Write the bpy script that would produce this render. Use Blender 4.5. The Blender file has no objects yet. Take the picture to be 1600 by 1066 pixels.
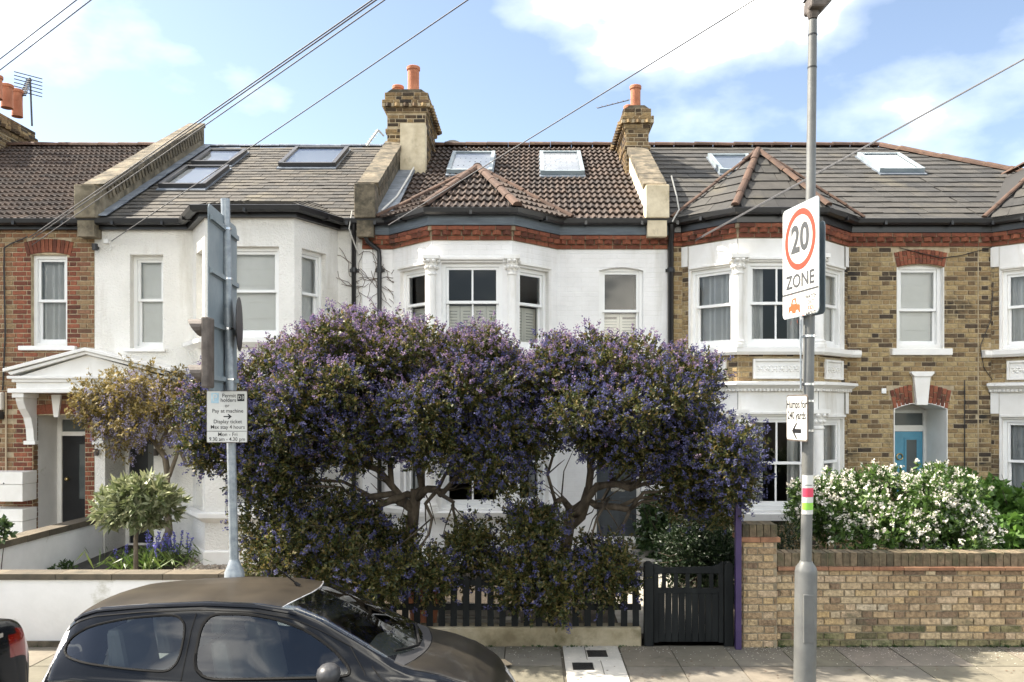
import bpy, math, random
import numpy as np
from mathutils import Matrix, Vector
random.seed(7)
RNG = np.random.default_rng(11)
scene = bpy.context.scene
C = scene.collection
R = math.radians

# ---------------------------------------------------------------- camera
FPX, VX, HY, ZC = 1300.0, 830.0, 640.0, 2.50      # focal length in photo pixels, vanishing point, eye height
cam = bpy.data.cameras.new('camera'); camo = bpy.data.objects.new('camera', cam); C.objects.link(camo)
cam.sensor_width = 36; cam.lens = 36 * FPX / 1600
cam.shift_x = -(VX - 800) / 1600; cam.shift_y = (HY - 533) / 1600
cam.clip_end = 4000; cam.clip_start = 0.05
camo.location = (0, 0, ZC); camo.rotation_euler = (R(90), 0, 0)
scene.camera = camo
# ---------------------------------------------------------------- sky, sun, exposure
SUN = Vector((-0.66, 0.13, 0.74)).normalized()
EL = math.asin(SUN.z); AZ = math.atan2(SUN.x, SUN.y)
w = bpy.data.worlds.new('World'); scene.world = w; w.use_nodes = True
nt = w.node_tree; nt.nodes.clear()
def N(t, **k):
    n = nt.nodes.new(t)
    for a, b in k.items(): setattr(n, a, b)
    return n
out = N('ShaderNodeOutputWorld'); bg = N('ShaderNodeBackground'); bg.inputs['Strength'].default_value = 0.12
sky = N('ShaderNodeTexSky', sky_type='NISHITA', sun_disc=False)
sky.sun_elevation = EL; sky.sun_rotation = AZ; sky.air_density = 1.0; sky.dust_density = 1.0; sky.ozone_density = 0.5
tc = N('ShaderNodeTexCoord')
mp = N('ShaderNodeMapping'); mp.inputs['Scale'].default_value = (1.0, 1.0, 1.9); mp.inputs['Location'].default_value = (10.6, 0.7, 0.1)
n1 = N('ShaderNodeTexNoise'); n1.inputs['Scale'].default_value = 2.7; n1.inputs['Detail'].default_value = 9; n1.inputs['Roughness'].default_value = 0.5
rp = N('ShaderNodeValToRGB'); rp.color_ramp.elements[0].position = 0.46; rp.color_ramp.elements[1].position = 0.78; rq = rp.color_ramp.elements.new(0.60); rq.color = (.10, .10, .10, 1); rq = rp.color_ramp.elements.new(0.53); rq.color = (.018, .018, .018, 1)
mx = N('ShaderNodeMixRGB'); mx.inputs['Color2'].default_value = (38, 35.6, 30.6, 1)
hs = N('ShaderNodeHueSaturation'); hs.inputs['Saturation'].default_value = 0.9; hs.inputs['Value'].default_value = 0.42
L = nt.links.new
L(tc.outputs['Generated'], mp.inputs['Vector']); L(mp.outputs['Vector'], n1.inputs['Vector']); L(n1.outputs['Fac'], rp.inputs['Fac'])
L(rp.outputs['Color'], mx.inputs['Fac']); L(sky.outputs['Color'], hs.inputs['Color']); L(hs.outputs['Color'], mx.inputs['Color1'])
L(mx.outputs['Color'], bg.inputs['Color']); L(bg.outputs['Background'], out.inputs['Surface'])
sl = bpy.data.lights.new('sun', 'SUN'); sl.energy = 3.0; sl.angle = R(0.6); sl.color = (1, 0.91, 0.78)
so = bpy.data.objects.new('sun', sl); C.objects.link(so); so.rotation_euler = (-SUN).to_track_quat('-Z', 'Y').to_euler(); so.location = (-8, 12, 14)
vs = scene.view_settings; vs.view_transform = 'Standard'; vs.look = 'None'; vs.gamma = 1; vs.exposure = 2.35

# ---------------------------------------------------------------- photo pixel -> place, at a known distance
def PX(px, d): return (px - VX) * d / FPX
def PZ(py, d): return ZC - (py - HY) * d / FPX
def P(px, py, d): return Vector((PX(px, d), d, PZ(py, d)))
YH = 13.1                    # house fronts
YW = 8.78                    # front garden walls
YK = 7.08                    # kerb
def hx(px): return PX(px, YH)
def hz(py): return PZ(py, YH)
def wx(px): return PX(px, YW)
def wz(py): return PZ(py, YW)

# ---------------------------------------------------------------- materials
MATS = {}
def mat(name, cols, rough=0.75, rand=False, nscale=3.0, namt=0.12, bscale=0, bstr=0.3, metal=0.0, coat=0.0, spec=0.5,
        dirt=None, trans=0.0, bdist=0.01, stretch=None, nramp=None):
    """cols: one colour or a list spread over a ramp (picked per piece when rand, else by noise)."""
    m = bpy.data.materials.new(name); m.use_nodes = True; t = m.node_tree; t.nodes.clear()
    def n(ty, **k):
        q = t.nodes.new(ty)
        for a, b in k.items(): setattr(q, a, b)
        return q
    lk = t.links.new
    o = n('ShaderNodeOutputMaterial'); b = n('ShaderNodeBsdfPrincipled'); geo = n('ShaderNodeNewGeometry')
    b.inputs['Roughness'].default_value = rough; b.inputs['Metallic'].default_value = metal
    b.inputs['Specular IOR Level'].default_value = spec
    if coat: b.inputs['Coat Weight'].default_value = coat; b.inputs['Coat Roughness'].default_value = 0.03
    vec = geo.outputs['Position']
    if stretch:
        s = n('ShaderNodeMapping'); s.inputs['Scale'].default_value = stretch; lk(vec, s.inputs['Vector']); vec = s.outputs['Vector']
    nz = n('ShaderNodeTexNoise'); nz.inputs['Scale'].default_value = nscale; nz.inputs['Detail'].default_value = 7; nz.inputs['Roughness'].default_value = 0.62
    lk(vec, nz.inputs['Vector'])
    if not isinstance(cols, list): cols = [cols]
    if len(cols) == 1:
        rgb = n('ShaderNodeRGB'); rgb.outputs[0].default_value = (*cols[0], 1); col = rgb.outputs[0]
    else:
        cr = n('ShaderNodeValToRGB'); e = cr.color_ramp.elements
        while len(e) < len(cols): e.new(0.5)
        lo, hi = nramp or ((0.0, 1.0) if rand else (0.32, 0.68))
        for i, c in enumerate(cols):
            e[i].position = lo + (hi - lo) * i / (len(cols) - 1)
        for i, c in enumerate(cols): e[i].color = (*c, 1)
        if rand:
            oi = n('ShaderNodeObjectInfo'); ad = n('ShaderNodeMath', operation='ADD'); fr = n('ShaderNodeMath', operation='FRACT')
            lk(geo.outputs['Random Per Island'], ad.inputs[0]); lk(oi.outputs['Random'], ad.inputs[1]); lk(ad.outputs[0], fr.inputs[0]); lk(fr.outputs[0], cr.inputs['Fac'])
        else: lk(nz.outputs['Fac'], cr.inputs['Fac'])
        col = cr.outputs['Color']
    if namt:
        mr = n('ShaderNodeMapRange'); mr.inputs['From Min'].default_value = 0.3; mr.inputs['From Max'].default_value = 0.7
        mr.inputs['To Min'].default_value = 1 - namt; mr.inputs['To Max'].default_value = 1 + namt
        lk(nz.outputs['Fac'], mr.inputs['Value'])
        mu = n('ShaderNodeMixRGB', blend_type='MULTIPLY'); mu.inputs['Fac'].default_value = 1; lk(col, mu.inputs['Color1']); lk(mr.outputs[0], mu.inputs['Color2']); col = mu.outputs['Color']
    for dd in (dirt or []):
        dc, ds, lo, hi, st = dd
        dm = n('ShaderNodeMapping'); dm.inputs['Scale'].default_value = st; lk(geo.outputs['Position'], dm.inputs['Vector'])
        dz = n('ShaderNodeTexNoise'); dz.inputs['Scale'].default_value = ds; dz.inputs['Detail'].default_value = 8; dz.inputs['Roughness'].default_value = 0.65; lk(dm.outputs['Vector'], dz.inputs['Vector'])
        dr = n('ShaderNodeMapRange'); dr.inputs['From Min'].default_value = lo; dr.inputs['From Max'].default_value = hi; lk(dz.outputs['Fac'], dr.inputs['Value'])
        dx = n('ShaderNodeMixRGB'); lk(dr.outputs[0], dx.inputs['Fac']); lk(col, dx.inputs['Color1']); dx.inputs['Color2'].default_value = (*dc, 1); col = dx.outputs['Color']
    lk(col, b.inputs['Base Color'])
    if bscale:
        bz = n('ShaderNodeTexNoise'); bz.inputs['Scale'].default_value = bscale; bz.inputs['Detail'].default_value = 5; lk(vec, bz.inputs['Vector'])
        bp = n('ShaderNodeBump'); bp.inputs['Strength'].default_value = bstr; bp.inputs['Distance'].default_value = bdist
        lk(bz.outputs['Fac'], bp.inputs['Height']); lk(bp.outputs['Normal'], b.inputs['Normal'])
    sh = b.outputs[0]
    if trans:
        tr = n('ShaderNodeBsdfTranslucent'); ms = n('ShaderNodeMixShader'); ms.inputs[0].default_value = trans
        lk(col, tr.inputs['Color']); lk(sh, ms.inputs[1]); lk(tr.outputs[0], ms.inputs[2]); sh = ms.outputs[0]
    lk(sh, o.inputs['Surface'])
    MATS[name] = m
    return m
def glass(name, tint=(0.75, 0.8, 0.8), ior=1.5, boost=1.0):
    m = bpy.data.materials.new(name); m.use_nodes = True; t = m.node_tree; t.nodes.clear()
    o = t.nodes.new('ShaderNodeOutputMaterial'); tr = t.nodes.new('ShaderNodeBsdfTransparent'); tr.inputs['Color'].default_value = (*tint, 1)
    gl = t.nodes.new('ShaderNodeBsdfGlossy'); gl.inputs['Roughness'].default_value = 0.01
    fr = t.nodes.new('ShaderNodeFresnel'); fr.inputs['IOR'].default_value = ior
    ml = t.nodes.new('ShaderNodeMath'); ml.operation = 'MULTIPLY'; ml.use_clamp = True; ml.inputs[1].default_value = boost
    nz = t.nodes.new('ShaderNodeTexNoise'); nz.inputs['Scale'].default_value = 1.6; bp = t.nodes.new('ShaderNodeBump'); bp.inputs['Strength'].default_value = 0.04; bp.inputs['Distance'].default_value = 0.05
    ge = t.nodes.new('ShaderNodeNewGeometry'); t.links.new(ge.outputs['Position'], nz.inputs['Vector']); t.links.new(nz.outputs['Fac'], bp.inputs['Height']); t.links.new(bp.outputs['Normal'], gl.inputs['Normal'])
    mxs = t.nodes.new('ShaderNodeMixShader')
    t.links.new(fr.outputs[0], ml.inputs[0]); t.links.new(ml.outputs[0], mxs.inputs[0]); t.links.new(tr.outputs[0], mxs.inputs[1]); t.links.new(gl.outputs[0], mxs.inputs[2]); t.links.new(mxs.outputs[0], o.inputs['Surface'])
    MATS[name] = m; return m

STOCK = [(.045, .033, .023), (.12, .08, .043), (.20, .135, .066), (.25, .172, .082), (.29, .205, .098), (.32, .235, .115), (.35, .265, .135), (.30, .215, .10)]
mat('stock', STOCK, .9, rand=True, nscale=28, namt=.35, bscale=60, bstr=.5, dirt=[((.02, .017, .014), 1.1, .56, .70, (1, 1, 1.6))])
mat('stockfront', [(0.15, 0.1, 0.065), (0.27, 0.185, 0.105), (0.36, 0.255, 0.145), (0.4, 0.3, 0.175), (0.43, 0.32, 0.21), (0.4, 0.28, 0.135), (0.44, 0.36, 0.25)], .9, rand=True, nscale=26, namt=.45, bscale=45, bstr=1.0, bdist=.015,
    dirt=[((.06, .065, .035), 2.2, .60, .76, (1, 1, 2.0))])
mat('chimbrick', [(.03, .024, .018), (.09, .06, .033), (.20, .135, .065), (.28, .20, .10), (.12, .08, .05)], .95, rand=True, nscale=20, namt=.4, bscale=50, bstr=.6)
mat('redbrick', [(.10, .032, .018), (.17, .05, .026), (.22, .068, .034), (.26, .088, .045)], .85, rand=True, nscale=25, namt=.3, bscale=60, bstr=.4, dirt=[((.05, .03, .022), 4, .57, .74, (1, 1, 1))])
mat('rustbrick', [(.10, .05, .03), (.19, .10, .05), (.25, .12, .06), (.22, .145, .075), (.28, .19, .10), (.20, .085, .05)], .9, rand=True, nscale=25, namt=.3, bscale=60, bstr=.5)
mat('mortar', [(.36, .29, .19), (.48, .40, .27)], .95, nscale=8, namt=.15, bscale=90, bstr=.4)
mat('mortarfront', [(.20, .165, .11), (.30, .25, .17)], .95, nscale=8, namt=.2, bscale=90, bstr=.4)
mat('stockmoss', [(.10, .085, .045), (.17, .15, .075), (.24, .20, .10), (.20, .19, .10)], .95, rand=True, nscale=18, namt=.45, bscale=45, bstr=1.0, bdist=.015, dirt=[((.05, .06, .02), 5, .48, .66, (1, 1, 2))])
mat('mortardark', [(.20, .155, .10), (.34, .27, .18)], .95, nscale=8, namt=.15, bscale=90, bstr=.4)
mat('white', [(.74, .72, .67), (.83, .82, .79)], .55, nscale=2.0, namt=.03, bscale=30, bstr=.05, dirt=[((.50, .46, .37), 3.0, .57, .82, (1, 1, .18))])
mat('whitetrim', (.80, .785, .75), .5, nscale=5, namt=.05, dirt=[((.26, .24, .18), 4.5, .64, .84, (1, 1, .8))])
mat('upvc', (.82, .82, .80), .35, nscale=5, namt=.02)
mat('render', [(.73, .71, .655), (.81, .79, .74)], .85, nscale=1.2, namt=.03, bscale=38, bstr=1.0, bdist=.02, dirt=[((.52, .48, .40), 2.2, .56, .82, (1, 1, .16))])
mat('paintbrick', [(.76, .75, .725), (.83, .82, .80)], .7, nscale=2, namt=.03, bscale=24, bstr=.25, dirt=[((.55, .52, .45), 2.4, .57, .85, (1, 1, .15))])
mat('whitewall', [(.76, .755, .73), (.83, .82, .80)], .85, nscale=1.5, namt=.05, bscale=22, bstr=.25, dirt=[((.34, .32, .22), 2.3, .62, .80, (1, 1, 1.3))])
mat('cream', [(.52, .43, .28), (.66, .58, .42)], .85, nscale=3, namt=.12, bscale=30, bstr=.3, dirt=[((.22, .18, .11), 3.5, .56, .76, (1, 1, .6))])
mat('slate', [(0.0286, 0.0275, 0.0253), (0.04675, 0.0429, 0.0363), (0.06325, 0.055, 0.044), (0.0385, 0.0352, 0.0308), (0.077, 0.0671, 0.0528)], .85, rand=True, nscale=6, namt=.28, bscale=60, bstr=.2, dirt=[((.12, .105, .07), 1.6, .55, .78, (1, .6, 1))])
mat('slateart', [(0.0275, 0.027, 0.026), (0.041, 0.039, 0.035), (0.05, 0.046, 0.04), (0.035, 0.034, 0.032)], .85, rand=True, nscale=5, namt=.28, bscale=60, bstr=.2, dirt=[((.085, .076, .055), 1.5, .56, .76, (1, .6, 1)), ((.02, .018, .015), 9, .66, .74, (1, 1, 1))])
mat('tile', [(0.02448, 0.01564, 0.01156), (0.03944, 0.02448, 0.017), (0.05576, 0.034, 0.02312), (0.034, 0.02176, 0.01632)], .8, rand=True, nscale=9, namt=.3, bscale=80, bstr=.4, dirt=[((.11, .072, .045), 3.0, .60, .78, (1, 1, 1))])
mat('tilehip', [(0.06, 0.034, 0.023), (0.095, 0.052, 0.033)], .85, rand=True, nscale=8, namt=.3, bscale=60, bstr=.4, dirt=[((.20, .15, .07), 4, .62, .74, (1, 1, 1))])
mat('lead', [(.13, .155, .19), (.22, .25, .29)], .5, nscale=5, namt=.12, metal=.3)
mat('stone', [(0.056, 0.048, 0.0336), (0.12, 0.1, 0.068), (0.184, 0.152, 0.104)], .95, nscale=5, namt=.2, bscale=30, bstr=.7, dirt=[((.04, .038, .026), 4, .52, .68, (1, 1, 1))])
mat('coping', [(.085, .07, .05), (.14, .115, .08)], .9, rand=True, nscale=8, namt=.25, bscale=40, bstr=.4, dirt=[((.045, .042, .03), 4, .5, .7, (1, 1, 1))])
mat('fascia', [(.085, .105, .125), (.12, .145, .165)], .6, nscale=3, namt=.15, stretch=(1, 1, 14), bscale=20, bstr=.2)
mat('blackgloss', (.012, .012, .013), .35, nscale=6, namt=.2)
mat('pot', [(.36, .13, .065), (.44, .18, .10)], .85, nscale=5, namt=.15, bscale=40, bstr=.2)
mat('dark', (.02, .019, .018), .9, namt=0)
mat('room', (.10, .09, .08), .9, namt=0)
mat('blind', [(.80, .78, .73), (.84, .82, .78)], .9, nscale=2, namt=.03, trans=.06)
mat('curtain', [(.72, .71, .69), (.80, .79, .77)], .9, nscale=2, namt=.04, trans=.3)
mat('shutterp', (.72, .69, .61), .5, namt=.03)
mat('doorblack', (.014, .015, .017), .35, nscale=5, namt=.2)
mat('doorslate', (.05, .06, .068), .4, nscale=5, namt=.15)
mat('doorblue', [(.085, .29, .42), (.10, .33, .47)], .45, nscale=5, namt=.06)
mat('brass', (.55, .42, .2), .3, metal=1, namt=.1)
mat('chrome', (.6, .6, .6), .25, metal=1, namt=.05)
mat('galv', [(.22, .25, .275), (.33, .36, .38)], .45, nscale=16, namt=.12, metal=.35)
mat('lampgrey', [(0.13, 0.1325, 0.1275), (0.155, 0.1575, 0.15)], .5, nscale=6, namt=.08, metal=.25, dirt=[((.16, .15, .12), 3, .58, .8, (1, 1, .6))])
mat('signback', [(.19, .235, .26), (.24, .28, .30)], .5, nscale=4, namt=.08)
mat('signwhite', [(.56, .555, .52), (.62, .615, .58)], .4, nscale=4, namt=.04)
mat('signred', (.52, .05, .025), .45, namt=.06)
mat('signorange', (.55, .09, .03), .45, namt=.05)
mat('signgrey', (.06, .063, .066), .5, namt=.05)
mat('signblack', (.015, .015, .017), .45, namt=0)
mat('signblue', [(.22, .42, .55), (.5, .62, .66)], .45, nscale=9, namt=.1)
mat('posterred', (.62, .05, .10), .5, namt=.1); mat('postergreen', (.25, .55, .06), .5, namt=.05)
mat('brown', [(.075, .06, .05), (.12, .10, .085)], .6, nscale=12, namt=.2)
mat('fencepaint', [(0.0081, 0.00945, 0.0099), (0.0135, 0.0153, 0.0153)], .8, nscale=9, namt=.2, stretch=(1, 1, .2), spec=.2)
mat('purple', [(0.0357, 0.0189, 0.0798), (0.0462, 0.0252, 0.0924)], .55, nscale=6, namt=.1)
mat('asphalt', [(.038, .038, .038), (.06, .058, .055)], .9, nscale=30, namt=.2, bscale=160, bstr=.5)
mat('slab', [(0.12, 0.1096, 0.08), (0.148, 0.136, 0.1), (0.168, 0.144, 0.112), (0.136, 0.128, 0.104), (0.176, 0.152, 0.124)], .9, rand=True, nscale=4, namt=.2, bscale=90, bstr=.3, dirt=[((.075, .07, .045), 1.8, .55, .75, (1, 1, 1)), ((.30, .27, .2), 14, .68, .74, (1, 1, 1))])
mat('joint', (.085, .075, .055), .95, nscale=9, namt=.3)
mat('slabwhite', [(.44, .42, .37), (.52, .50, .45)], .9, rand=True, nscale=6, namt=.1, bscale=60, bstr=.2)
mat('iron', (.03, .03, .03), .6, metal=.6, nscale=30, namt=.4, bscale=60, bstr=.6)
mat('earth', [(0.025, 0.0185, 0.012), (0.045, 0.034, 0.0225)], .95, nscale=6, namt=.3, bscale=30, bstr=.8)
mat('pebble', [(.16, .13, .10), (.30, .25, .19), (.38, .33, .27), (.22, .17, .13), (.42, .39, .34)], .85, rand=True, nscale=20, namt=.15)
mat('path', [(.05, .047, .043), (.075, .07, .062)], .9, nscale=6, namt=.15, bscale=80, bstr=.3)
mat('lowrender', [(0.165, 0.135, 0.07875), (0.27, 0.2325, 0.15), (0.345, 0.3, 0.2175)], .9, nscale=2.2, namt=.15, bscale=25, bstr=.4, dirt=[((.10, .085, .04), 1.7, .5, .66, (1, 1, 1.2))])
mat('stepstone', [(.30, .28, .24), (.38, .36, .31)], .9, nscale=4, namt=.15)
mat('bark', [(.045, .033, .022), (.09, .07, .048)], .95, nscale=14, namt=.3, bscale=30, bstr=1.0, stretch=(1, 1, .35))
mat('barklight', [(.12, .095, .065), (.20, .165, .12)], .95, nscale=14, namt=.3, bscale=30, bstr=.8, stretch=(1, 1, .35))
mat('ceanleaf', [(.022, .036, .010), (.04, .055, .014), (.075, .08, .02), (.13, .115, .03), (.17, .12, .045)], .5, rand=True, namt=.15, nscale=2, trans=.42)
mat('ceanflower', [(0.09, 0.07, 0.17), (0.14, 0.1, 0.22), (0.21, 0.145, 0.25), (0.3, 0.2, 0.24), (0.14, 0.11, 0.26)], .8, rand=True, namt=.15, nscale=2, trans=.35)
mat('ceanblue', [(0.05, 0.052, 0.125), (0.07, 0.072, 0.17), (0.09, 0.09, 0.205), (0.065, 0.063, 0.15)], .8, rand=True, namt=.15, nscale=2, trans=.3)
mat('wistleaf', [(0.15, 0.12, 0.035), (0.22, 0.165, 0.05), (0.27, 0.205, 0.07), (0.2, 0.17, 0.065)], .6, rand=True, namt=.1, trans=.4)
mat('wistflower', [(0.26, 0.23, 0.38), (0.36, 0.32, 0.47), (0.44, 0.4, 0.54), (0.31, 0.29, 0.45)], .8, rand=True, namt=.1, trans=.3)
mat('rhodoleaf', [(.10, .13, .05), (.16, .19, .08), (.26, .28, .15), (.34, .34, .20)], .4, rand=True, namt=.1, trans=.25)
mat('choisleaf', [(.03, .065, .012), (.05, .10, .018), (.08, .15, .03), (.13, .20, .05)], .4, rand=True, namt=.1, trans=.3)
mat('whiteflower', [(.66, .62, .52), (.74, .71, .64), (.78, .74, .68)], .8, rand=True, namt=.05, trans=.25)
mat('vineleaf', [(.05, .11, .016), (.08, .17, .028), (.12, .23, .045), (.10, .19, .03)], .45, rand=True, namt=.1, trans=.35)
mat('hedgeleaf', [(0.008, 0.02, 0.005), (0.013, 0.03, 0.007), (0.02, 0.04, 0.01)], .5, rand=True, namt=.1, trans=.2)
mat('ivyleaf', [(.02, .045, .012), (.04, .075, .02), (.08, .12, .04)], .4, rand=True, namt=.1, trans=.2)
mat('strapleaf', [(.06, .11, .02), (.10, .16, .035), (.16, .20, .06)], .45, rand=True, namt=.1, trans=.3)
mat('bluebell', [(.17, .16, .5), (.26, .25, .62)], .8, rand=True, namt=.1, trans=.3)
mat('twigdry', (.10, .06, .035), .9, namt=.2)
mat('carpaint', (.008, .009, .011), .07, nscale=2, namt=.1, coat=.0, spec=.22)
mat('carroof', [(0.02025, 0.01665, 0.01215), (0.045, 0.0369, 0.0261)], .42, nscale=1.3, namt=.2, coat=.08, spec=.15)  # dark brown roof panel, mottled by broad noise
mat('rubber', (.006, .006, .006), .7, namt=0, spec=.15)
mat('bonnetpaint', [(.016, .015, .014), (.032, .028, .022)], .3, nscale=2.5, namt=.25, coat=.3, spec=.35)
mat('plastic', (.04, .04, .042), .42, nscale=20, namt=.1)
mat('cabin', (.11, .112, .115), .85, namt=.1)
mat('lampclear', [(.55, .55, .55), (.78, .78, .78)], .2, nscale=9, namt=.25, coat=1)
mat('lampred', (0.154, 0.0056, 0.0042), .12, namt=.1, coat=1)
mat('tyre', (.012, .012, .012), .85, namt=0)
mat('wire', (.10, .10, .105), .6, namt=0)
mat('wirelight', (.55, .54, .5), .6, namt=0)
mat('dish', (.42, .43, .42), .5, namt=.08)
mat('card', (.45, .36, .24), .9, namt=.1)
def brick_relief(name):
    t = MATS[name].node_tree; bs_ = next(n for n in t.nodes if n.type == 'BSDF_PRINCIPLED'); old = bs_.inputs['Normal'].links[0].from_node
    ge = t.nodes.new('ShaderNodeNewGeometry'); sp_ = t.nodes.new('ShaderNodeSeparateXYZ'); cb = t.nodes.new('ShaderNodeCombineXYZ'); bt = t.nodes.new('ShaderNodeTexBrick'); bp = t.nodes.new('ShaderNodeBump')
    bt.inputs['Scale'].default_value = 1; bt.inputs['Mortar Size'].default_value = .006; bt.inputs['Mortar Smooth'].default_value = .6; bt.inputs['Brick Width'].default_value = .225; bt.inputs['Row Height'].default_value = .075
    bt.inputs['Color1'].default_value = (1, 1, 1, 1); bt.inputs['Color2'].default_value = (.8, .8, .8, 1); bt.inputs['Mortar'].default_value = (0, 0, 0, 1); bp.inputs['Strength'].default_value = .55; bp.inputs['Distance'].default_value = .006
    t.links.new(ge.outputs['Position'], sp_.inputs[0]); t.links.new(sp_.outputs['X'], cb.inputs['X']); t.links.new(sp_.outputs['Z'], cb.inputs['Y']); t.links.new(cb.outputs[0], bt.inputs['Vector']); t.links.new(bt.outputs['Color'], bp.inputs['Height']); t.links.new(old.outputs[0], bp.inputs['Normal']); t.links.new(bp.outputs[0], bs_.inputs['Normal'])
brick_relief('paintbrick')
glass('pane', (.93, .95, .95)); glass('carglass', (.80, .87, .85), 1.5, 2.2); glass('skylight', (.9, .93, .95), 1.5, 1.3)

# ---------------------------------------------------------------- mesh helpers
def link(o, parent=None, base=None):
    C.objects.link(o)
    if parent is not None:
        o.parent = parent
        b = parent.get('_b')
        if b is not None: o.matrix_parent_inverse = Matrix.Translation((-b[0], -b[1], -b[2]))
    return o
def thing(name, label, cat, loc, group=None):
    o = bpy.data.objects.new(name, None); C.objects.link(o); o.location = loc; o.empty_display_size = .2
    o['label'] = label; o['category'] = cat; o['_b'] = tuple(loc)
    if group: o['group'] = group
    return o
def tag(o, label, cat, group=None):
    o['label'] = label; o['category'] = cat
    if group: o['group'] = group
    return o
class MB:
    def __init__(s, B=None): s.v = []; s.f = []; s.B = B
    def add(s, vs, fs):
        k = len(s.v)
        if s.B is not None: vs = [s.B @ Vector(p) for p in vs]
        s.v += [tuple(p) for p in vs]; s.f += [tuple(i + k for i in f) for f in fs]; return s
    def box(s, x0, x1, y0, y1, z0, z1):
        return s.add([(x0, y0, z0), (x1, y0, z0), (x1, y1, z0), (x0, y1, z0), (x0, y0, z1), (x1, y0, z1), (x1, y1, z1), (x0, y1, z1)],
                     [(0, 3, 2, 1), (4, 5, 6, 7), (0, 1, 5, 4), (1, 2, 6, 5), (2, 3, 7, 6), (3, 0, 4, 7)])
    def quad(s, *p): return s.add(p, [tuple(range(len(p)))])
    def ring(s, u0, u1, z0, z1, t, w0, w1, tb=None):
        tb = tb or t
        s.box(u0, u0 + t, w0, w1, z0, z1); s.box(u1 - t, u1, w0, w1, z0, z1)
        s.box(u0 + t, u1 - t, w0, w1, z0, z0 + tb); s.box(u0 + t, u1 - t, w0, w1, z1 - t, z1); return s
    def prism(s, poly, a0, a1, ax=1):
        """polygon in the two other axes, pushed along ax"""
        def mk(p, a): return {0: (a, p[0], p[1]), 1: (p[0], a, p[1]), 2: (p[0], p[1], a)}[ax]
        n = len(poly)
        return s.add([mk(p, a0) for p in poly] + [mk(p, a1) for p in poly], [tuple(range(n)), tuple(range(2 * n - 1, n - 1, -1))] + [(i, i + n, (i + 1) % n + n, (i + 1) % n) for i in range(n)])
    def tube(s, pts, r, n=8, cap=True):
        pts = [Vector(p) for p in pts]; m = len(pts)
        rs = r if isinstance(r, (list, tuple)) else [r] * m
        vs = []; fs = []; prev = None
        for i, p in enumerate(pts):
            d = (pts[min(i + 1, m - 1)] - pts[max(i - 1, 0)]).normalized()
            if prev is None:
                a = Vector((0, 0, 1)) if abs(d.z) < .9 else Vector((1, 0, 0))
                u = d.cross(a).normalized()
            else: u = (prev - d * prev.dot(d)).normalized()
            prev = u; v = d.cross(u)
            for k in range(n):
                t = 2 * math.pi * k / n; vs.append(p + (u * math.cos(t) + v * math.sin(t)) * rs[i])
        for i in range(m - 1):
            for k in range(n): fs.append((i * n + k, i * n + (k + 1) % n, (i + 1) * n + (k + 1) % n, (i + 1) * n + k))
        if cap: fs.append(tuple(range(n - 1, -1, -1))); fs.append(tuple((m - 1) * n + k for k in range(n)))
        return s.add(vs, fs)
    def lathe(s, c, prof, n=20):
        vs = []; fs = []; m = len(prof)
        for r, z in prof:
            for k in range(n): t = 2 * math.pi * k / n; vs.append((c[0] + r * math.cos(t), c[1] + r * math.sin(t), c[2] + z))
        for i in range(m - 1):
            for k in range(n): fs.append((i * n + k, i * n + (k + 1) % n, (i + 1) * n + (k + 1) % n, (i + 1) * n + k))
        fs.append(tuple(range(n - 1, -1, -1))); fs.append(tuple((m - 1) * n + k for k in range(n)))
        return s.add(vs, fs)
    def sweep(s, path, prof):
        """closed profile (offset outwards, z) along a plan polyline running left to right as seen from the street"""
        m = len(path); q = len(prof); pp = [Vector(p) for p in path]; vs = []; fs = []
        for i in range(m):
            d0 = (pp[i] - pp[i - 1]).normalized() if i else (pp[1] - pp[0]).normalized()
            d1 = (pp[i + 1] - pp[i]).normalized() if i < m - 1 else d0
            n0 = Vector((d0.y, -d0.x)); n1 = Vector((d1.y, -d1.x)); b = (n0 + n1); b = b / max(.3, b.dot(n0))
            for o, z in prof: vs.append((pp[i].x + b.x * o, pp[i].y + b.y * o, z))
        for i in range(m - 1):
            for k in range(q): fs.append((i * q + k, (i + 1) * q + k, (i + 1) * q + (k + 1) % q, i * q + (k + 1) % q))
        fs.append(tuple(range(q))); fs.append(tuple((m - 1) * q + k for k in range(q - 1, -1, -1)))
        return s.add(vs, fs)
    def mesh(s, name):
        me = bpy.data.meshes.new(name); me.from_pydata(s.v, [], s.f); me.validate(); return me
    def build(s, name, m, parent=None, smooth=False, bevel=0, kind=None, autosmooth=False):
        me = s.mesh(name); me.materials.append(MATS[m])
        if smooth: me.polygons.foreach_set('use_smooth', [True] * len(me.polygons))
        o = bpy.data.objects.new(name, me); link(o, parent)
        if bevel:
            b = o.modifiers.new('bevel', 'BEVEL'); b.width = bevel; b.segments = 2; b.limit_method = 'ANGLE'
        if autosmooth:
            e = o.modifiers.new('edge', 'EDGE_SPLIT'); e.split_angle = R(38)
        if kind: o['kind'] = kind
        return o
def basis(A, Bp):
    """local (u along, w inwards, z) for a wall running from plan point A to plan point Bp, seen from outside left to right"""
    A = Vector((A[0], A[1], 0)); Bv = Vector((Bp[0], Bp[1], 0)); U = (Bv - A).normalized(); I = Vector((0, 0, 1)).cross(U)
    M = Matrix.Identity(4)
    for i in range(3): M[i][0] = U[i]; M[i][1] = I[i]; M[i][2] = (0, 0, 1)[i]; M[i][3] = A[i]
    return M, (Bv - A).length
MAIN = basis((0, YH), (1, YH))[0]

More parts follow.
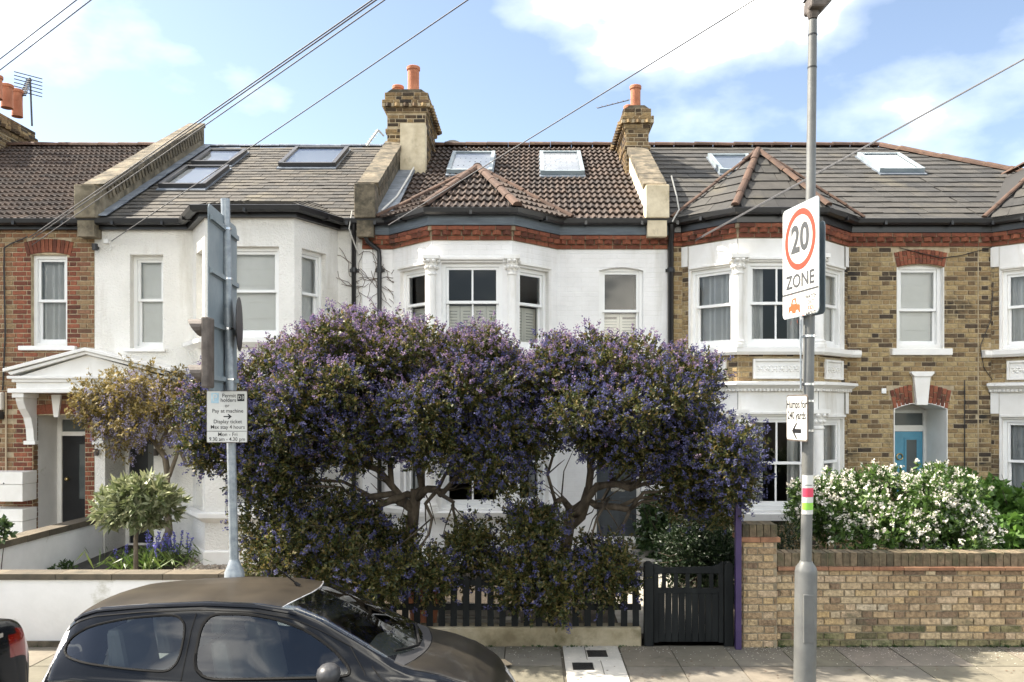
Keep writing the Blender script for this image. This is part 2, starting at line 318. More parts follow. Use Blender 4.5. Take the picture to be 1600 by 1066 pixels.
# ---- pieces: bricks, tiles, slates: the largest 300 of an owner are objects of their own, the rest is one mesh
def unit_brick():
    a, c = .5, .44; x = .485
    v = [(-a, 0, -.5), (a, 0, -.5), (a, 0, .5), (-a, 0, .5), (-a, -.6, -.5), (a, -.6, -.5), (a, -.6, .5), (-a, -.6, .5), (-x, -1, -c), (x, -1, -c), (x, -1, c), (-x, -1, c)]
    f = [(8, 9, 10, 11)] + [(4 + i, 4 + (i + 1) % 4, 8 + (i + 1) % 4, 8 + i) for i in range(4)] + [(i, (i + 1) % 4, 4 + (i + 1) % 4, 4 + i) for i in range(4)]
    return v, f
def unit_slate():   # x across, y up the slope from the tail, z out of the roof
    v = [(-.5, 0, 0), (.5, 0, 0), (.5, 1, 0), (-.5, 1, 0), (-.5, 0, 1), (.5, 0, 1), (.5, 1, .15), (-.5, 1, .15)]
    return v, [(4, 5, 6, 7), (0, 1, 5, 4), (1, 2, 6, 5), (3, 0, 4, 7)]
def unit_roll():
    v = []; f = []; n = 10
    for y, off in ((0, .45), (1, 0.0)):
        for i in range(n + 1):
            x = i / n; ph = (x * 2) % 1.0
            h = max(0, math.sin(math.pi * min(1, max(0, (ph - .2) / .65)))) ** .8 if i not in (0, n) else 0
            v.append((x - .5, y, off + h))
    for i in range(n): f.append((i, i + 1, n + 2 + i, n + 1 + i))
    k = len(v)
    for i in range(n + 1): v.append((v[i][0], 0, -.1))
    for i in range(n): f.append((k + i, k + i + 1, i + 1, i))
    return v, f
def unit_ridge():   # along x, half round on top
    v = []; f = []; n = 7
    for x, r in ((-.5, 1.0), (.5, .9)):
        for k in range(n): t = math.pi * k / (n - 1); v.append((x, math.cos(t) * r, math.sin(t) * r))
    for k in range(n - 1): f.append((k, k + 1, n + k + 1, n + k))
    f.append(tuple(range(n - 1, -1, -1)))
    return v, f
def unit_block():
    m = MB().box(-.5, .5, -.5, .5, -.5, .5); return m.v, m.f
UNITS = {'brick': unit_brick(), 'slate': unit_slate(), 'roll': unit_roll(), 'ridge': unit_ridge(), 'block': unit_block()}
UM = {}
def unit_mesh(unit, m):
    if (unit, m) not in UM:
        v, f = UNITS[unit]; me = bpy.data.meshes.new(unit); me.from_pydata(v, [], f); me.materials.append(MATS[m]); me.update(); UM[(unit, m)] = me
    return UM[(unit, m)]
def finish(name, pieces, unit, m, parent, limit=300, rest=None):
    if not pieces: return
    sc = []
    for M in pieces:
        p = M.translation; d = p.y
        px = VX + FPX * p.x / d; py = HY - FPX * (p.z - ZC) / d
        a = M.col[0].length * max(M.col[1].length, M.col[2].length) / d ** 2
        sc.append(a + (1e6 if -12 < px < 1612 and -12 < py < 1078 else 0))
    order = np.argsort(-np.array(sc)) if len(pieces) > limit else range(len(pieces))
    order = list(order); own = [i for i in order[:limit] if sc[i] > 1e5]; own_s = set(own)
    me = unit_mesh(unit, m)
    for i in own:
        o = bpy.data.objects.new(name, me); C.objects.link(o); o.parent = parent
        b = parent.get('_b')
        if b is not None: o.matrix_parent_inverse = Matrix.Translation((-b[0], -b[1], -b[2]))
        o.matrix_basis = pieces[i]
    restp = [pieces[i] for i in range(len(pieces)) if i not in own_s]
    if restp:
        v, f = UNITS[unit]; v = np.array(v); n = len(v)
        Ms = np.array([np.array(M) for M in restp])
        V = np.einsum('kij,nj->kni', Ms[:, :3, :3], v) + Ms[:, None, :3, 3]
        F = [tuple(i + k * n for i in q) for k in range(len(restp)) for q in f]
        me2 = bpy.data.meshes.new(rest or name + '_field'); me2.from_pydata(V.reshape(-1, 3).tolist(), [], F); me2.materials.append(MATS[m]); me2.update()
        o = bpy.data.objects.new(rest or name + '_field', me2); link(o, parent); o['kind'] = 'stuff'
def jit(a): return random.uniform(-a, a)
def brick_piece(B, u, z, wd, h, depth=.012, w0=0.0):
    return B @ Matrix.Translation((u, w0, z)) @ Matrix.Rotation(jit(.012), 4, 'Y') @ Matrix.Diagonal((wd, depth * random.uniform(.6, 1.25), h, 1))
def cut(iv, holes):
    out_ = [iv]
    for a, b in holes:
        nx = []
        for x, y in out_:
            if b <= x or a >= y: nx.append((x, y)); continue
            if a > x: nx.append((x, a))
            if b < y: nx.append((b, y))
        out_ = nx
    return out_
def lay_bricks(B, u0, u1, z0, z1, holes=(), course=.075, st=.225, hd=.1125, mort=.014, depth=.012, w0=0.0):
    ps = []; z = z0; i = 0
    while z + course * .6 < z1:
        zh = min(course, z1 - z); zm = z + zh / 2
        hs_ = []
        for h in holes:
            if callable(h):
                r = h(zm)
                if r: hs_.append(r)
            elif h[2] - .02 < zm < h[3] + .02: hs_.append((h[0], h[1]))
        u = u0 - (st + hd) * (0.0 if i % 2 == 0 else .5) - random.uniform(0, .02); k = 0
        while u < u1:
            L_ = st if k % 2 == 0 else hd
            for a, b in cut((max(u, u0), min(u + L_, u1)), hs_):
                if b - a > .035: ps.append(brick_piece(B, (a + b) / 2, zm + jit(.0015), b - a - mort, zh - mort, depth, w0))
            u += L_; k += 1
        z += course; i += 1
    return ps
def wall_panel(mb, u0, u1, z0, z1, holes, reveal=.11, w=0.0):
    """flat wall with rectangular openings and their reveals; in the local frame of mb"""
    us = sorted({u0, u1, *[x for h in holes for x in h[:2] if u0 < x < u1]}); zs = sorted({z0, z1, *[x for h in holes for x in h[2:4] if z0 < x < z1]})
    for a, b in zip(us, us[1:]):
        for c, d in zip(zs, zs[1:]):
            m = ((a + b) / 2, (c + d) / 2)
            if any(h[0] < m[0] < h[1] and h[2] < m[1] < h[3] for h in holes): continue
            mb.quad((a, w, c), (b, w, c), (b, w, d), (a, w, d))
    for h in holes:
        r = h[4] if len(h) > 4 else reveal; a, b, c, d = h[:4]
        mb.quad((a, w, c), (a, w, d), (a, w + r, d), (a, w + r, c)); mb.quad((b, w, d), (b, w, c), (b, w + r, c), (b, w + r, d))
        mb.quad((a, w, d), (b, w, d), (b, w + r, d), (a, w + r, d)); mb.quad((a, w, c), (a, w + r, c), (b, w + r, c), (b, w, c))
def arch_fill(mb, u0, u1, zs, zc, w0, w1, n=10):
    """the piece of wall between a segmental arch (springing zs, crown zc) and the flat top at zc"""
    pts = [(u0 + (u1 - u0) * i / n, zs + (zc - zs) * (1 - (2 * i / n - 1) ** 2)) for i in range(n + 1)]
    for (a, c), (b, d) in zip(pts, pts[1:]):
        mb.quad((a, w0, c), (b, w0, d), (b, w0, zc + .002), (a, w0, zc + .002)); mb.quad((a, w0, c), (a, w1, c), (b, w1, d), (b, w0, d))
def arch_bricks(B, u0, u1, zs, zc, h, n, splay=.18, w0=-.004, two=True):
    """voussoirs over an opening: each a wedge-like brick turned towards the arch's centre"""
    ps = []; mid = (u0 + u1) / 2
    for i in range(n):
        t = (i + .5) / n * 2 - 1; u = mid + t * (u1 - u0) / 2; zb = zs + (zc - zs) * (1 - t * t); ang = t * splay * 1.2
        wd = (u1 - u0) / n * 1.04
        segs = ((0, 1),) if not two else (((0, .36), (.36, 1)) if i % 2 else ((0, .64), (.64, 1)))
        for a, b in segs:
            M = B @ Matrix.Translation((u, w0, zb)) @ Matrix.Rotation(ang, 4, 'Y') @ Matrix.Translation((0, 0, h * (a + b) / 2)) @ Matrix.Diagonal((wd * (1 + abs(splay) * (a + b) * .33) - .009, .014, h * (b - a) - .009, 1))
            ps.append(M)
    return ps
# ---- roofs
def lay_roof(O, U, V, poly, gauge, width, unit, thick, bond=True, over=1.18, skip=None, flat=True):
    """rows of tiles on the plane O + u U + v V inside a convex polygon given in (u, v)"""
    Nn = U.cross(V).normalized(); ps = []; vmax = max(p[1] for p in poly); v = min(p[1] for p in poly); row = 0
    B = Matrix.Identity(4)
    for i in range(3): B[i][0] = U[i]; B[i][1] = V[i]; B[i][2] = Nn[i]; B[i][3] = O[i]
    while v < vmax - gauge * .25:
        vm = min(v + gauge * (.5 if flat else .92), vmax - .01); xs = []
        for (a, b), (c, d) in zip(poly, poly[1:] + poly[:1]):
            if (b <= vm < d) or (d <= vm < b): xs.append(a + (c - a) * (vm - b) / (d - b))
        if len(xs) >= 2:
            x0, x1 = min(xs), max(xs)
            u = math.floor(x0 / width) * width - (width / 2 if bond and row % 2 else 0)
            while u < x1:
                a, b = max(u, x0), min(u + width, x1)
                if b - a > width * .15 and not (skip and skip((a + b) / 2, vm)):
                    ln = min(gauge * over, vmax + .05 - v)
                    ps.append(B @ Matrix.Translation(((a + b) / 2 + jit(.004), v + jit(.009) - (.03 if random.random() < .012 and row else 0), .004 + jit(.003))) @ Matrix.Rotation(jit(.016), 4, 'Z') @ Matrix.Rotation(-thick / gauge * .8, 4, 'X') @ Matrix.Diagonal((b - a - (.004 if unit != 'roll' else -.002), ln, thick, 1)))
                u += width
        v += gauge; row += 1
    return ps
def ridge_line(a, b, r=.10, seg=.33, up=Vector((0, 0, 1)), unit='ridge'):
    a = Vector(a); b = Vector(b); n = max(1, round((b - a).length / seg)); d = (b - a) / n; X = d.normalized(); Y = up.cross(X).normalized(); Z = X.cross(Y); ps = []
    for i in range(n):
        c = a + d * (i + .5); M = Matrix.Identity(4)
        for k in range(3): M[k][0] = X[k]; M[k][1] = Y[k]; M[k][2] = Z[k]; M[k][3] = c[k]
        ps.append(M @ Matrix.Rotation(jit(.03), 4, 'Z') @ Matrix.Translation((0, 0, jit(.006))) @ Matrix.Diagonal((d.length * .985, r, r * .85, 1)))
    return ps
# ---- windows
def plate(mb, u0, u1, z0, z1, w): mb.quad((u0, w, z0), (u1, w, z0), (u1, w, z1), (u0, w, z1))
def folds(mb, u0, u1, z0, z1, w, amp=.02, per=.07):
    n = max(6, int((u1 - u0) / per * 6)); pts = [(u0 + (u1 - u0) * i / n, w + amp * math.sin(i * 2 * math.pi / 6 + math.sin(i * .7))) for i in range(n + 1)]
    for (a, c), (b, d) in zip(pts, pts[1:]): mb.quad((a, c, z0), (b, d, z0), (b, d, z1), (a, c, z1))
def sash(house, B, u0, u1, z0, z1, zm=None, recess=.09, bar=False, dress='blind', sill=None, fr=.055, name='window', dress_low=None, sillmat='whitetrim'):
    f = MB(B); f.ring(u0, u1, z0, z1, fr, recess, recess + .13)
    win = f.build(name, 'upvc', house)
    a, b, c, d = u0 + fr + .002, u1 - fr - .002, z0 + fr + .002, z1 - fr - .002
    zm = zm or (c + d) / 2
    for k, (lo, hi, w) in enumerate(((zm - .022, d, recess + .025), (c, zm + .018, recess + .068))):
        s = MB(B); s.ring(a, b, lo, hi, .04, w, w + .04, .042 if k == 0 else .06)
        sh = s.build('sash', 'upvc', win)
        if bar: MB(B).box((a + b) / 2 - .013, (a + b) / 2 + .013, w + .004, w + .034, lo + (.042 if k == 0 else .06), hi - .04).build('glazing_bar', 'upvc', win)
        cols = ((a + .04, (a + b) / 2), ((a + b) / 2, b - .04)) if bar else ((a + .04, b - .04),)
        for q, r in cols:
            p = MB(B); plate(p, q, r, lo + .035, hi - .035, w + .02); p.build('pane', 'pane', win)
    if dress == 'blind':
        m = MB(B); plate(m, a, b, c, d, recess + .125)
        for k in range(1, 5): m.box(a, b, recess + .117, recess + .122, c + (d - c) * k / 5 - .004, c + (d - c) * k / 5 + .004)
        m.build('blind', 'blind', win)
    elif dress == 'net':
        m = MB(B); folds(m, a, b, c, d, recess + .15); m.build('curtain', 'curtain', win)
    elif dress == 'sides':
        for q, r in ((a, a + (b - a) * .3), (b - (b - a) * .25, b)):
            m = MB(B); folds(m, q, r, c, d, recess + .17, .03, .09); m.build('curtain', 'curtain', win)
    elif dress == 'shutters':
        n = 4 if u1 - u0 > .7 else 2; ww = (b - a) / n
        for k in range(n):
            m = MB(B); x0, x1 = a + ww * k + .003, a + ww * (k + 1) - .003; m.ring(x0, x1, c, zm - .04, .04, recess + .16, recess + .19)
            z = c + .07
            while z < zm - .11: m.box(x0 + .04, x1 - .04, recess + .165, recess + .183, z, z + .036); z += .045
            m.build('shutter', 'shutterp', win)
    if sill:
        e, pr, h = sill
        MB(B).box(u0 - e, u1 + e, -pr, recess, z0 - h, z0 - .001).build('window_sill', sillmat, win, bevel=.008)
    return win
# ================================================================ the setting
def struct(o): o['kind'] = 'structure'; return o
g = MB(); g.quad((-400, -400, -.35), (400, -400, -.35), (400, 500, -.35), (-400, 500, -.35)); struct(g.build('ground', 'earth'))
g = MB(); g.quad((-60, -2.2, -.16), (60, -2.2, -.16), (60, YK, -.16), (-60, YK, -.16)); struct(g.build('road', 'asphalt'))
g = MB(); g.box(-40, 40, YK + .125, 8.86, -.3, -.012); pav = struct(g.build('pavement', 'joint'))
g = MB(); g.box(-40, 40, -4.6, -2.2, -.3, .0); struct(g.build('opposite_pavement', 'slab'))
kb = MB(); kb.box(-40, 40, YK + .004, YK + .12, -.3, -.02); kerb = struct(kb.build('kerb', 'joint'))
ps = [Matrix.Translation((-9 + .915 * i, YK + .06, -.10)) @ Matrix.Diagonal((.905, .126, .2 + jit(.004), 1)) for i in range(22)]
finish('kerb_stone', ps, 'block', 'slab', kerb)
WSX0, WSX1 = PX(879, 8.72), PX(966, 8.72)
ps = []; rows = [(8.79, 8.11), (8.10, 7.43), (7.42, YK + .13)]
x = 1.455 - .575 * 17
while x < 9.5:
    for (ya, yb) in rows:
        a, b = x, x + .575
        if a < WSX1 + .02 and b > WSX0 - .02:
            parts = [(a, min(b, WSX0 - .006)), (max(a, WSX1 + .006), b)]
        else: parts = [(a, b)]
        for a_, b_ in parts:
            if b_ - a_ > .05: ps.append(Matrix.Translation(((a_ + b_) / 2, (ya + yb) / 2, -.02)) @ Matrix.Rotation(jit(.004), 4, 'X') @ Matrix.Diagonal((b_ - a_ - .011, ya - yb - .006, .04 + random.uniform(-.004, .003), 1)))
    x += .575
finish('paving_slab', ps, 'block', 'slab', pav)
ps = []
for (a, b, ya, yb) in ((WSX0, (WSX0 + WSX1) / 2 - .06, 8.79, 8.3), ((WSX0 + WSX1) / 2 - .06, WSX1, 8.79, 8.3), (WSX0, WSX1 - .22, 8.3, 7.85), (WSX1 - .22, WSX1, 8.3, 7.85), (WSX0, WSX1, 7.85, 7.21)):
    ps.append(Matrix.Translation(((a + b) / 2, (ya + yb) / 2, -.018)) @ Matrix.Diagonal((b - a - .008, ya - yb - .008, .042, 1)))
finish('concrete_slab', ps, 'block', 'slabwhite', pav)
for k, (cx, cy) in enumerate(((PX(933, 8.5), 8.5), (PX(911, 8.08), 8.08))):
    t = thing('access_cover', ['square black iron cover in the pale slab nearer the low fence wall', 'square black iron cover in the pale slab nearer the kerb'][k], 'cover', (cx, cy, .003), 'iron covers in the pale pavement slab')
    f = MB(); f.box(cx - .09, cx + .09, cy - .095, cy + .095, .0035, .008); f.build('lid', 'iron', t)
    f = MB()
    for s in (-1, 1): f.box(cx + s * .094 - .006, cx + s * .094 + .006, cy - .105, cy + .105, .0035, .011); f.box(cx - .087, cx + .087, cy + s * .099 - .006, cy + s * .099 + .006, .0035, .011)
    for i in range(4): f.box(cx - .07, cx + .07, cy - .07 + i * .04, cy - .06 + i * .04, .0085, .0105)
    f.build('frame', 'iron', t)
# front gardens
def GZ(y): return .06 + .17 * (y - 8.85) / 4.25
g = MB(); g.quad((-14, 8.85, GZ(8.85)), (14, 8.85, GZ(8.85)), (14, 13.9, GZ(13.9)), (-14, 13.9, GZ(13.9))); struct(g.build('garden_ground', 'earth'))
ZG = .085
g = MB(); g.quad((hx(150), 9.0, GZ(9) + .008), (hx(205), 9.0, GZ(9) + .008), (hx(238), 13.2, GZ(13.2) + .008), (hx(152), 13.2, GZ(13.2) + .008)); struct(g.build('garden_path', 'path'))
g = MB(); g.quad((.98, 9.0, GZ(9) + .012), (1.95, 9.0, GZ(9) + .012), (1.95, 11.9, GZ(11.9) + .012), (.98, 11.9, GZ(11.9) + .012)); struct(g.build('entrance_path', 'stepstone'))

# ================================================================ houses
DE = 12.95; ZE = PZ(341, DE); DR = 17.2; ZR = PZ(229, DR); SL = (ZR - ZE) / (DR - DE); SLEN = math.hypot(ZR - ZE, DR - DE)
VU = Vector((0, DR - DE, ZR - ZE)).normalized(); UX = Vector((1, 0, 0)); NR = UX.cross(VU)
def rz(y): return ZE + SL * (y - DE)
def roofpt(px, py):
    a = (HY - py) / FPX; d = (ZC - ZE + SL * DE) / (SL - a); return P(px, py, d)
def shell(house, x0, x1, m):
    b = MB(); yb = 2 * DR - DE
    b.box(x0 + .02, x0 + .12, YH + .12, yb, -.2, ZE - .05); b.box(x1 - .12, x1 - .02, YH + .12, yb, -.2, ZE - .05); b.box(x0 + .12, x1 - .12, yb - .2, yb, -.2, ZE - .05)
    b.build('rear_wall', m, house)
    b = MB(); b.box(x0 + .125, x1 - .125, YH + .9, YH + 3.4, 2.72, 2.9); b.box(x0 + .125, x1 - .125, YH + 3.4, YH + 3.5, -.1, ZE - .06); b.box(x0 + .125, x1 - .125, YH + .16, YH + 3.39, -.1, .1)
    b.box(x0 + .125, x1 - .125, YH + .16, YH + 3.39, ZE - .16, ZE - .08)
    b.build('interior', 'room', house)
def main_roof(house, x0, x1, kind, m, gauge, width, thick, bond, ridge_m='tilehip', hip=None, ridge_r=.11):
    d = MB(); yb = 2 * DR - DE; e = .03
    if hip is None:
        d.quad((x0, DE, ZE - e), (x1, DE, ZE - e), (x1, DR, ZR - e), (x0, DR, ZR - e)); d.quad((x1, yb, ZE - e), (x0, yb, ZE - e), (x0, DR, ZR - e), (x1, DR, ZR - e))
        poly = [(0, 0), (x1 - x0, 0), (x1 - x0, SLEN), (0, SLEN)]
    else:
        d.quad((x0, DE, ZE - e), (x1, DE, ZE - e), (hip, DR, ZR - e), (x0, DR, ZR - e)); d.quad((x1, yb, ZE - e), (x0, yb, ZE - e), (x0, DR, ZR - e), (hip, DR, ZR - e)); d.quad((x1, DE, ZE - e), (x1, yb, ZE - e), (hip, DR, ZR - e))
        poly = [(0, 0), (x1 - x0, 0), (hip - x0, SLEN), (0, SLEN)]
    d.quad((x0, DE, ZE - .05), (x1, DE, ZE - .05), (x1, YH + .3, ZE - .05), (x0, YH + .3, ZE - .05))
    r = d.build('roof', 'dark', house)
    finish(kind[1], lay_roof(Vector((x0, DE - .06, ZE - .06 * SL)), UX, VU, poly, gauge, width, kind[0], thick, bond), kind[0], m, r)
    rp_ = ridge_line((x0, DR, ZR + .0), ((x1 if hip is None else hip), DR, ZR + .0), ridge_r, .42)
    if hip is not None: rp_ += ridge_line((hip, DR, ZR - .015), (x1, DE, ZE - .01), ridge_r * 1.1, .42)
    finish('ridge_tile', rp_, 'ridge', ridge_m, r)
    return r
def facet_frame(a, b, c):
    """origin a, U along the eave a->b, V up the plane that also holds c"""
    a, b, c = Vector(a), Vector(b), Vector(c); U = (b - a).normalized(); V = (c - a) - U * (c - a).dot(U); V.normalize(); return a, U, V
def bay_roof(house, es, apex, back, kind, m, gauge, width, thick, bond, hip_r=.085, hips=True, hipm='tilehip'):
    """hipped little roof over a bay; es = four eave points, apex front of its ridge, back = where the ridge meets the main roof"""
    e1, e2, e3, e4 = [Vector(e) for e in es]; A = Vector(apex); Bk = Vector(back); d = MB(); k = Vector((0, 0, -.02))
    for f in ((e1, e2, A), (e2, e3, A), (e3, e4, A), (e1, A, Bk), (e4, Bk, A)): d.quad(*[p + k for p in f])
    r = d.build('bay_roof', 'dark', house); ps = []
    for (a, b, pts) in ((e1, e2, (e1, e2, A)), (e2, e3, (e2, e3, A)), (e3, e4, (e3, e4, A))):
        o, U, V = facet_frame(a, b, A); ps += lay_roof(o, U, V, [((p - o).dot(U), (p - o).dot(V)) for p in pts], gauge, width, kind[0], thick, bond, flat=False, over=1.08)
    finish(kind[1], ps, kind[0], m, r)
    h = []
    if hips: h += ridge_line(e2 + Vector((0, 0, .03)), A + Vector((0, 0, .03)), hip_r, .36) + ridge_line(e3 + Vector((0, 0, .03)), A + Vector((0, 0, .03)), hip_r, .36)
    h += ridge_line(A + Vector((0, 0, .04)), Bk + Vector((0, 0, .04)), hip_r, .36)
    h += ridge_line(e1 + Vector((0, 0, .02)), A + Vector((0, 0, .02)), hip_r * .8, .36) + ridge_line(e4 + Vector((0, 0, .02)), A + Vector((0, 0, .02)), hip_r * .8, .36)
    finish('hip_tile', h, 'ridge', hipm, r)
    return r
GUT = [(.10, ZE - .075), (.13, ZE - .105), (.18, ZE - .11), (.225, ZE - .085), (.235, ZE - .02), (.222, ZE - .012), (.21, ZE - .07), (.12, ZE - .07)]
def gutter(house, path, m='blackgloss'):
    b = MB(); b.sweep(path, [(o, z) for o, z in GUT]); g_ = b.build('gutter', m, house)
    for (p, q) in zip(path, path[1:]):
        p = Vector(p); q = Vector(q); n = max(1, int((q - p).length / .7))
        for i in range(n):
            c = p + (q - p) * (i + .5) / n; dd = (q - p).normalized(); nn = Vector((dd.y, -dd.x))
            k = MB(basis(c + nn * .0, c + dd)[0]); k.box(-.02, .02, -.243, -.11, ZE - .118, ZE - .06); k.build('gutter_bracket', m, g_)
def red_band(house, path, z0, lo=.0):
    b = MB(); b.sweep(path, [(.0, z0), (.02, z0), (.02, z0 + .07), (.025, z0 + .07), (.025, z0 + .14), (.07, z0 + .14), (.07, z0 + .205), (0, z0 + .205)])
    band = b.build('brick_cornice', 'mortardark', house); ps = []; dn = []
    for p, q in zip(path, path[1:]):
        B, ln = basis(p, q)
        for (zz, ww, st) in ((z0, -.02, .225), (z0 + .14, -.07, .225)):
            n = max(1, round(ln / st)); s = ln / n
            for i in range(n): ps.append(brick_piece(B, s * (i + .5), zz + .034, s - .012, .06, .014, ww))
        n = max(1, round(ln / .15)); s = ln / n
        for i in range(n): dn.append(B @ Matrix.Translation((s * (i + .5), -.045, z0 + .105)) @ Matrix.Rotation(R(45) + jit(.05), 4, 'Z') @ Matrix.Diagonal((.092, .092, .062, 1)))
    finish('brick', ps, 'brick', 'redbrick', band); finish('dentil_brick', dn, 'block', 'redbrick', band)
def downpipe(house, pts, r=.036):
    b = MB(); b.tube(pts, r, 10); dp = b.build('downpipe', 'blackgloss', house, smooth=True, autosmooth=True)
    zs = [p[2] for p in pts]; z = min(zs) + .5
    while z < max(zs) - .7:
        x, y = pts[-1][0], pts[-1][1]; c = MB(); c.tube([(x, y, z), (x, y, z + .07)], r + .012, 10); c.box(x - .075, x + .075, y + r + .002, y + r + .012, z + .01, z + .06); c.build('collar', 'blackgloss', dp); z += 1.35
def column(house, x, y, z0, z1, r=.075, m='white'):
    c = MB(); h = z1 - z0
    c.lathe((x, y, z0), [(r * 1.55, 0), (r * 1.55, .06), (r * 1.3, .07), (r * 1.38, .10), (r * 1.05, .125), (r, .16), (r * .94, h - .30), (r * 1.12, h - .285), (r * 1.12, h - .265), (r * .94, h - .25), (r * .94, h - .24)], 18)
    col = c.build('column', m, house, smooth=True, autosmooth=True)
    k = MB(); k.lathe((x, y, z1 - .24), [(r * .95, 0), (r * 1.1, .05), (r * 1.35, .12), (r * 1.6, .18)], 16)
    for i in range(8):
        a = i * math.pi / 4
        for (rr, zz, s) in ((1.25, .06, .03), (1.62, .15, .036)):
            bx_, by_ = x + math.cos(a + (zz > .1) * .39) * r * rr, y + math.sin(a + (zz > .1) * .39) * r * rr
            k.lathe((bx_, by_, z1 - .24 + zz - .03), [(.004, 0), (s * .7, .012), (s, .035), (s * .6, .055), (.004, .06)], 6)
    k.build('capital', m, col)
    MB().box(x - r * 1.75, x + r * 1.75, y - r * 1.75, y + r * 1.75, z1 - .06, z1).build('abacus', m, col)
def skylight(house, corners, frame_m='signback', pane_m='skylight', opened=0.0):
    pts = [roofpt(*c) for c in corners]; c = sum(pts, Vector()) / 4
    wd = ((pts[1] - pts[0]).length + (pts[2] - pts[3]).length) / 2; hgt = abs(sum((pts[i] - c).dot(VU) * (1 if i < 2 else -1) for i in range(4))) / 2
    B = Matrix.Identity(4)
    for i in range(3): B[i][0] = UX[i]; B[i][1] = VU[i]; B[i][2] = NR[i]; B[i][3] = c[i]
    f = MB(B); a, b = wd / 2, hgt / 2
    f.box(-a - .05, a + .05, -b - .10, b + .06, .004, .03)
    s = f.build('skylight', 'lead', house)
    f = MB(B)
    for q in (-1, 1): f.box(q * a - .035, q * a + .035, -b, b, .031, .11)
    f.box(-a + .036, a - .036, -b, -b + .06, .031, .105); f.box(-a + .036, a - .036, b - .06, b, .031, .105); f.build('frame', frame_m, s)
    f = MB(B); f.quad((-a + .03, -b + .05, .085), (a - .03, -b + .05, .085), (a - .03, b - .05, .085), (-a + .03, b - .05, .085)); f.build('pane', 'skylight', s)
    f = MB(B); f.quad((-a + .03, -b + .05, .04), (a - .03, -b + .05, .04), (a - .03, b - .05, .04), (-a + .03, b - .05, .04)); f.build('blind', 'upvc', s)
def chimney(house, x0, x1, y0, y1, z0, z1, sides, pots, m='chimbrick'):
    c = MB(); c.box(x0, x1, y0, y1, z0, z1 - .02)
    for (e, a, b) in ((.03, z1 - .75, z1 - .67), (.035, z1 - .36, z1 - .28), (.085, z1 - .27, z1 - .15), (.04, z1 - .14, z1)): c.box(x0 - e, x1 + e, y0 - e, y1 + e, a, b)
    ch = c.build('chimney', 'mortar', house); ps = []; dn = []
    fs = [((x0, y0), (x1, y0))]
    if 'r' in sides: fs.append(((x1, y0), (x1, y1)))
    if 'l' in sides: fs.append(((x0, y1), (x0, y0)))
    for p, q in fs:
        B, ln = basis(p, q)
        ps += lay_bricks(B, 0, ln, z0, z1 - .36, [(-1, ln + 1, z1 - .75, z1 - .67)], depth=.014, mort=.019)
        for (e, a) in ((.03, z1 - .75), (.035, z1 - .36), (.085, z1 - .215), (.04, z1 - .14), (.04, z1 - .07)): ps += lay_bricks(B, -e, ln + e, a, a + .074, depth=.014, w0=-e, mort=.016)
        n = max(2, round((ln + .1) / .16))
        for i in range(n): dn.append(B @ Matrix.Translation(((ln + .1) / n * (i + .5) - .05, -.09, z1 - .25)) @ Matrix.Rotation(R(45), 4, 'Z') @ Matrix.Diagonal((.085, .085, .06, 1)))
    finish('brick', ps, 'brick', m, ch); finish('dentil_brick', dn, 'block', m, ch)
    f = MB(); f.prism([(x0 - .02, z1), (x1 + .02, z1), (x1 - .08, z1 + .07), (x0 + .08, z1 + .07)], y0 - .02, y1 + .02); f.build('mortar_cap', 'stone', ch)
    for (px, py, pr, ph) in pots:
        p = MB(); p.lathe((px, py, z1 + .04), [(pr * 1.02, 0), (pr, .05), (pr * .93, ph * .5), (pr * .95, ph - .07), (pr * 1.1, ph - .06), (pr * 1.12, ph - .01), (pr * 1.04, ph), (pr * .85, ph), (pr * .85, ph - .1)], 20); p.build('chimney_pot', 'pot', ch, smooth=True, autosmooth=True)
def parapet(house, x0, x1, h, side_m, top_m, y1=DR, block=True, bricks=None):
    """the party wall standing up through the roof, following its slope"""
    b = MB(); o = .05
    b.prism([(DE - .08, ZE - .30), (DE - .08, rz(DE - .08) + h), (y1, rz(y1) + h), (y1, rz(y1) - .1), (DE + .3, ZE - .30)], x0, x1, 0)
    p = b.build('parapet', side_m, house)
    if block: MB().box(x0 - .03, x1 + .03, DE - .13, DE + .18, ZE - .02, rz(DE) + h + .09).build('kneeler', side_m, p, bevel=.012)
    d = Vector((0, y1 - DE - .18, rz(y1) - rz(DE + .18))); n = 9; st = Vector((0, DE + .18, rz(DE + .18) + h)); ps = []
    for i in range(n):
        c = st + d * (i + .5) / n; M = Matrix.Identity(4); Z = UX.cross(d.normalized())
        for k in range(3): M[k][0] = UX[k]; M[k][1] = d.normalized()[k]; M[k][2] = Z[k]; M[k][3] = (c + UX * (x0 + x1) / 2)[k]
        ps.append(M @ Matrix.Translation((jit(.006), 0, .035)) @ Matrix.Rotation(jit(.015), 4, 'X') @ Matrix.Diagonal((x1 - x0 + .07, d.length / n * .985, .09, 1)))
    finish('coping_stone', ps, 'block', top_m, p)
    if bricks:
        side, bm, hh, nn = bricks; ps = []
        for i in range(nn):
            c = Vector((x1 if side > 0 else x0, DE + .3, rz(DE + .3) + h - hh / 2 - .01)) + Vector((0, (y1 - DE - .4), (rz(y1) - rz(DE + .4)))) * (i + .5) / nn
            ps.append(Matrix.Translation(c) @ Matrix.Rotation(math.atan(SL), 4, 'X') @ Matrix.Diagonal((.05, (y1 - DE - .4) / nn / math.cos(math.atan(SL)) * .62, hh * random.uniform(.85, 1), 1)))
        finish('edge_brick', ps, 'block', bm, p)
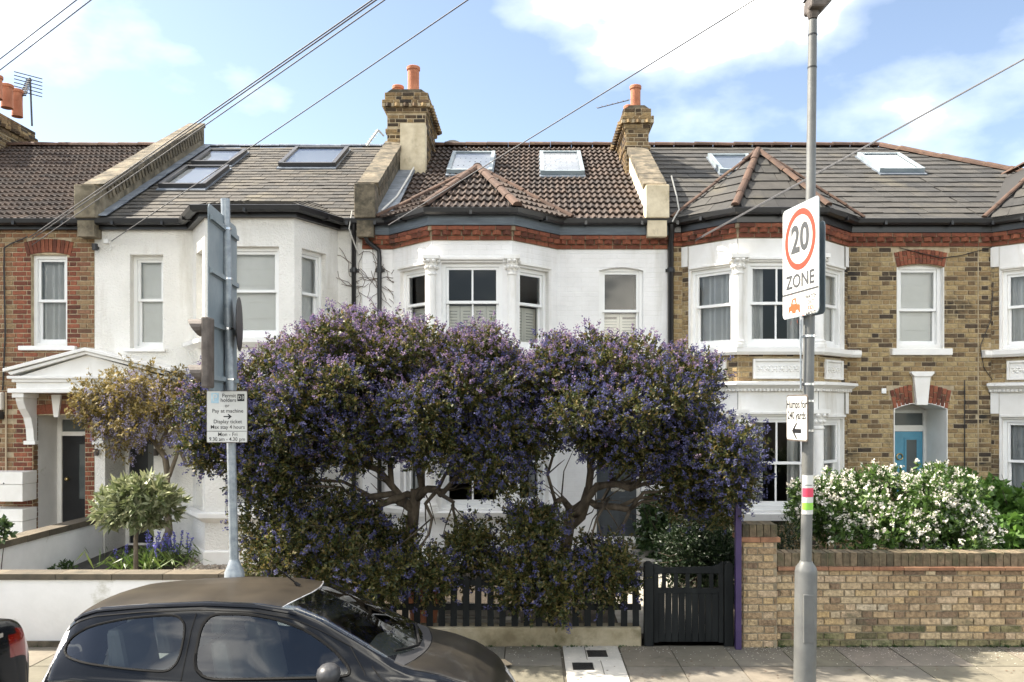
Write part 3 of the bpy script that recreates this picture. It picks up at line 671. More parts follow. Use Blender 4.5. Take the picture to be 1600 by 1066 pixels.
def flashing(house, x0, x1, y1=DR - .3):
    n = 6
    d0 = DE - .02
    for i in range(n):
        a, b = d0 + (y1 - d0) * i / n, d0 + (y1 - d0) * (i + 1) / n + .03; f = MB()
        f.prism([(a, rz(a) + .045), (b, rz(b) + .035), (b, rz(b) + .05), (a, rz(a) + .06)], x0, x1, 0); f.build('lead_flashing', 'lead', house)
def panel_door(house, B, u0, u1, z0, z1, w, m, name='door', glazed=None, knob=None, box_=None, panels=()):
    d = MB(B); d.box(u0, u1, w, w + .045, z0, z1); dr = d.build(name, m, house)
    for (a, b, c, e) in panels:
        p = MB(B); p.ring(a, b, c, e, .022, w - .012, w - .001); p.build('panel_moulding', m, dr)
    if glazed:
        a, b, c, e = glazed; p = MB(B); p.ring(a - .035, b + .035, c - .035, e + .035, .035, w - .014, w - .001); p.build('glazing_frame', m, dr)
        p = MB(B); p.box(a, b, w - .006, w - .002, c, e); p.build('pane', 'glassdim', dr)
    if knob: k = MB(B); k.lathe((knob[0], w - .03, knob[1]), [(.004, -.035), (.03, -.02), (.036, 0), (.03, .02), (.004, .035)], 12); k.build('door_knob', 'brass', dr, smooth=True)
    if box_: k = MB(B); k.ring(box_[0] - .11, box_[0] + .11, box_[1] - .03, box_[1] + .03, .012, w - .012, w - .001); k.box(box_[0] - .097, box_[0] + .097, w - .007, w - .001, box_[1] - .017, box_[1] + .017); k.build('letterbox', 'chrome', dr)
    return dr
mat('parastone', [(0.105, 0.0875, 0.0595), (0.182, 0.154, 0.105), (0.231, 0.196, 0.14)], .95, nscale=4, namt=.2, bscale=30, bstr=.6, dirt=[((.05, .045, .03), 3, .52, .7, (1, 1, 1))])
mat('glassdim', (.10, .115, .115), .12, nscale=3, namt=.1, coat=.6)

def path_of(xL, xl, x1, x2, xr, xR, YB): return [(xL, YH), (xl, YH), (x1, YB), (x2, YB), (xr, YH), (xR, YH)]

# ---------------------------------------------------------------- white painted house in the middle
YB = 12.40; xL, xR = hx(566), hx(1043); x1, x2 = PX(674.5, YB), PX(800, YB); xl, xr = x1 - .70, x2 + .70
def bz(py): return PZ(py, YB)
h3 = thing('terraced_house', 'white painted house behind the purple bushes, brown tiled roof and two skylights', 'house', ((xL + xR) / 2, YH, .08), 'houses of the terrace')
pth = path_of(xL, xl, x1, x2, xr, xR, YB); zb3 = hz(390)
W3 = (hx(936), hx(1005), hz(553), hz(418), .10); D3 = (hx(929), hx(1002), .42, 2.95, .30)
b = MB(MAIN)
wall_panel(b, xr, xR, -.1, zb3 + .2, [W3, D3]); wall_panel(b, xL, xl, -.1, zb3 + .2, []); arch_fill(b, W3[0], W3[1], W3[3] - .05, W3[3], 0, .10)
b.B = None
fac = [basis(pth[i], pth[i + 1]) for i in (1, 2, 3)]
ztop, zs1 = bz(410), 3.42; zg1, zg0 = bz(655), bz(795)
holes = {0: [(.20, .83, zs1, ztop - .05), (.20, .83, zg0, zg1)], 1: [(.148, 1.054, zs1, ztop), (.148, 1.054, zg0, zg1), (.3, .9, .28, .72)], 2: [(.16, .79, zs1, ztop - .05), (.16, .79, zg0, zg1)]}
for i, (B, ln) in enumerate(fac):
    b.B = B; wall_panel(b, 0, ln, -.1, zb3 + .2, holes[i])
b.build('wall', 'paintbrick', h3)
shell(h3, xL, xR, 'room')
for i, (B, ln) in enumerate(fac):
    for k, h in enumerate(holes[i]):
        if k == 2: sash(h3, B, *h[:4], recess=.06, dress=None); continue
        sash(h3, B, *h[:4], zm=(bz(471) if k == 0 else None), recess=.07, bar=(i == 1), dress=('shutters' if k == 0 else 'sides' if i != 1 else None))
        u0, u1 = h[0], h[1]
        MB(B).box(u0 - .03, u1 + .03, -.045, -.001, h[3] + .03, h[3] + .075).build('lintel_moulding', 'white', h3, bevel=.01)
sash(h3, MAIN, *W3[:4], zm=hz(485), recess=.07, dress='shutters', sill=(.06, .07, .07))
for (z0, z1) in ((zs1 - .06, bz(400)), (zg0 - .04, zg1 + .09)):
    for cx in (x1, x2): column(h3, cx, YB - .012, z0, z1, .068)
b = MB(); b.sweep([(xl - .06, YH - .001), (x1, YB), (x2, YB), (xr + .06, YH - .001)], [(0, zs1 - .15), (.09, zs1 - .15), (.11, zs1 - .07), (0, zs1 - .055)]); b.build('bay_sill', 'whitetrim', h3)
b = MB(); b.sweep([(xl - .06, YH - .001), (x1, YB), (x2, YB), (xr + .06, YH - .001)], [(0, zg0 - .12), (.10, zg0 - .12), (.12, zg0 - .05), (0, zg0 - .035)]); b.build('bay_sill', 'whitetrim', h3)
b = MB(); b.sweep([(xl - .1, YH - .001), (x1, YB), (x2, YB), (xr + .1, YH - .001)], [(0, zg1 + .28), (.04, zg1 + .28), (.10, zg1 + .36), (.14, zg1 + .40), (.14, zg1 + .44), (0, zg1 + .46)]); b.build('bay_cornice', 'whitetrim', h3)
panel_door(h3, MAIN, D3[0] + .05, D3[1] - .05, D3[2] + .03, D3[2] + 2.0, .22, 'doorslate', box_=((D3[0] + D3[1]) / 2 + .02, 1.22), knob=(D3[0] + .62, 1.3), panels=[(D3[0] + .12, D3[0] + .33, 1.4, 2.2), (D3[0] + .42, D3[0] + .63, 1.4, 2.2), (D3[0] + .12, D3[0] + .33, .6, 1.1), (D3[0] + .42, D3[0] + .63, .6, 1.1)])
b = MB(MAIN); b.ring(D3[0], D3[1], D3[2], D3[3], .05, .20, .29); b.box(D3[0] + .05, D3[1] - .05, .205, .285, 2.44, 2.5); b.build('door_frame', 'white', h3)
b = MB(MAIN); plate(b, D3[0] + .05, D3[1] - .05, 2.5, D3[3] - .05, .25); b.build('fanlight', 'glassdim', h3)
for k in range(3):
    MB().box(D3[0] - .2, D3[1] + .2, 12.2 - .30 * k + .3, 12.5 + .3 - .30 * k + (.0 if k else .29), .07, .40 - .12 * k - .001 * k).build('door_step', 'stepstone', h3, bevel=.01)
red_band(h3, pth, zb3)
b = MB(); zf0, zf1 = zb3 + .207, ZE - .03
b.sweep(pth, [(0, zf0), (.03, zf0), (.10, zf0 + .004), (.10, zf1), (0, zf1)]); b.build('fascia_board', 'fascia', h3)
gutter(h3, pth)
RT = ('roll', 'roof_tile')
main_roof(h3, xL, xR, RT, 'tile', .29, .205, .030, False)
xc = (x1 + x2) / 2; ap = (xc, 13.75, PZ(264, 13.75)); bk = (xc, DE + (ap[2] - ZE) / SL, ap[2])
ez = ZE - .02
bay_roof(h3, [(xl - .22, DE - .02, ez), (x1 - .09, YB - .20, ez), (x2 + .09, YB - .20, ez), (xr + .22, DE - .02, ez)], ap, bk, RT, 'tile', .27, .205, .03, False, .078)
for cs in (((710, 244.5), (767, 244.5), (771, 274), (702, 274)), ((847, 244), (904, 244), (910, 276), (846, 276))): skylight(h3, cs)
chimney(h3, -2.70, -1.98, 15.6, 17.1, 6.6, PZ(146, 15.6), 'r', [(PX(646, 16.1), 16.1, .118, PZ(102, 16.1) - PZ(155, 16.1)), (PX(622, 16.3), 16.3, .105, PZ(128, 16.3) - PZ(157, 16.3))])
MB().box(-2.42, -1.955, 15.35, 15.58, 6.7, PZ(197, 15.5)).build('rendered_flank', 'cream', h3)
chimney(h3, 1.74, 2.16, 15.3, 17.3, 6.6, PZ(171, 15.3), 'l', [(PX(993, 15.7), 15.7, .10, PZ(132, 15.7) - PZ(177, 15.7)), (PX(983, 16.5), 16.5, .10, PZ(146, 16.5) - PZ(182, 16.5))])
parapet(h3, -2.70, -2.44, .42, 'stone', 'stone', 15.7, bricks=(1, 'stone', .16, 26))
parapet(h3, 1.80, 2.10, .40, 'cream', 'stone', 15.6)
flashing(h3, -2.44, -2.14)
downpipe(h3, [(hx(573), YH - .16, ZE - .1), (hx(573), YH - .16, ZE - .25), (hx(577), YH - .13, ZE - .36), (hx(593), YH - .06, ZE - .48), (hx(594), YH - .06, ZE - .6), (hx(594), YH - .06, .1)])

# ---------------------------------------------------------------- yellow brick houses on the right
def brick_house(off, xL, xR, label, hipx, dress, dooron, panel_detail=True):
    H = thing('terraced_house', label, 'house', ((xL + xR) / 2, YH, .08), 'houses of the terrace')
    x1, x2 = PX(1153, YB) + off, PX(1278, YB) + off; xl, xr = x1 - .70, x2 + .70; pth = path_of(xL, xl, x1, x2, xr, xR, YB)
    zb = hz(386); W = (hx(1401) + off, hx(1475) + off, hz(545), hz(413), .10); D = (hx(1396) + off, hx(1480) + off, .28, hz(630), .75)
    b = MB(MAIN); wall_panel(b, xr, xR, -.1, zb + .2, [W, D]); wall_panel(b, xL, xl, -.1, zb + .2, [])
    arch_fill(b, W[0], W[1], W[3] - .05, W[3], .001, .10)
    z_s1, z_sp0, z_g1 = bz(541), bz(597), bz(650); z_lt = bz(373); z_g0 = bz(797)
    fac = [basis(pth[i], pth[i + 1]) for i in (1, 2, 3)]; bm = {0: (.13, 9), 1: (-1, 9), 2: (-1, .86)}
    for i, (B, ln) in enumerate(fac):
        b.B = B; wall_panel(b, 0, ln, z_sp0 + .0, z_s1, []); wall_panel(b, 0, ln, -.1, z_g0 - .1, []); b.quad((0, 0, z_lt), (ln, 0, z_lt), (ln, 0, zb + .2), (0, 0, zb + .2))
        if i != 1:
            for zz0, zz1 in ((z_s1, z_lt), (z_g0 - .1, z_sp0)): b.quad(*[((0 if i == 0 else ln - .125) + q_[0], 0, q_[1]) for q_ in ((0, zz0), (.125, zz0), (.125, zz1), (0, zz1))])
    wall = b.build('wall', 'mortar', H)
    # bricks of the flat front and of the bay
    k_arch = lambda u0, u1, z0, z1, ex: (lambda z: (u0 - ex * (z - z0) / (z1 - z0), u1 + ex * (z - z0) / (z1 - z0)) if z0 < z < z1 else None)
    ha = W[3] - .035; hd_ = D[3] - .06
    ps = lay_bricks(MAIN, xr, xR, -.05, zb, [W[:4], D[:4], k_arch(W[0], W[1], ha, ha + .27, .09), k_arch(D[0], D[1], hd_, hd_ + .34, .12), (W[0] - .12, W[1] + .12, W[2] - .12, W[2])])
    ps += lay_bricks(MAIN, xL + .01, xl, -.05, zb, [])
    pans = {0: (.23, .80), 1: (.22, .98), 2: (.20, .78)}; pz = (bz(592), bz(561))
    for i, (B, ln) in enumerate(fac):
        ps += lay_bricks(B, 0, ln, z_sp0, z_s1 - .10, [(*pans[i], *pz)]); ps += lay_bricks(B, 0, ln, -.05, z_g0 - .14, [])
        if i != 1:
            for zz0, zz1 in ((z_s1, bz(409) + .02), (z_g0 - .03, bz(650) + .02)): ps += lay_bricks(B, 0 if i == 0 else ln - .118, .118 if i == 0 else ln, zz0, zz1, [])
    finish('brick', ps, 'brick', 'stock', wall)
    finish('arch_brick', arch_bricks(MAIN, W[0] - .0, W[1] + .0, W[3] - .05, W[3] + .0, .235, 13) + [M for M in arch_bricks(MAIN, D[0], D[1], D[3] - .10, D[3], .30, 14) if abs(M.translation.x - (D[0] + D[1]) / 2) > .13], 'brick', 'redbrick', wall)
    shell(H, xL, xR, 'room')
    # bay dressings
    wins = {0: (.16, .90), 1: (.14, ln_ - .14) if (ln_ := fac[1][1]) else None, 2: (.09, .83)}
    for i, (B, ln) in enumerate(fac):
        for lev, (z0, z1, zt) in enumerate(((z_s1, bz(409), z_lt), (z_g0, z_g1, z_sp0))):
            a, c = wins[i]; q = MB(B); lo, hi = (.12, ln) if i == 0 else (0, ln) if i == 1 else (0, ln - .12)
            wall_panel(q, lo, hi, z0 - .03, zt, [(a, c, z0, z1 - (.05 if i != 1 else 0), .10)], w=-.012)
            if i == 0: q.quad((lo, -.012, z0 - .03), (lo, .02, z0 - .03), (lo, .02, zt), (lo, -.012, zt))
            if i == 2: q.quad((hi, -.012, z0 - .03), (hi, .02, z0 - .03), (hi, .02, zt), (hi, -.012, zt))
            if i == 0: q.quad((0, -.03, z1 + .03), (.12, -.03, z1 + .03), (.12, -.03, zt), (0, -.03, zt)); 
            if i == 2: q.quad((ln - .12, -.03, z1 + .03), (ln, -.03, z1 + .03), (ln, -.03, zt), (ln - .12, -.03, zt))
            q.build('bay_surround', 'white', H)
            sash(H, B, a, c, z0, z1 - (.05 if i != 1 else 0), zm=(bz(473) if lev == 0 else bz(724)), recess=.04, bar=(i == 1), dress=dress[lev][i])
            MB(B).box(a - .02, c + .02, -.05, -.014, z1 + .025 - (.05 if i != 1 else 0), z1 + .065 - (.05 if i != 1 else 0)).build('lintel_moulding', 'white', H, bevel=.008)
    bp = [(xl - .02, YH - .001), (x1, YB), (x2, YB), (xr + .02, YH - .001)]; bpe = [(xl - .16, YH - .001)] + [(xl, YH - .002)] + bp[1:3] + [(xr, YH - .002), (xr + .18, YH - .001)]
    q = MB(); q.sweep(bpe, [(0, z_s1 - .13), (.10, z_s1 - .13), (.13, z_s1 - .09), (.13, z_s1 - .03), (0, z_s1 - .005)]); q.build('bay_sill', 'whitetrim', H)
    q = MB(); q.sweep(bp, [(0, z_sp0 - .14), (.05, z_sp0 - .14), (.06, z_sp0 - .10), (.13, z_sp0 - .055), (.16, z_sp0 - .045), (.16, z_sp0 - .005), (0, z_sp0 + .012)]); q.build('bay_cornice', 'whitetrim', H)
    q = MB(); q.sweep(bp, [(0, z_g0 - .15), (.09, z_g0 - .15), (.11, z_g0 - .05), (0, z_g0 - .031)]); q.build('bay_sill', 'whitetrim', H)
    q = MB()
    for i, (B, ln) in enumerate(fac):
        q.B = B; n = int(ln / .055)
        for k in range(n): q.box(ln / n * (k + .2), ln / n * (k + .75), -.088, -.04, z_sp0 - .135, z_sp0 - .10)
    q.build('dentil_row', 'white', H)
    for i, (B, ln) in enumerate(fac):
        a, c = pans[i]; q = MB(B); q.ring(a, c, pz[0], pz[1], .035, -.045, .0); q.box(a + .035, c - .035, -.012, .0, pz[0] + .035, pz[1] - .035)
        pn = q.build('spandrel_panel', 'white', H, bevel=.006)
        r_ = MB(B); n = max(3, int((c - a) / .11))
        for k in range(n):
            u = a + .06 + (c - a - .12) * (k + .5) / n
            for (du, dz, s) in ((0, 0, .034), (-.03, .035, .02), (.03, -.035, .02), (.03, .035, .018), (-.03, -.035, .018)): r_.lathe((u + du, -.012, (pz[0] + pz[1]) / 2 + dz), [(.002, -s * .7), (s * .8, -s * .3), (s, 0), (s * .8, s * .3), (.002, s * .7)], 7)
        r_.build('relief_ornament', 'white', pn)
    for (z0, z1) in ((z_s1 - .03, bz(399)), (z_g0 - .03, bz(640))):
        for cx in (x1, x2): column(H, cx, YB - .03, z0, z1, .075)
    # plain window and door
    sash(H, MAIN, *W[:4], zm=hz(483), recess=.08, dress='blind', sill=(.10, .08, .105), fr=.07)
    q = MB(MAIN)
    for (a, c) in ((W[0], W[0] + .012), (W[1] - .012, W[1])): q.box(a, c, -.006, .078, W[2], W[3] - .05)
    for (a, c) in ((D[0] + .001, D[0] + .014), (D[1] - .014, D[1] - .001)): q.box(a, c, -.016, .74, D[2], D[3] - .10)
    arch_fill(q, D[0] + .001, D[1] - .001, D[3] - .10, D[3], -.0145, .74)
    q.box(D[0] + .015, D[1] - .015, .735, .748, D[3] - .12, D[3] + .05)
    q.build('painted_reveal', 'white', H)
    q = MB(MAIN); mid = (D[0] + D[1]) / 2; q.prism([(mid - .085, hz(632) - .01), (mid + .085, hz(632) - .01), (mid + .13, hz(589)), (mid - .13, hz(589))], -.075, -.002)
    q.prism([(mid - .13, hz(589)), (mid + .13, hz(589)), (mid + .18, hz(584)), (mid + .18, hz(581)), (mid - .18, hz(581)), (mid - .18, hz(584))], -.095, -.002); q.build('keystone', 'white', H, bevel=.006)
    dw = .66; zd = PZ(674, YH + .7)
    q = MB(MAIN); q.ring(D[0] + .015, D[1] - .015, D[2], D[3] - .11, .05, .66, .73); q.box(D[0] + .065, D[1] - .065, .665, .725, zd, zd + .10); q.build('door_frame', 'white', H)
    q = MB(MAIN); plate(q, D[0] + .065, D[1] - .065, zd + .10, D[3] - .15, .70); q.build('fanlight', 'glassdim', H)
    a, c = D[0] + .068, D[1] - .068; m_ = (a + c) / 2
    panel_door(H, MAIN, a, c, D[2] + .02, zd - .003, .685, 'doorblue', glazed=(c - .27, c - .10, zd - .95, zd - .14), knob=None, panels=[(a + .08, m_ - .03, D[2] + .15, zd - 1.1), (m_ + .03, c - .08, D[2] + .15, zd - 1.1)])
    q = MB(MAIN); n = 16; q.tube([(m_ - .03 + .05 * math.cos(t * 2 * math.pi / n), .665, zd - .42 + .05 * math.sin(t * 2 * math.pi / n)) for t in range(n + 1)], .011, 6); q.build('door_knocker', 'brass', H, smooth=True)
    MB().box(D[0] - .1, D[1] + .1, YH - .45, YH + .73, .05, D[2] - .002).build('door_step', 'stepstone', H, bevel=.01)
    red_band(H, pth, zb)
    q = MB(); q.sweep(pth, [(0, zb + .207), (.03, zb + .207), (.10, zb + .209), (.10, ZE - .03), (0, ZE - .03)]); q.build('fascia_board', 'blackgloss', H)
    gutter(H, pth)
    ST = ('slate', 'roof_slate')
    main_roof(H, xL, xR, ST, 'slateart', .31, .36, .011, True, hip=hipx)
    xc = (x1 + x2) / 2 + .0; ap = (xc + .02, 13.55, PZ(237, 13.55)); bk = (xc + .02, DE + (ap[2] - ZE) / SL, ap[2])
    bay_roof(H, [(xl - .20, DE - .02, ez), (x1 - .09, YB - .20, ez), (x2 + .09, YB - .20, ez), (xr + .20, DE - .02, ez)], ap, bk, ST, 'slateart', .27, .32, .010, True, .062)
    return H
h4 = brick_house(0, hx(1043) + .002, 7.03, 'yellow brick house with the blue front door and a slate roof', None, (('net', 'sides', 'blind'), ('sides', 'sides', 'net')), True)
for cs in (((1109, 248.6), (1167, 248.6), (1186, 273), (1126, 273.7)), ((1340.5, 247), (1401, 247), (1440, 271.6), (1377.7, 272.6))): skylight(h4, cs, 'signback')
downpipe(h4, [(hx(1047), YH - .16, ZE - .1), (hx(1047), YH - .14, ZE - .25), (hx(1047), YH - .07, ZE - .36), (hx(1047), YH - .07, .1)], .045)
h5 = brick_house(4.86, 7.032, 11.46, 'yellow brick house cut off by the right edge of the picture', 7.21, (('net', 'sides', 'net'), ('net', 'sides', 'net')), True)

# ---------------------------------------------------------------- white rendered house
YB2 = 12.25; xL, xR = hx(148), hx(566) - .002
def cz(py): return PZ(py, YB2)
x1, x2 = PX(320, YB2), PX(460, YB2); xl, xr = hx(301), hx(528)
h2 = thing('terraced_house', 'rough white rendered house with slate roof and three skylights, behind the twisted wisteria', 'house', ((xL + xR) / 2, YH, .08), 'houses of the terrace')
pth = path_of(xL, xl, x1, x2, xr, xR, YB2)
W2 = (hx(203), hx(255), hz(545), hz(398), .16); D2 = (hx(164), hx(240), .23, hz(648), .75)
b = MB(MAIN); wall_panel(b, xL, xl, -.1, ZE - .1, [W2, D2]); wall_panel(b, xr, xR, -.1, ZE - .1, [])
fac = [basis(pth[i], pth[i + 1]) for i in (1, 2, 3)]
z1t, z1b, z0t, z0b = cz(385), cz(527), cz(655), cz(800)
hol = {}
for i, (B, ln) in enumerate(fac):
    b.B = B; a, c = ((.27, .80), (.30, 1.09), (.15, .70))[i]
    if i == 0: a, c = ln * .3, ln * .82
    if i == 2: a, c = ln * .16, ln * .72
    hol[i] = [(a, c, z1b, z1t, .14), (a, c, z0b, z0t, .14)]; wall_panel(b, 0, ln, -.1, ZE - .1, hol[i])
b.build('wall', 'render', h2); shell(h2, xL, xR, 'room')
for i, (B, ln) in enumerate(fac):
    for h in hol[i]: sash(h2, B, *h[:4], recess=.10, dress='blind', zm=(cz(453) if h[2] > 2 else None))
sash(h2, MAIN, *W2[:4], recess=.13, dress='blind', zm=hz(467), sill=(.06, .09, .05))
bp = [(xl - .05, YH - .001), (x1, YB2), (x2, YB2), (xr + .05, YH - .001)]
for zz in (z1b, z0b):
    q = MB(); q.sweep(bp, [(0, zz - .15), (.03, zz - .15), (.10, zz - .08), (.10, zz - .02), (0, zz - .004)]); q.build('bay_sill', 'whitetrim', h2)
for i in (0, 1, 2, 3):
    q = MB(); B, ln = fac[0]; q.B = B; q.prism([(-.09, z1b - .15), (-.001, z1b - .15), (-.001, z1b - .34), (-.03, z1b - .32), (-.05, z1b - .25)], .05 + i * .22, .10 + i * .22, 0); q.build('sill_bracket', 'whitetrim', h2)
q = MB(); q.sweep(bp, [(0, -.08), (.025, -.08), (.025, .40), (0, .43)]); q.build('plinth', 'white', h2)
q = MB(); q.box(D2[1], xl, YH - .022, YH - .001, -.05, .43); q.build('plinth', 'white', h2)
q = MB(); q.sweep(pth, [(0, ZE - .16), (.09, ZE - .16), (.09, ZE - .03), (0, ZE - .03)]); q.build('fascia_board', 'blackgloss', h2)
gutter(h2, pth)
main_roof(h2, xL, xR, ('slate', 'roof_slate'), 'slate', .195, .26, .008, True, ridge_m='lead', ridge_r=.06)
yb_ = 13.75; o2 = [Vector((xl - .12, DE - .02, ez)), Vector((x1 - .09, YB2 - .20, ez)), Vector((x2 + .09, YB2 - .20, ez)), Vector((xr + .12, DE - .02, ez))]
R2, R3 = Vector((x1 + .1, yb_, rz(yb_))), Vector((x2 - .1, yb_, rz(yb_)))
d = MB(); k = Vector((0, 0, -.015))
for f in ((o2[0], o2[1], R2), (o2[1], o2[2], R3, R2), (o2[2], o2[3], R3)): d.quad(*[p + k for p in f])
br = d.build('bay_roof', 'dark', h2); ps = []
for (a, c, pts) in ((o2[0], o2[1], (o2[0], o2[1], R2)), (o2[1], o2[2], (o2[1], o2[2], R3, R2)), (o2[2], o2[3], (o2[2], o2[3], R3))):
    o, U, V = facet_frame(a, c, pts[2]); ps += lay_roof(o, U, V, [((p - o).dot(U), (p - o).dot(V)) for p in pts], .195, .26, 'slate', .008, True)
finish('roof_slate', ps, 'slate', 'slate', br)
for cs in (((294, 265.6), (358, 267.5), (315, 297.5), (255, 295.6)), ((328, 240.5), (384, 241), (360, 260.7), (306, 260)), ((462, 237), (542, 237), (524, 262.7), (442, 263.8))): skylight(h2, cs, 'plastic')
parapet(h2, -7.02, -6.76, .40, 'parastone', 'stone', DR, bricks=(1, 'stone', .20, 34))
flashing(h2, -6.76, -6.60, DR - .1)
downpipe(h2, [(hx(556), YH - .16, ZE - .1), (hx(556), YH - .14, ZE - .25), (hx(554), YH - .06, ZE - .36), (hx(554), YH - .06, .1)])
a, c = D2[0] + .06, D2[1] - .02; zd = PZ(681, YH + .7)
q = MB(MAIN); q.ring(D2[0] + .002, D2[1] - .002, .23, D2[3] - .02, .06, .66, .74); q.box(D2[0] + .062, D2[1] - .062, .665, .735, zd, zd + .06); q.build('door_frame', 'white', h2)
panel_door(h2, MAIN, D2[0] + .065, D2[1] - .065, .25, zd - .003, .69, 'doorblack', glazed=(D2[0] + .36, D2[1] - .16, .95, zd - .14), knob=(D2[0] + .14, 1.1))
q = MB(MAIN); plate(q, D2[0] + .062, D2[1] - .062, zd + .06, D2[3] - .08, .70); q.build('fanlight', 'glassdim', h2)
MB().box(D2[0] - .05, D2[1] + .02, YH + .005, YH + .73, .04, .242).build('door_step', 'path', h2)

# ---------------------------------------------------------------- brick house at the left edge
xL, xR = -12.2, hx(148) - .002
h1 = thing('terraced_house', 'red and yellow brick house at the left edge with dark tiled roof', 'house', (-9.5, YH, .08), 'houses of the terrace')
W1 = (hx(49), hx(105), hz(541), hz(398), .10); D1 = (hx(51), hx(133), .25, hz(649), .73); W0 = (hx(-130), hx(-46), hz(541), hz(398), .10)
b = MB(MAIN); wall_panel(b, xL, xR, -.1, ZE - .1, [W1, D1, W0]); w1 = b.build('wall', 'mortar', h1)
kf = lambda u0, u1, z0, z1, ex: (lambda z: (u0 - ex * (z - z0) / (z1 - z0), u1 + ex * (z - z0) / (z1 - z0)) if z0 < z < z1 else None)
hl = [W1[:4], D1[:4], W0[:4], kf(W1[0], W1[1], W1[3] - .04, W1[3] + .24, .07)]
allb = lay_bricks(MAIN, xL, xR, -.05, ZE - .15, hl)
def isred(M):
    x, z = M.translation.x, M.translation.z
    if W1[2] - .15 < z < W1[3] + .1 and (W1[0] - .22 < x < W1[0] or W1[1] < x < W1[1] + .20): return True
    if z < D1[3] + .08 and (D1[0] - .24 < x < D1[0] or D1[1] < x): return True
    return z < 2.6 and random.random() < .12
finish('brick', [M for M in allb if not isred(M)], 'brick', 'rustbrick', w1); finish('red_brick', [M for M in allb if isred(M)], 'brick', 'redbrick', w1, rest='red_brick_field')
finish('arch_brick', arch_bricks(MAIN, W1[0] - .06, W1[1] + .06, W1[3] - .02, W1[3] + .03, .22, 12, .22, two=False) + arch_bricks(MAIN, D1[0], D1[1], D1[3], D1[3] + .02, .16, 11, .2, two=False), 'brick', 'redbrick', w1)
q = MB(); q.box(D1[0] + .001, D1[0] + .012, YH + .13, YH + .66, .2, D1[3] - .01); q.build('painted_reveal', 'whitewall', h1)
finish('brick', lay_bricks(basis((D1[0] + .001, YH), (D1[0] + .001, YH + .13))[0], 0, .13, .2, D1[3] - .01), 'brick', 'rustbrick', w1)
shell(h1, xL, xR, 'room')
sash(h1, MAIN, *W1[:4], recess=.07, dress='net', zm=hz(469), sill=(.16, .09, .07)); sash(h1, MAIN, *W0[:4], recess=.07, dress='net', sill=(.16, .09, .07))
zd = PZ(681, YH + .7)
q = MB(MAIN); q.ring(D1[0] + .013, D1[1] - .002, .256, D1[3] - .005, .07, .66, .74); q.box(D1[0] + .083, D1[1] - .072, .665, .735, zd, zd + .07); q.build('door_frame', 'white', h1)
panel_door(h1, MAIN, D1[0] + .085, D1[1] - .074, .27, zd - .003, .69, 'doorblack', glazed=(D1[0] + .36, D1[1] - .20, 1.02, zd - .14), knob=(D1[0] + .17, 1.35), box_=(D1[1] - .22, .92))
q = MB(MAIN); plate(q, D1[0] + .083, D1[1] - .072, zd + .07, D1[3] - .075, .70); q.build('fanlight', 'glassdim', h1)
MB().box(D1[0] - .05, D1[1] + .05, YH - .1, YH + .73, .04, .255).build('door_step', 'stepstone', h1)
q = MB(); q.sweep([(xL, YH), (xR, YH)], [(0, ZE - .16), (.09, ZE - .16), (.09, ZE - .03), (0, ZE - .03)]); q.build('fascia_board', 'blackgloss', h1)
gutter(h1, [(xL, YH), (xR, YH)])
main_roof(h1, xL, xR, RT, 'tile', .25, .205, .028, False)
yc0, yc1 = 15.9, 18.0; xcr = PX(50, yc1)
chimney(h1, xcr - .8, xcr, yc0, yc1, 6.4, PZ(206, yc1), 'r', [(PX(27, 17.2), 17.2, .105, .56), (PX(11, 16.7), 16.7, .11, .47), (PX(-6, 16.2), 16.2, .11, .45)])
# ================================================================ porch over the two left doors
yp = 12.66; pc = thing('porch_canopy', 'white pedimented porch canopy with scroll brackets over the two left front doors', 'canopy', (PX(134, yp), YH, 2.7))
X0, X1, XM = PX(6, yp), PX(270, yp), PX(134, yp); za, ze_, zc_ = PZ(543, yp), PZ(576, yp), PZ(592, yp)
q = MB(); t = .055
q.prism([(X0, ze_), (XM, za), (X1, ze_), (X1, ze_ - t), (XM, za - t), (X0, ze_ - t)], yp - .04, YH - .002); q.build('raking_cornice', 'whitetrim', pc, bevel=.008)
q = MB(); q.prism([(X0 + .06, ze_ - t - .004), (XM, za - t - .004), (X1 - .06, ze_ - t - .004), (X1 - .1, ze_ - t - .04), (XM, za - t - .045), (X0 + .1, ze_ - t - .04)], yp - .005, YH - .003); q.build('moulding', 'white', pc)
q = MB(); q.prism([(X0 + .16, zc_ + .03), (XM, za - t - .05), (X1 - .16, zc_ + .03)], yp + .07, YH - .004); q.build('tympanum', 'white', pc)
q = MB(); q.box(X0 + .04, X1 - .04, yp, YH - .005, zc_ - .0, zc_ + .045); q.box(X0 + .09, X1 - .09, yp + .04, YH - .006, zc_ - .05, zc_ - .001); q.build('cornice', 'whitetrim', pc, bevel=.008)
q = MB(); q.box(X0 + .14, X1 - .14, yp + .08, YH - .007, PZ(607, yp), zc_ - .051); q.build('frieze', 'white', pc)
q = MB(); q.box(X0 + .05, X1 - .05, yp + .0, YH - .008, PZ(614, yp), PZ(607, yp) - .001); q.build('ledge', 'whitetrim', pc, bevel=.008)
zt = PZ(614, yp) - .002
for xx in (X0 + .10, X1 - .26, XM - .08):
    q = MB(); q.prism([(yp + .06, zt), (YH - .002, zt), (YH - .002, zt - .74), (YH - .09, zt - .74), (YH - .11, zt - .55), (YH - .17, zt - .38), (YH - .30, zt - .24), (yp + .08, zt - .12)], xx + .03, xx + .15, 0)
    br_ = q.build('bracket', 'white', pc, bevel=.006)
    q = MB(); q.box(xx, xx + .18, yp + .03, YH - .003, zt - .07, zt - .001); q.box(xx + .0, xx + .18, YH - .12, YH - .003, zt - .80, zt - .742); q.build('bracket_cap', 'white', br_, bevel=.006)
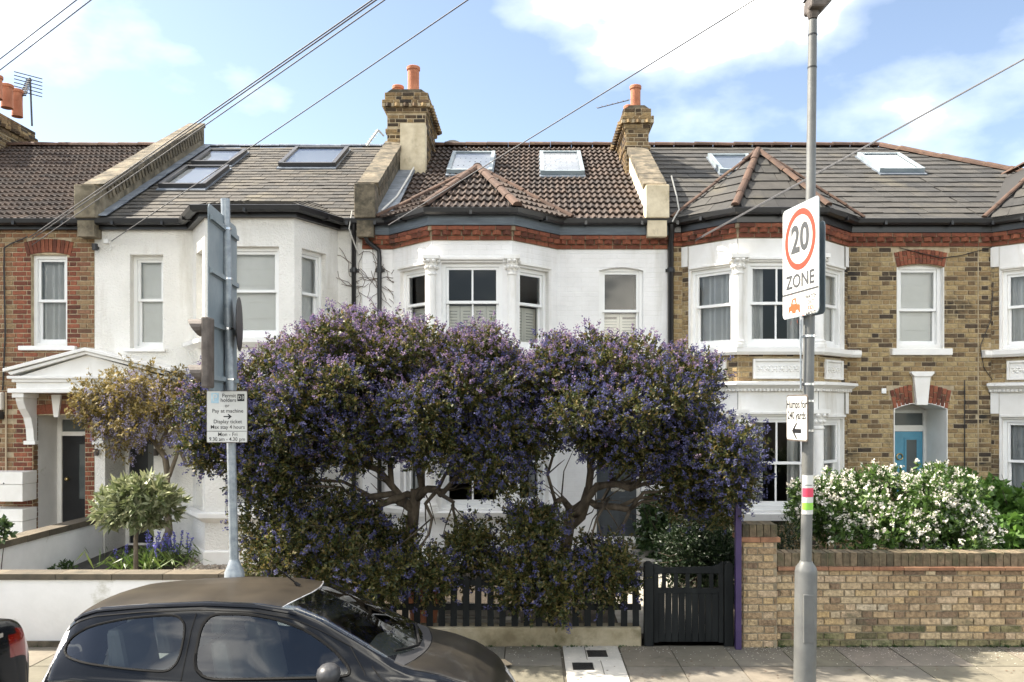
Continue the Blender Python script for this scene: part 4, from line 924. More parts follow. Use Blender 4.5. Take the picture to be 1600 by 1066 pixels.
for (px0, px1) in ((83, 98), (196, 211)):
    a, c = hx(px0), hx(px1); q = MB(MAIN); q.prism([(a + .04, hz(652)), (c - .04, hz(652)), (c, hz(617)), (a, hz(617))], -.06, -.013); q.build('keystone', 'white', pc, bevel=.005)

# ================================================================ front boundary
# white rendered wall, left
fw = thing('garden_wall', 'low white rendered front wall with brown stone coping behind the black hatchback', 'wall', (-5.5, YW + .1, 0))
xa, xb = -9.5, wx(424)
MB().box(xa, xb, YW, YW + .2, -.05, wz(906)).build('wall', 'whitewall', fw)
q = MB(); q.box(xa, xb, YW - .03, YW - .001, -.03, .06); q.build('footing', 'stone', fw)
ps = []; x = xa; i = 0
while x < xb:
    ln = random.uniform(.48, .6); e = min(x + ln, xb + .02)
    ps.append(Matrix.Translation(((x + e) / 2, YW + .10, wz(906) + .033)) @ Matrix.Rotation(jit(.006), 4, 'Y') @ Matrix.Diagonal((e - x - .008, .25, .062, 1))); x += ln
finish('coping_stone', ps, 'block', 'coping', fw)
pl = thing('gate_pier', 'short white square pier ending the low white wall beside the purple bush', 'pier', (wx(443), YW + .1, 0))
MB().box(wx(424) + .012, wx(462), YW - .06, YW + .24, -.05, wz(878)).build('shaft', 'whitewall', pl, bevel=.01); q = MB(); q.box(wx(424) - .01, wx(462) + .02, YW - .09, YW + .27, wz(878) + .001, wz(871)); q.build('cap', 'stone', pl, bevel=.01)
# side wall between the two left gardens
sw = thing('garden_wall', 'white side wall with sloping shadowed coping running back between the two left doors', 'wall', (hx(150), 11, 0))
xs = -6.83; zt_ = PZ(806, YH)
MB().box(xs - .1, xs + .1, YW + .30, YH - .03, -.05, zt_ - .09).build('wall', 'whitewall', sw)
finish('coping_stone', [Matrix.Translation((xs, YW + .30 + .50 * i + .24, zt_ - .045)) @ Matrix.Rotation(jit(.01), 4, 'X') @ Matrix.Diagonal((.26, .49, .085, 1)) for i in range(8)], 'block', 'coping', sw)
# low rendered wall, picket fence
lw = tag(MB().box(wx(462) + .005, wx(1003), YW + .02, YW + .22, -.05, wz(981)).build('kerb_wall', 'lowrender', None, bevel=.02), 'stained low rendered wall under the dark picket fence', 'wall')
fn = thing('picket_fence', 'charcoal picket fence under the purple bushes, on the low stained wall', 'fence', (wx(820), YW + .03, wz(981)))
q = MB()
for zz in (.42, .68): q = MB().box(wx(462) + .01, wx(1003), YW + .066, YW + .105, wz(981) + zz - .22 - .03, wz(981) + zz - .22 + .03); q.build('rail', 'fencepaint', fn)
ME = None; pk = None; x = wx(1000) - .035
while x > wx(470):
    zt2 = wz(900) + jit(.012); zb2 = wz(981) + .005
    if pk is None:
        q = MB(); q.prism([(-.034, 0), (.034, 0), (.034, .50), (.018, .535), (0, .548), (-.018, .535), (-.034, .50)], -.011, .011); me = q.mesh('picket'); me.materials.append(MATS['fencepaint']); pk = me
    o = bpy.data.objects.new('picket', pk); link(o, fn); o.location = (x + jit(.004), YW + .053, zb2); o.rotation_euler = (0, jit(.012), 0); o.scale = (1, 1, (zt2 - zb2) / .548); x -= .129
# gate
gt = thing('garden_gate', 'charcoal wooden gate with slotted top between picket fence and purple post', 'gate', (wx(1076), YW + .1, 0))
g0, g1 = wx(1022), wx(1131)
for (a, c) in ((wx(1007), wx(1021)), (wx(1132), wx(1146))):
    q = MB(); q.prism([(a, .0), (c, .0), (c, wz(882)), (c - .03, wz(879)), (a + .03, wz(879)), (a, wz(882))], YW - .01, YW + .09); q.build('gate_post', 'fencepaint', gt, bevel=.006)
q = MB(); q.prism([(g0 + .002, wz(889)), (g0 + .0, wz(882)), (g0 + .06, wz(884)), (g0 + .10, wz(888)), (g1 - .10, wz(886)), (g1 - .05, wz(883)), (g1, wz(878)), (g1, wz(897)), (g0 + .002, wz(897))], YW + .02, YW + .06); q.build('top_rail', 'fencepaint', gt, bevel=.004)
MB().box(g0 + .05, g1 - .05, YW + .02, YW + .06, wz(928), wz(920)).build('middle_rail', 'fencepaint', gt); MB().box(g0 + .05, g1 - .05, YW + .046, YW + .07, wz(1004), wz(994)).build('bottom_rail', 'fencepaint', gt)
for k in range(5):
    xx = g0 + .09 + k * .125
    MB().box(xx, xx + .042, YW + .028, YW + .052, wz(920), wz(897)).build('baluster', 'fencepaint', gt)
for a, c in ((g0 + .002, g0 + .05), (g1 - .05, g1 - .002)): MB().box(a, c, YW + .018, YW + .062, wz(1005), wz(897)).build('stile', 'fencepaint', gt)
n = 9; bw = (g1 - g0 - .10) / n
for k in range(n): MB().box(g0 + .05 + bw * k + .002, g0 + .05 + bw * (k + 1) - .002, YW + .024 + jit(.002), YW + .045, wz(1004), wz(928) - .001).build('board', 'fencepaint', gt, bevel=.003)
# purple estate board post
pp = thing('sign_post', 'purple timber post with a board turned edge-on, against the brick pier', 'post', (wx(1153), YW - .08, 0))
MB().box(PX(1149, 8.68), PX(1158, 8.68), 8.66, 8.72, 0, PZ(712, 8.68)).build('post', 'purple', pp)
MB().box(PX(1159, 8.78), PX(1159, 8.78) + .02, 8.75, 9.35, PZ(772, 8.68), PZ(690, 8.68)).build('board', 'purple', pp)
# brick front wall with pier, right
bw_ = thing('garden_wall', 'multicoloured stock brick front wall with pier and brick-on-edge top under the white-flowered bush', 'wall', (4.5, YW + .1, 0))
px0, px1 = wx(1159), wx(1212); xe = 8.6; zt0 = wz(891)
q = MB(); q.box(px1 + .004, xe, YW, YW + .215, -.05, zt0); wl = q.build('wall', 'mortarfront', bw_)
BF = basis((0, YW), (1, YW))[0]; fb = lay_bricks(BF, px1 + .006, xe, -.0, zt0, depth=.017); mossy = [M.translation.z < .06 or (M.translation.z < .22 and random.random() < .6 - M.translation.z * 1.8) for M in fb]
finish('brick', [M for M, k in zip(fb, mossy) if not k], 'brick', 'stockfront', wl, limit=240); finish('mossy_brick', [M for M, k in zip(fb, mossy) if k], 'brick', 'stockmoss', wl, limit=60)
q = MB(); q.box(px0, px1, YW - .045, YW + .26, -.05, wz(846)); pr = q.build('pier', 'mortarfront', bw_)
ps = lay_bricks(basis((px0, YW - .045), (px1, YW - .045))[0], 0, px1 - px0, 0, wz(846), depth=.01) + lay_bricks(basis((px0, YW + .26), (px0, YW - .045))[0], 0, .30, 0, wz(846), depth=.01) + lay_bricks(basis((px1, YW - .045), (px1, YW + .0))[0], 0, .044, 0, zt0, depth=.008)
finish('brick', ps, 'brick', 'stockfront', pr)
def on_edge(x0, x1, y0, y1, z0, z1, owner, m='stockdark', st=.077):
    ps = []; n = round((x1 - x0) / st); s = (x1 - x0) / n
    for i in range(n): ps.append(Matrix.Translation((x0 + s * (i + .5), (y0 + y1) / 2, (z0 + z1) / 2 + jit(.004))) @ Matrix.Rotation(jit(.03), 4, 'Y') @ Matrix.Diagonal((s - .009, y1 - y0 + jit(.01), z1 - z0, 1)))
    finish('coping_brick', ps, 'block', m, owner)
mat('stockdark', [(.07, .058, .036), (.13, .10, .06), (.18, .135, .085), (.10, .085, .05)], .95, rand=True, nscale=20, namt=.4, bscale=50, bstr=.8, dirt=[((.05, .055, .025), 4, .5, .68, (1, 1, 1))])
mat('creasing', [(.22, .10, .055), (.30, .16, .09)], .9, rand=True, nscale=12, namt=.3)
q = MB(); q.box(px1 + .01, xe, YW + .01, YW + .205, zt0, wz(866)); q.build('mortar_bed', 'mortardark', bw_)
finish('creasing_tile', [Matrix.Translation((px1 + .012 + .265 * i + .13, YW + .10, zt0 + .022)) @ Matrix.Rotation(jit(.01), 4, 'Y') @ Matrix.Diagonal((.258, .30, .034, 1)) for i in range(22)], 'block', 'creasing', bw_)
on_edge(px1 + .012, xe, YW - .005, YW + .22, zt0 + .041, wz(864), bw_)
q = MB(); q.box(px0 + .02, px1 - .02, YW - .02, YW + .24, wz(846), wz(822)); q.build('mortar_bed', 'mortardark', bw_)
finish('creasing_tile', [Matrix.Translation(((px0 + px1) / 2 + s * (px1 - px0 + .06) / 4, YW + .107, wz(842))) @ Matrix.Diagonal(((px1 - px0 + .06) / 2 - .006, .37, .05, 1)) for s in (-1, 1)], 'block', 'creasing', bw_)
on_edge(px0 - .005, px1 + .01, YW - .045, YW + .255, wz(838), wz(819), bw_)

# ================================================================ street furniture
def text(s, size, M, m, parent, name='lettering', align='CENTER', sx=1.0, bold=.006):
    cu = bpy.data.curves.new('t', 'FONT'); cu.body = s; cu.size = size; cu.align_x = align; cu.align_y = 'CENTER'; cu.extrude = .0; cu.resolution_u = 3; cu.offset = size * bold
    to = bpy.data.objects.new('t', cu); C.objects.link(to); dg = bpy.context.evaluated_depsgraph_get(); me = bpy.data.meshes.new_from_object(to.evaluated_get(dg))
    bpy.data.objects.remove(to); me.name = name
    me.transform(M @ Matrix.Diagonal((sx, 1, 1, 1))); me.materials.clear(); me.materials.append(MATS[m]); o = bpy.data.objects.new(name, me); link(o, parent); return o
def sign_frame(c, U):
    """local x along the plate (left to right for the reader), y up, z towards the reader"""
    U = Vector(U).normalized(); V = Vector((0, 0, 1)); Z = U.cross(V); M = Matrix.Identity(4)
    for i in range(3): M[i][0] = U[i]; M[i][1] = V[i]; M[i][2] = Z[i]; M[i][3] = c[i]
    return M
def rrect(w_, h_, r, n=5):
    out_ = []
    for (cx, cy, a0) in ((w_ / 2 - r, h_ / 2 - r, 0), (-w_ / 2 + r, h_ / 2 - r, 90), (-w_ / 2 + r, -h_ / 2 + r, 180), (w_ / 2 - r, -h_ / 2 + r, 270)):
        for k in range(n + 1): a = R(a0 + 90 * k / n); out_.append((cx + r * math.cos(a), cy + r * math.sin(a)))
    return out_
def annulus(mb, r0, r1, z, n=48, c=(0, 0)):
    for k in range(n):
        a, b = 2 * math.pi * k / n, 2 * math.pi * (k + 1) / n
        mb.quad((c[0] + r0 * math.cos(a), c[1] + r0 * math.sin(a), z), (c[0] + r1 * math.cos(a), c[1] + r1 * math.sin(a), z), (c[0] + r1 * math.cos(b), c[1] + r1 * math.sin(b), z), (c[0] + r0 * math.cos(b), c[1] + r0 * math.sin(b), z))
DP = 7.30
# lamp column, right
lx = PX(1260, DP)
lp = thing('street_lamp', 'grey steel street lamp column carrying the speed signs in front of the brick wall', 'lamp post', (lx, DP, 0))
def lean(px_top, px_bot, py_top, py_bot): return (PX(px_top, DP) - PX(px_bot, DP)) / (PZ(py_top, DP) - PZ(py_bot, DP))
kl = lean(1270, 1259.5, 40, 900); zsh = PZ(890, DP)
def lpt(z): return (lx - .003 + kl * (z - zsh), DP, z)
q = MB(); rb = 17 * DP / FPX
q.tube([lpt(-.02), lpt(zsh - .02), lpt(zsh + .02), lpt(zsh + .06), lpt(zsh + .075)], [rb, rb, rb * .92, rb * .62, rb * .56], 24); q.build('base', 'lampgrey', lp, smooth=True, autosmooth=True)
rs = 8.6 * DP / FPX
q = MB(); q.tube([lpt(zsh + .05), lpt(PZ(330, DP)), lpt(PZ(325, DP)), lpt(PZ(32, DP))], [rs, rs * .98, rs * .86, rs * .76], 20); q.build('shaft', 'lampgrey', lp, smooth=True, autosmooth=True)
q = MB(); dz0 = zsh - .62; xx, yy, _ = lpt(dz0); q.prism([(xx - .045, dz0), (xx + .045, dz0), (xx + .045, dz0 + .42), (xx - .045, dz0 + .42)], yy - rb - .004, yy - rb + .03); q.build('access_door', 'lampgrey', lp, bevel=.006)
for py in (56, 107):
    z = PZ(py, DP); q = MB(); q.tube([lpt(z), lpt(z + .012)], rs * .84, 16); q.build('band', 'signblack', lp)
zt3 = PZ(30, DP); tp = Vector(lpt(zt3))
q = MB(); q.tube([tp, tp + Vector((0, 0, .05)), tp + Vector((.0, 0, .09))], [rs * .8, rs * 1.1, rs * 1.2], 14); q.build('neck', 'brown', lp)
q = MB(); q.add([tp + Vector(v) for v in ((-.05, -.11, .06), (.07, -.11, .06), (.18, -.11, .18), (.20, -.11, .22), (-.05, -.11, .18), (-.05, .11, .06), (.07, .11, .06), (.18, .11, .18), (.20, .11, .22), (-.05, .11, .18))],
    [(0, 1, 2, 3, 4), (9, 8, 7, 6, 5), (0, 5, 6, 1), (1, 6, 7, 2), (2, 7, 8, 3), (4, 3, 8, 9), (0, 4, 9, 5)]); lh = q.build('lantern', 'brown', lp, bevel=.02)
q = MB(); q.add([tp + Vector(v) for v in ((-.06, -.12, .185), (.22, -.12, .225), (.22, .12, .225), (-.06, .12, .185), (-.03, -.09, .25), (.18, -.09, .28), (.18, .09, .28), (-.03, .09, .25))], [(0, 1, 5, 4), (1, 2, 6, 5), (2, 3, 7, 6), (3, 0, 4, 7), (4, 5, 6, 7), (3, 2, 1, 0)]); q.build('lantern_hood', 'plastic', lh, bevel=.01)
# poster wrapped on the column
ps_ = thing('poster', 'small white notice with red and green bands wrapped round the lamp column', 'notice', (lx, DP - rs, PZ(803, DP)))
def wrap(z0, z1, m, rr, nm, a0=-160, a1=-20):
    q = MB()
    for k in range(16):
        a, b = R(a0 + (a1 - a0) * k / 16), R(a0 + (a1 - a0) * (k + 1) / 16); c0, c1 = lpt(z0), lpt(z1)
        q.quad(*[(c[0] + rr * math.cos(t), c[1] + rr * math.sin(t), c[2]) for c, t in ((c0, a), (c0, b), (c1, b), (c1, a))])
    q.build(nm, m, ps_)
rr = rs + .004; wrap(PZ(803, DP), PZ(742, DP), 'signwhite', rr, 'sheet'); wrap(PZ(776, DP), PZ(762, DP), 'posterred', rr + .002, 'red_band', -155, -30); wrap(PZ(796, DP), PZ(785, DP), 'postergreen', rr + .002, 'green_band', -155, -30); wrap(PZ(758, DP), PZ(757, DP), 'signblack', rr + .002, 'print', -130, -60)
def bands(parent, zs, fn, r):
    for z in zs:
        q = MB(); q.tube([fn(z), fn(z + .018)], r + .006, 16); q.build('clamp', 'chrome', parent)
# 20 zone sign
c0 = Vector((PX(1223, 7.55), 7.55, 0)); c1 = Vector((PX(1280, 6.93), 6.93, 0)); U = (c1 - c0); wd = U.length; zl = (PZ(333, 7.55) + PZ(302, 6.93)) / 2; zlo = (PZ(501, 7.55) + PZ(488, 6.93)) / 2; hg = zl - zlo
cs = (c0 + c1) / 2; cs.z = (zl + zlo) / 2
s20 = thing('road_sign', 'large 20 ZONE speed sign with red ring fixed high on the lamp column', 'road sign', (cs.x, cs.y, zlo))
S = sign_frame(cs, U)
q = MB(S); q.prism(rrect(wd, hg, .05), -.006, .0, 2); q.build('plate', 'signback', s20)
q = MB(S); q.add([(x, y, .002) for x, y in rrect(wd - .012, hg - .012, .045)], [tuple(range(24))]); q.build('face', 'signwhite', s20)
q = MB(S)
ro = wd * .42; cy = hg * .5 - ro - .045
annulus(q, ro * .80, ro, .004, c=(0, cy)); q.build('red_ring', 'signred', s20)
text('20', .33, S @ Matrix.Translation((0, cy, .0045)), 'signgrey', s20, sx=.95, bold=.03); text('ZONE', .165, S @ Matrix.Translation((0, cy - ro - .095, .0045)), 'signgrey', s20, sx=1.08, bold=.02)
q = MB(S); yl = cy - ro - .20; q.quad((-wd / 2 + .01, yl, .004), (wd / 2 - .01, yl, .004), (wd / 2 - .01, yl + .016, .004), (-wd / 2 + .01, yl + .016, .004)); q.build('rule', 'signgrey', s20)
q = MB(S); k = .165; ox, oy = -.10, yl - .125
pts = [(-.62, -.25), (-.6, .1), (-.38, .16), (-.22, .5), (.16, .55), (.28, .2), (.6, .15), (.62, -.28)]
q.add([(ox + x * k, oy + y * k, .004) for x, y in pts], [tuple(range(8))])
q.build('car_picture', 'signorange', s20)
q = MB(S)
for wxx in (-.34, .34): annulus(q, 0.0001, .15 * k, .0048, 16, (ox + wxx * k, oy - .27 * k))
q.add([(ox + x * k, oy + y * k, .0048) for x, y in ((-.14, .24), (-.08, .42), (.08, .44), (.16, .22))], [(0, 1, 2, 3)])
q.build('car_picture_detail', 'signwhite', s20)
q = MB(S)
for a in range(0, 360, 36):
    ca, sa = math.cos(R(a)), math.sin(R(a)); q.quad((ox + ca * .165, oy + sa * .12, .004), (ox + ca * .165 + .004, oy + sa * .12 + .004, .004), (ox + ca * .20 + .004, oy + sa * .145 + .004, .004), (ox + ca * .20, oy + sa * .145, .004))
q.build('ray_marks', 'signorange', s20)
for i, (tx, m_) in enumerate((('WATCH', 'signblack'), ('OUT', 'signgrey'), ('KIDS', 'signorange'), ('ABOUT', 'signblack'))): text(tx, .05, S @ Matrix.Translation((.185, yl - .055 - i * .048, .0045)), m_, s20)
q = MB(S)
for yy in (.25, -.2): q.box(-wd / 2 + .05, wd / 2 - .05, yy, yy + .04, -.03, -.0065)
q.build('channel', 'galv', s20)
bands(s20, (cs.z - .2, cs.z + .25), lpt, rs)
# a second plate, back to back with it, seen on edge
q = MB(sign_frame(cs + Vector((.135, .06, -.08)), U)); q.prism(rrect(.40, .80, .05), .0, .006, 2); bk_ = q.build('road_sign', 'signback'); tag(bk_, 'grey back-to-back plate seen on edge behind the large 20 ZONE sign', 'road sign')
# humps sign
c0 = Vector((PX(1229, 7.42), 7.42, 0)); c1 = Vector((PX(1262, 7.0), 7.0, 0)); U = c1 - c0; wd = U.length; zl = (PZ(621, 7.42) + PZ(613, 7.0)) / 2; zlo = (PZ(687, 7.42) + PZ(692, 7.0)) / 2; hg = zl - zlo; cs = (c0 + c1) / 2; cs.z = (zl + zlo) / 2
sh_ = thing('road_sign', 'small white Humps for 240 yards sign with arrow on the lamp column', 'road sign', (cs.x, cs.y, zlo)); S = sign_frame(cs, U)
q = MB(S); q.prism(rrect(wd, hg, .03), -.008, 0, 2); q.build('plate', 'brown', sh_)
q = MB(S); q.add([(x, y, .002) for x, y in rrect(wd - .025, hg - .025, .025)], [tuple(range(24))]); q.build('face', 'signwhite', sh_)
text('Humps for', .098, S @ Matrix.Translation((0, hg * .29, .0035)), 'signblack', sh_, sx=.95, bold=.018); text('240 yards', .098, S @ Matrix.Translation((0, hg * .05, .0035)), 'signblack', sh_, sx=.95, bold=.018)
q = MB(S); q.add([(x * .115 , y * .115 - hg * .28, .0035) for x, y in ((-.8, 0), (-.1, .6), (.15, .6), (-.3, .16), (.8, .16), (.8, -.16), (-.3, -.16), (.15, -.6), (-.1, -.6))], [(0, 1, 2, 3), (3, 4, 5, 6), (0, 3, 6), (0, 6, 7, 8)]); q.build('arrow', 'signblack', sh_)
bands(sh_, (cs.z - .12, cs.z + .14), lpt, rs)
bands(lp, (PZ(527, DP), PZ(602, DP)), lpt, rs)
q = MB(); x_ = PX(1250, DP); q.tube([(x_, DP - .02, PZ(500, DP)), (x_, DP - .02, PZ(608, DP))], .008, 6); q.tube([(x_, DP - .02, PZ(527, DP)), (x_ + .05, DP - .02, PZ(527, DP))], .008, 6); q.build('bracket', 'galv', lp)

# sign pole, left
kz = (PX(352, DP) - PX(366, DP)) / (PZ(312, DP) - PZ(885, DP)); zb_ = PZ(885, DP); bx = PX(366, DP)
sp = thing('sign_pole', 'galvanised sign pole with flared base, leaning slightly, behind the black hatchback', 'pole', (bx, DP, 0))
def spt(z): return (bx + kz * (z - zb_), DP, z)
r1 = 6.9 * DP / FPX
q = MB(); q.tube([spt(-.02), spt(zb_ - .13), spt(zb_ - .05), spt(zb_ + .03), spt(zb_ + .06)], [.086, .086, .084, .05, .042], 20); q.build('base', 'galv', sp, smooth=True, autosmooth=True)
q = MB(); q.tube([spt(zb_ + .0), spt(PZ(311, DP))], r1, 18); q.build('pole', 'galv', sp, smooth=True, autosmooth=True)
# back of the big plate
c0 = Vector((PX(331, 6.80), 6.80, 0)); c1 = Vector((PX(375, 7.75), 7.75, 0)); U = c0 - c1; wd = U.length; zl = (PZ(318, 6.80) + PZ(354, 7.75)) / 2; zlo = (PZ(612, 6.80) + PZ(612, 7.75)) / 2; hg = zl - zlo; cs = (c0 + c1) / 2 - Vector((.035, 0, 0)); cs.z = (zl + zlo) / 2
bs = thing('road_sign', 'tall grey back of a road sign with four clamped channels on the leaning pole', 'road sign', (cs.x, cs.y, zlo)); S = sign_frame(cs, U)
q = MB(S); q.prism(rrect(wd, hg, .06), -.006, 0, 2); q.build('plate', 'signback', bs)
for py in (358, 436, 514, 593):
    z = PZ(py, DP) - cs.z; q = MB(S); q.box(-wd / 2 + .03, wd / 2 - .03, z - .02, z + .02, -.034, -.0065); q.box(-wd / 2 + .03, wd / 2 - .03, z - .03, z + .03, -.012, -.0068); q.build('channel', 'signback', bs)
    q = MB(); q.tube([spt(PZ(py, DP) - .009), spt(PZ(py, DP) + .009)], r1 + .006, 16); q.build('clamp', 'chrome', bs)
# disc on the far side of the pole
q = MB(sign_frame(Vector(spt(PZ(505, DP))) + Vector((.055, .12, 0)), (-.25, 1, 0))); n = 28
q.prism([(.30 * math.cos(2 * math.pi * k / n), .24 * math.sin(2 * math.pi * k / n)) for k in range(n)], -.004, .004, 2); tag(q.build('road_sign', 'signblack'), 'dark round plate seen on edge at the right of the leaning pole', 'road sign')
# twin warning beacon
wb = thing('warning_beacon', 'brown twin flashing beacon with cone hoods at the edge of the tall sign', 'beacon', (PX(332, 6.8), 6.76, PZ(607, 6.8)))
bxx = PX(333, 6.8); q = MB(); q.box(bxx - .055, bxx, 6.68, 6.84, PZ(607, 6.8), PZ(497, 6.8)); q.build('housing', 'brown', wb, bevel=.015)
for py in (513, 584):
    z = PZ(py, 6.8); q = MB(); n = 16; vs_ = []
    for k in range(n):
        a = math.pi * 2 * k / n; vs_.append((bxx - .056, 6.76 + .075 * math.cos(a), z + .07 * math.sin(a)))
    for k in range(n):
        a = math.pi * 2 * k / n; ln_ = .035 + .09 * max(0, .5 + .5 * math.sin(a)); vs_.append((bxx - .056 - ln_, 6.76 + .075 * math.cos(a), z + .07 * math.sin(a) - .0))
    q.add(vs_, [(k, (k + 1) % n, n + (k + 1) % n, n + k) for k in range(n)] + [tuple(range(n))]); q.build('hood', 'brown', wb)
# permit sign
dS = 7.20; wd = PX(387, dS) - PX(322.5, dS); hg = PZ(610.5, dS) - PZ(692, dS); cs = Vector((PX(354.7, dS), dS, (PZ(610.5, dS) + PZ(692, dS)) / 2))
pm = thing('parking_sign', 'white permit holders parking sign facing the street on the leaning pole', 'parking sign', (cs.x, dS, cs.z - hg / 2)); S = sign_frame(cs, (1, 0, 0))
q = MB(S); q.prism(rrect(wd, hg, .012), -.006, 0, 2); q.build('plate', 'brown', pm)
q = MB(S); q.add([(x, y, .0015) for x, y in rrect(wd - .012, hg - .012, .008)], [tuple(range(24))]); q.build('face', 'signwhite', pm)
def py_(py): return (651.2 - py) * dS / FPX
def px_(px): return (px - 354.7) * dS / FPX
for tx, sz, px, py in (('Permit', .046, 358, 618.5), ('holders', .046, 357, 625.5), ('or', .044, 355, 634), ('Pay at machine', .046, 356, 642.3), ('Display ticket', .046, 356, 659), ('Max stay 4 hours', .046, 356, 667.5), ('Mon - Fri', .046, 356, 679), ('9.30 am - 4.30 pm', .046, 355, 686.5)):
    text(tx, sz, S @ Matrix.Translation((px_(px), py_(py), .003)), 'signblack', pm, sx=.98 if len(tx) < 16 else .93)
q = MB(S); q.box(-wd / 2 + .006, wd / 2 - .006, py_(673.5) - .004, py_(673.5), .0018, .0028); q.build('rule', 'signblack', pm)
q = MB(S); q.quad((px_(371), py_(627), .0025), (px_(382), py_(627), .0025), (px_(382), py_(616), .0025), (px_(371), py_(616), .0025)); q.build('zone_box', 'signblack', pm); text('D3', .044, S @ Matrix.Translation((px_(376.5), py_(621.5), .0038)), 'signwhite', pm)
q = MB(S); q.quad((px_(330), py_(630), .0025), (px_(342), py_(630), .0025), (px_(342), py_(614), .0025), (px_(330), py_(614), .0025)); q.build('blue_box', 'signblue', pm); text('P', .085, S @ Matrix.Translation((px_(336), py_(622), .0038)), 'signwhite', pm)
q = MB(S); q.add([(px_(356) + x * .036, py_(651) + y * .036, .003) for x, y in ((-1, .13), (.3, .13), (-.05, .6), (.25, .6), (1, 0), (.25, -.6), (-.05, -.6), (.3, -.13), (-1, -.13))], [(0, 1, 7, 8), (2, 3, 4, 1), (1, 4, 7), (7, 4, 5, 6)]); q.build('arrow', 'signblack', pm)
bands(pm, (cs.z - .1, cs.z + .1), spt, r1)

# ================================================================ small things on the houses
def meter(px0, px1, py0, py1, label):
    d0 = 12.72; t = thing('parcel_box', label, 'box', (PX((px0 + px1) / 2, d0), YH - .1, PZ(py1, d0)), 'white wall boxes beside the left door')
    a, c, z0, z1 = PX(px0, d0), PX(px1, d0), PZ(py1, d0), PZ(py0, d0)
    MB().box(a, c, d0, YH - .014, z0, z0 + (z1 - z0) * .58).build('body', 'white', t, bevel=.006); MB().box(a - .006, c + .006, d0 - .008, YH - .014, z0 + (z1 - z0) * .58 + .004, z1).build('lid', 'white', t, bevel=.006)
    q = MB(); q.lathe(((a + c) / 2, d0 - .012, z0 + (z1 - z0) * .62), [(.004, -.012), (.012, 0), (.004, .012)], 8); q.build('lock', 'plastic', t)
meter(-22, 35, 738, 784, 'upper white box on the brick wall left of the first door'); meter(-24, 35, 796, 842, 'lower white box on the brick wall left of the first door')
al = thing('alarm_box', 'cream alarm box over a dark flood light on the left brick wall', 'alarm box', (hx(2), YH - .05, hz(660)))
MB().box(hx(-16), hx(9), YH - .12, YH - .014, hz(641), hz(613)).build('cover', 'shutterp', al, bevel=.02); MB().box(hx(-14), hx(8), YH - .14, YH - .02, hz(655), hz(643)).build('flood_light', 'plastic', al, bevel=.01)
q = MB(); q.tube([(hx(12), YH - .04, hz(613)), (hx(12), YH - .04, hz(740))], .014, 8); tag(q.build('waste_pipe', 'card', None), 'thin brown pipe running down the left brick wall', 'pipe')
for k, (px, lb) in enumerate(((153, 'small dark wall lamp left of the second door'), (246, 'small dark wall lamp right of the second door'))):
    t = thing('wall_lamp', lb, 'lamp', (hx(px), YH, hz(712)), 'wall lamps beside the second door')
    MB().box(hx(px) - .02, hx(px) + .02, YH - .03, YH - .002, hz(711), hz(703)).build('backplate', 'plastic', t); q = MB(); q.tube([(hx(px), YH - .06, hz(712)), (hx(px), YH - .06, hz(701))], .033, 12); q.build('shade', 'brown', t)
sc_ = thing('security_camera', 'pair of small black cameras under the gutter of the white rendered house', 'camera', (hx(154), YH, hz(394)))
for py in (368, 388): q = MB(); q.tube([(hx(153.5), YH - .10, hz(py + 5)), (hx(153.5), YH - .10, hz(py - 5))], .042, 12); q.box(hx(153.5) - .015, hx(153.5) + .015, YH - .07, YH - .002, hz(py + 2), hz(py - 2)); q.build('camera_body', 'signblack', sc_)
jb = thing('junction_box', 'small white cable box by the black cameras on the rendered wall', 'box', (hx(168), YH, hz(380)))
MB().box(hx(164), hx(171), YH - .05, YH - .002, hz(381), hz(374)).build('box', 'upvc', jb, bevel=.005)
q = MB(); q.tube([(hx(171), YH - .02, hz(377)), (hx(175), YH - .02, hz(388)), (hx(172), YH - .02, hz(392))], .006, 5); q.build('cable_tail', 'upvc', jb)
jb2 = MB(); jb2.box(hx(1376), hx(1383), YH - .05, YH - .013, hz(615), hz(607)); tag(jb2.build('bell_box', 'upvc', None, bevel=.004), 'small white box on brick left of the blue door arch', 'box')
def cable(pts, r, m, label): q = MB(); q.tube(pts, r, 5); return tag(q.build('cable', m, None), label, 'cable')
cable([(hx(1404), YH - .03, hz(388)), (hx(1440), YH - .03, hz(397)), (hx(1470), YH - .03, hz(404)), (hx(1500), YH - .03, hz(400)), (hx(1552), YH - .03, hz(386))], .007, 'signblack', 'black cable sagging over the brick arch of the upper right window')
cable([(hx(1551), YH - .025, hz(386)), (hx(1550), YH - .025, hz(450)), (hx(1547), YH - .025, hz(500)), (hx(1530), YH - .025, hz(542)), (hx(1536), YH - .025, hz(575)), (hx(1552), YH - .025, hz(598))], .006, 'signblack', 'black cable running down the brickwork at the far right')
cable([(hx(1506), YH - .025, hz(594)), (hx(1506), YH - .025, hz(742))], .008, 'signblack', 'straight dark cable running down brick right of the blue door')
cable([(hx(10), YH - .05, hz(388)), (hx(8), YH - .03, hz(420)), (hx(10), YH - .03, hz(520)), (hx(6), YH - .03, hz(610))], .011, 'signblack', 'thick black cable down the brick at the far left')
cable([(hx(46), YH - .05, hz(371)), (hx(20), YH - .05, hz(382)), (hx(10), YH - .05, hz(388))], .010, 'signblack', 'black cable strung along the top of the left brick wall')
cable([roofpt(666, 230) + Vector((0, 0, .07)), roofpt(640, 283) + Vector((0, -.02, .09)), roofpt(620, 315) + Vector((0, -.02, .07)), roofpt(597, 336) + Vector((0, -.03, .06))], .018, 'wirelight', 'thick pale cable lying down the lead flashing of the brown tiled roof')
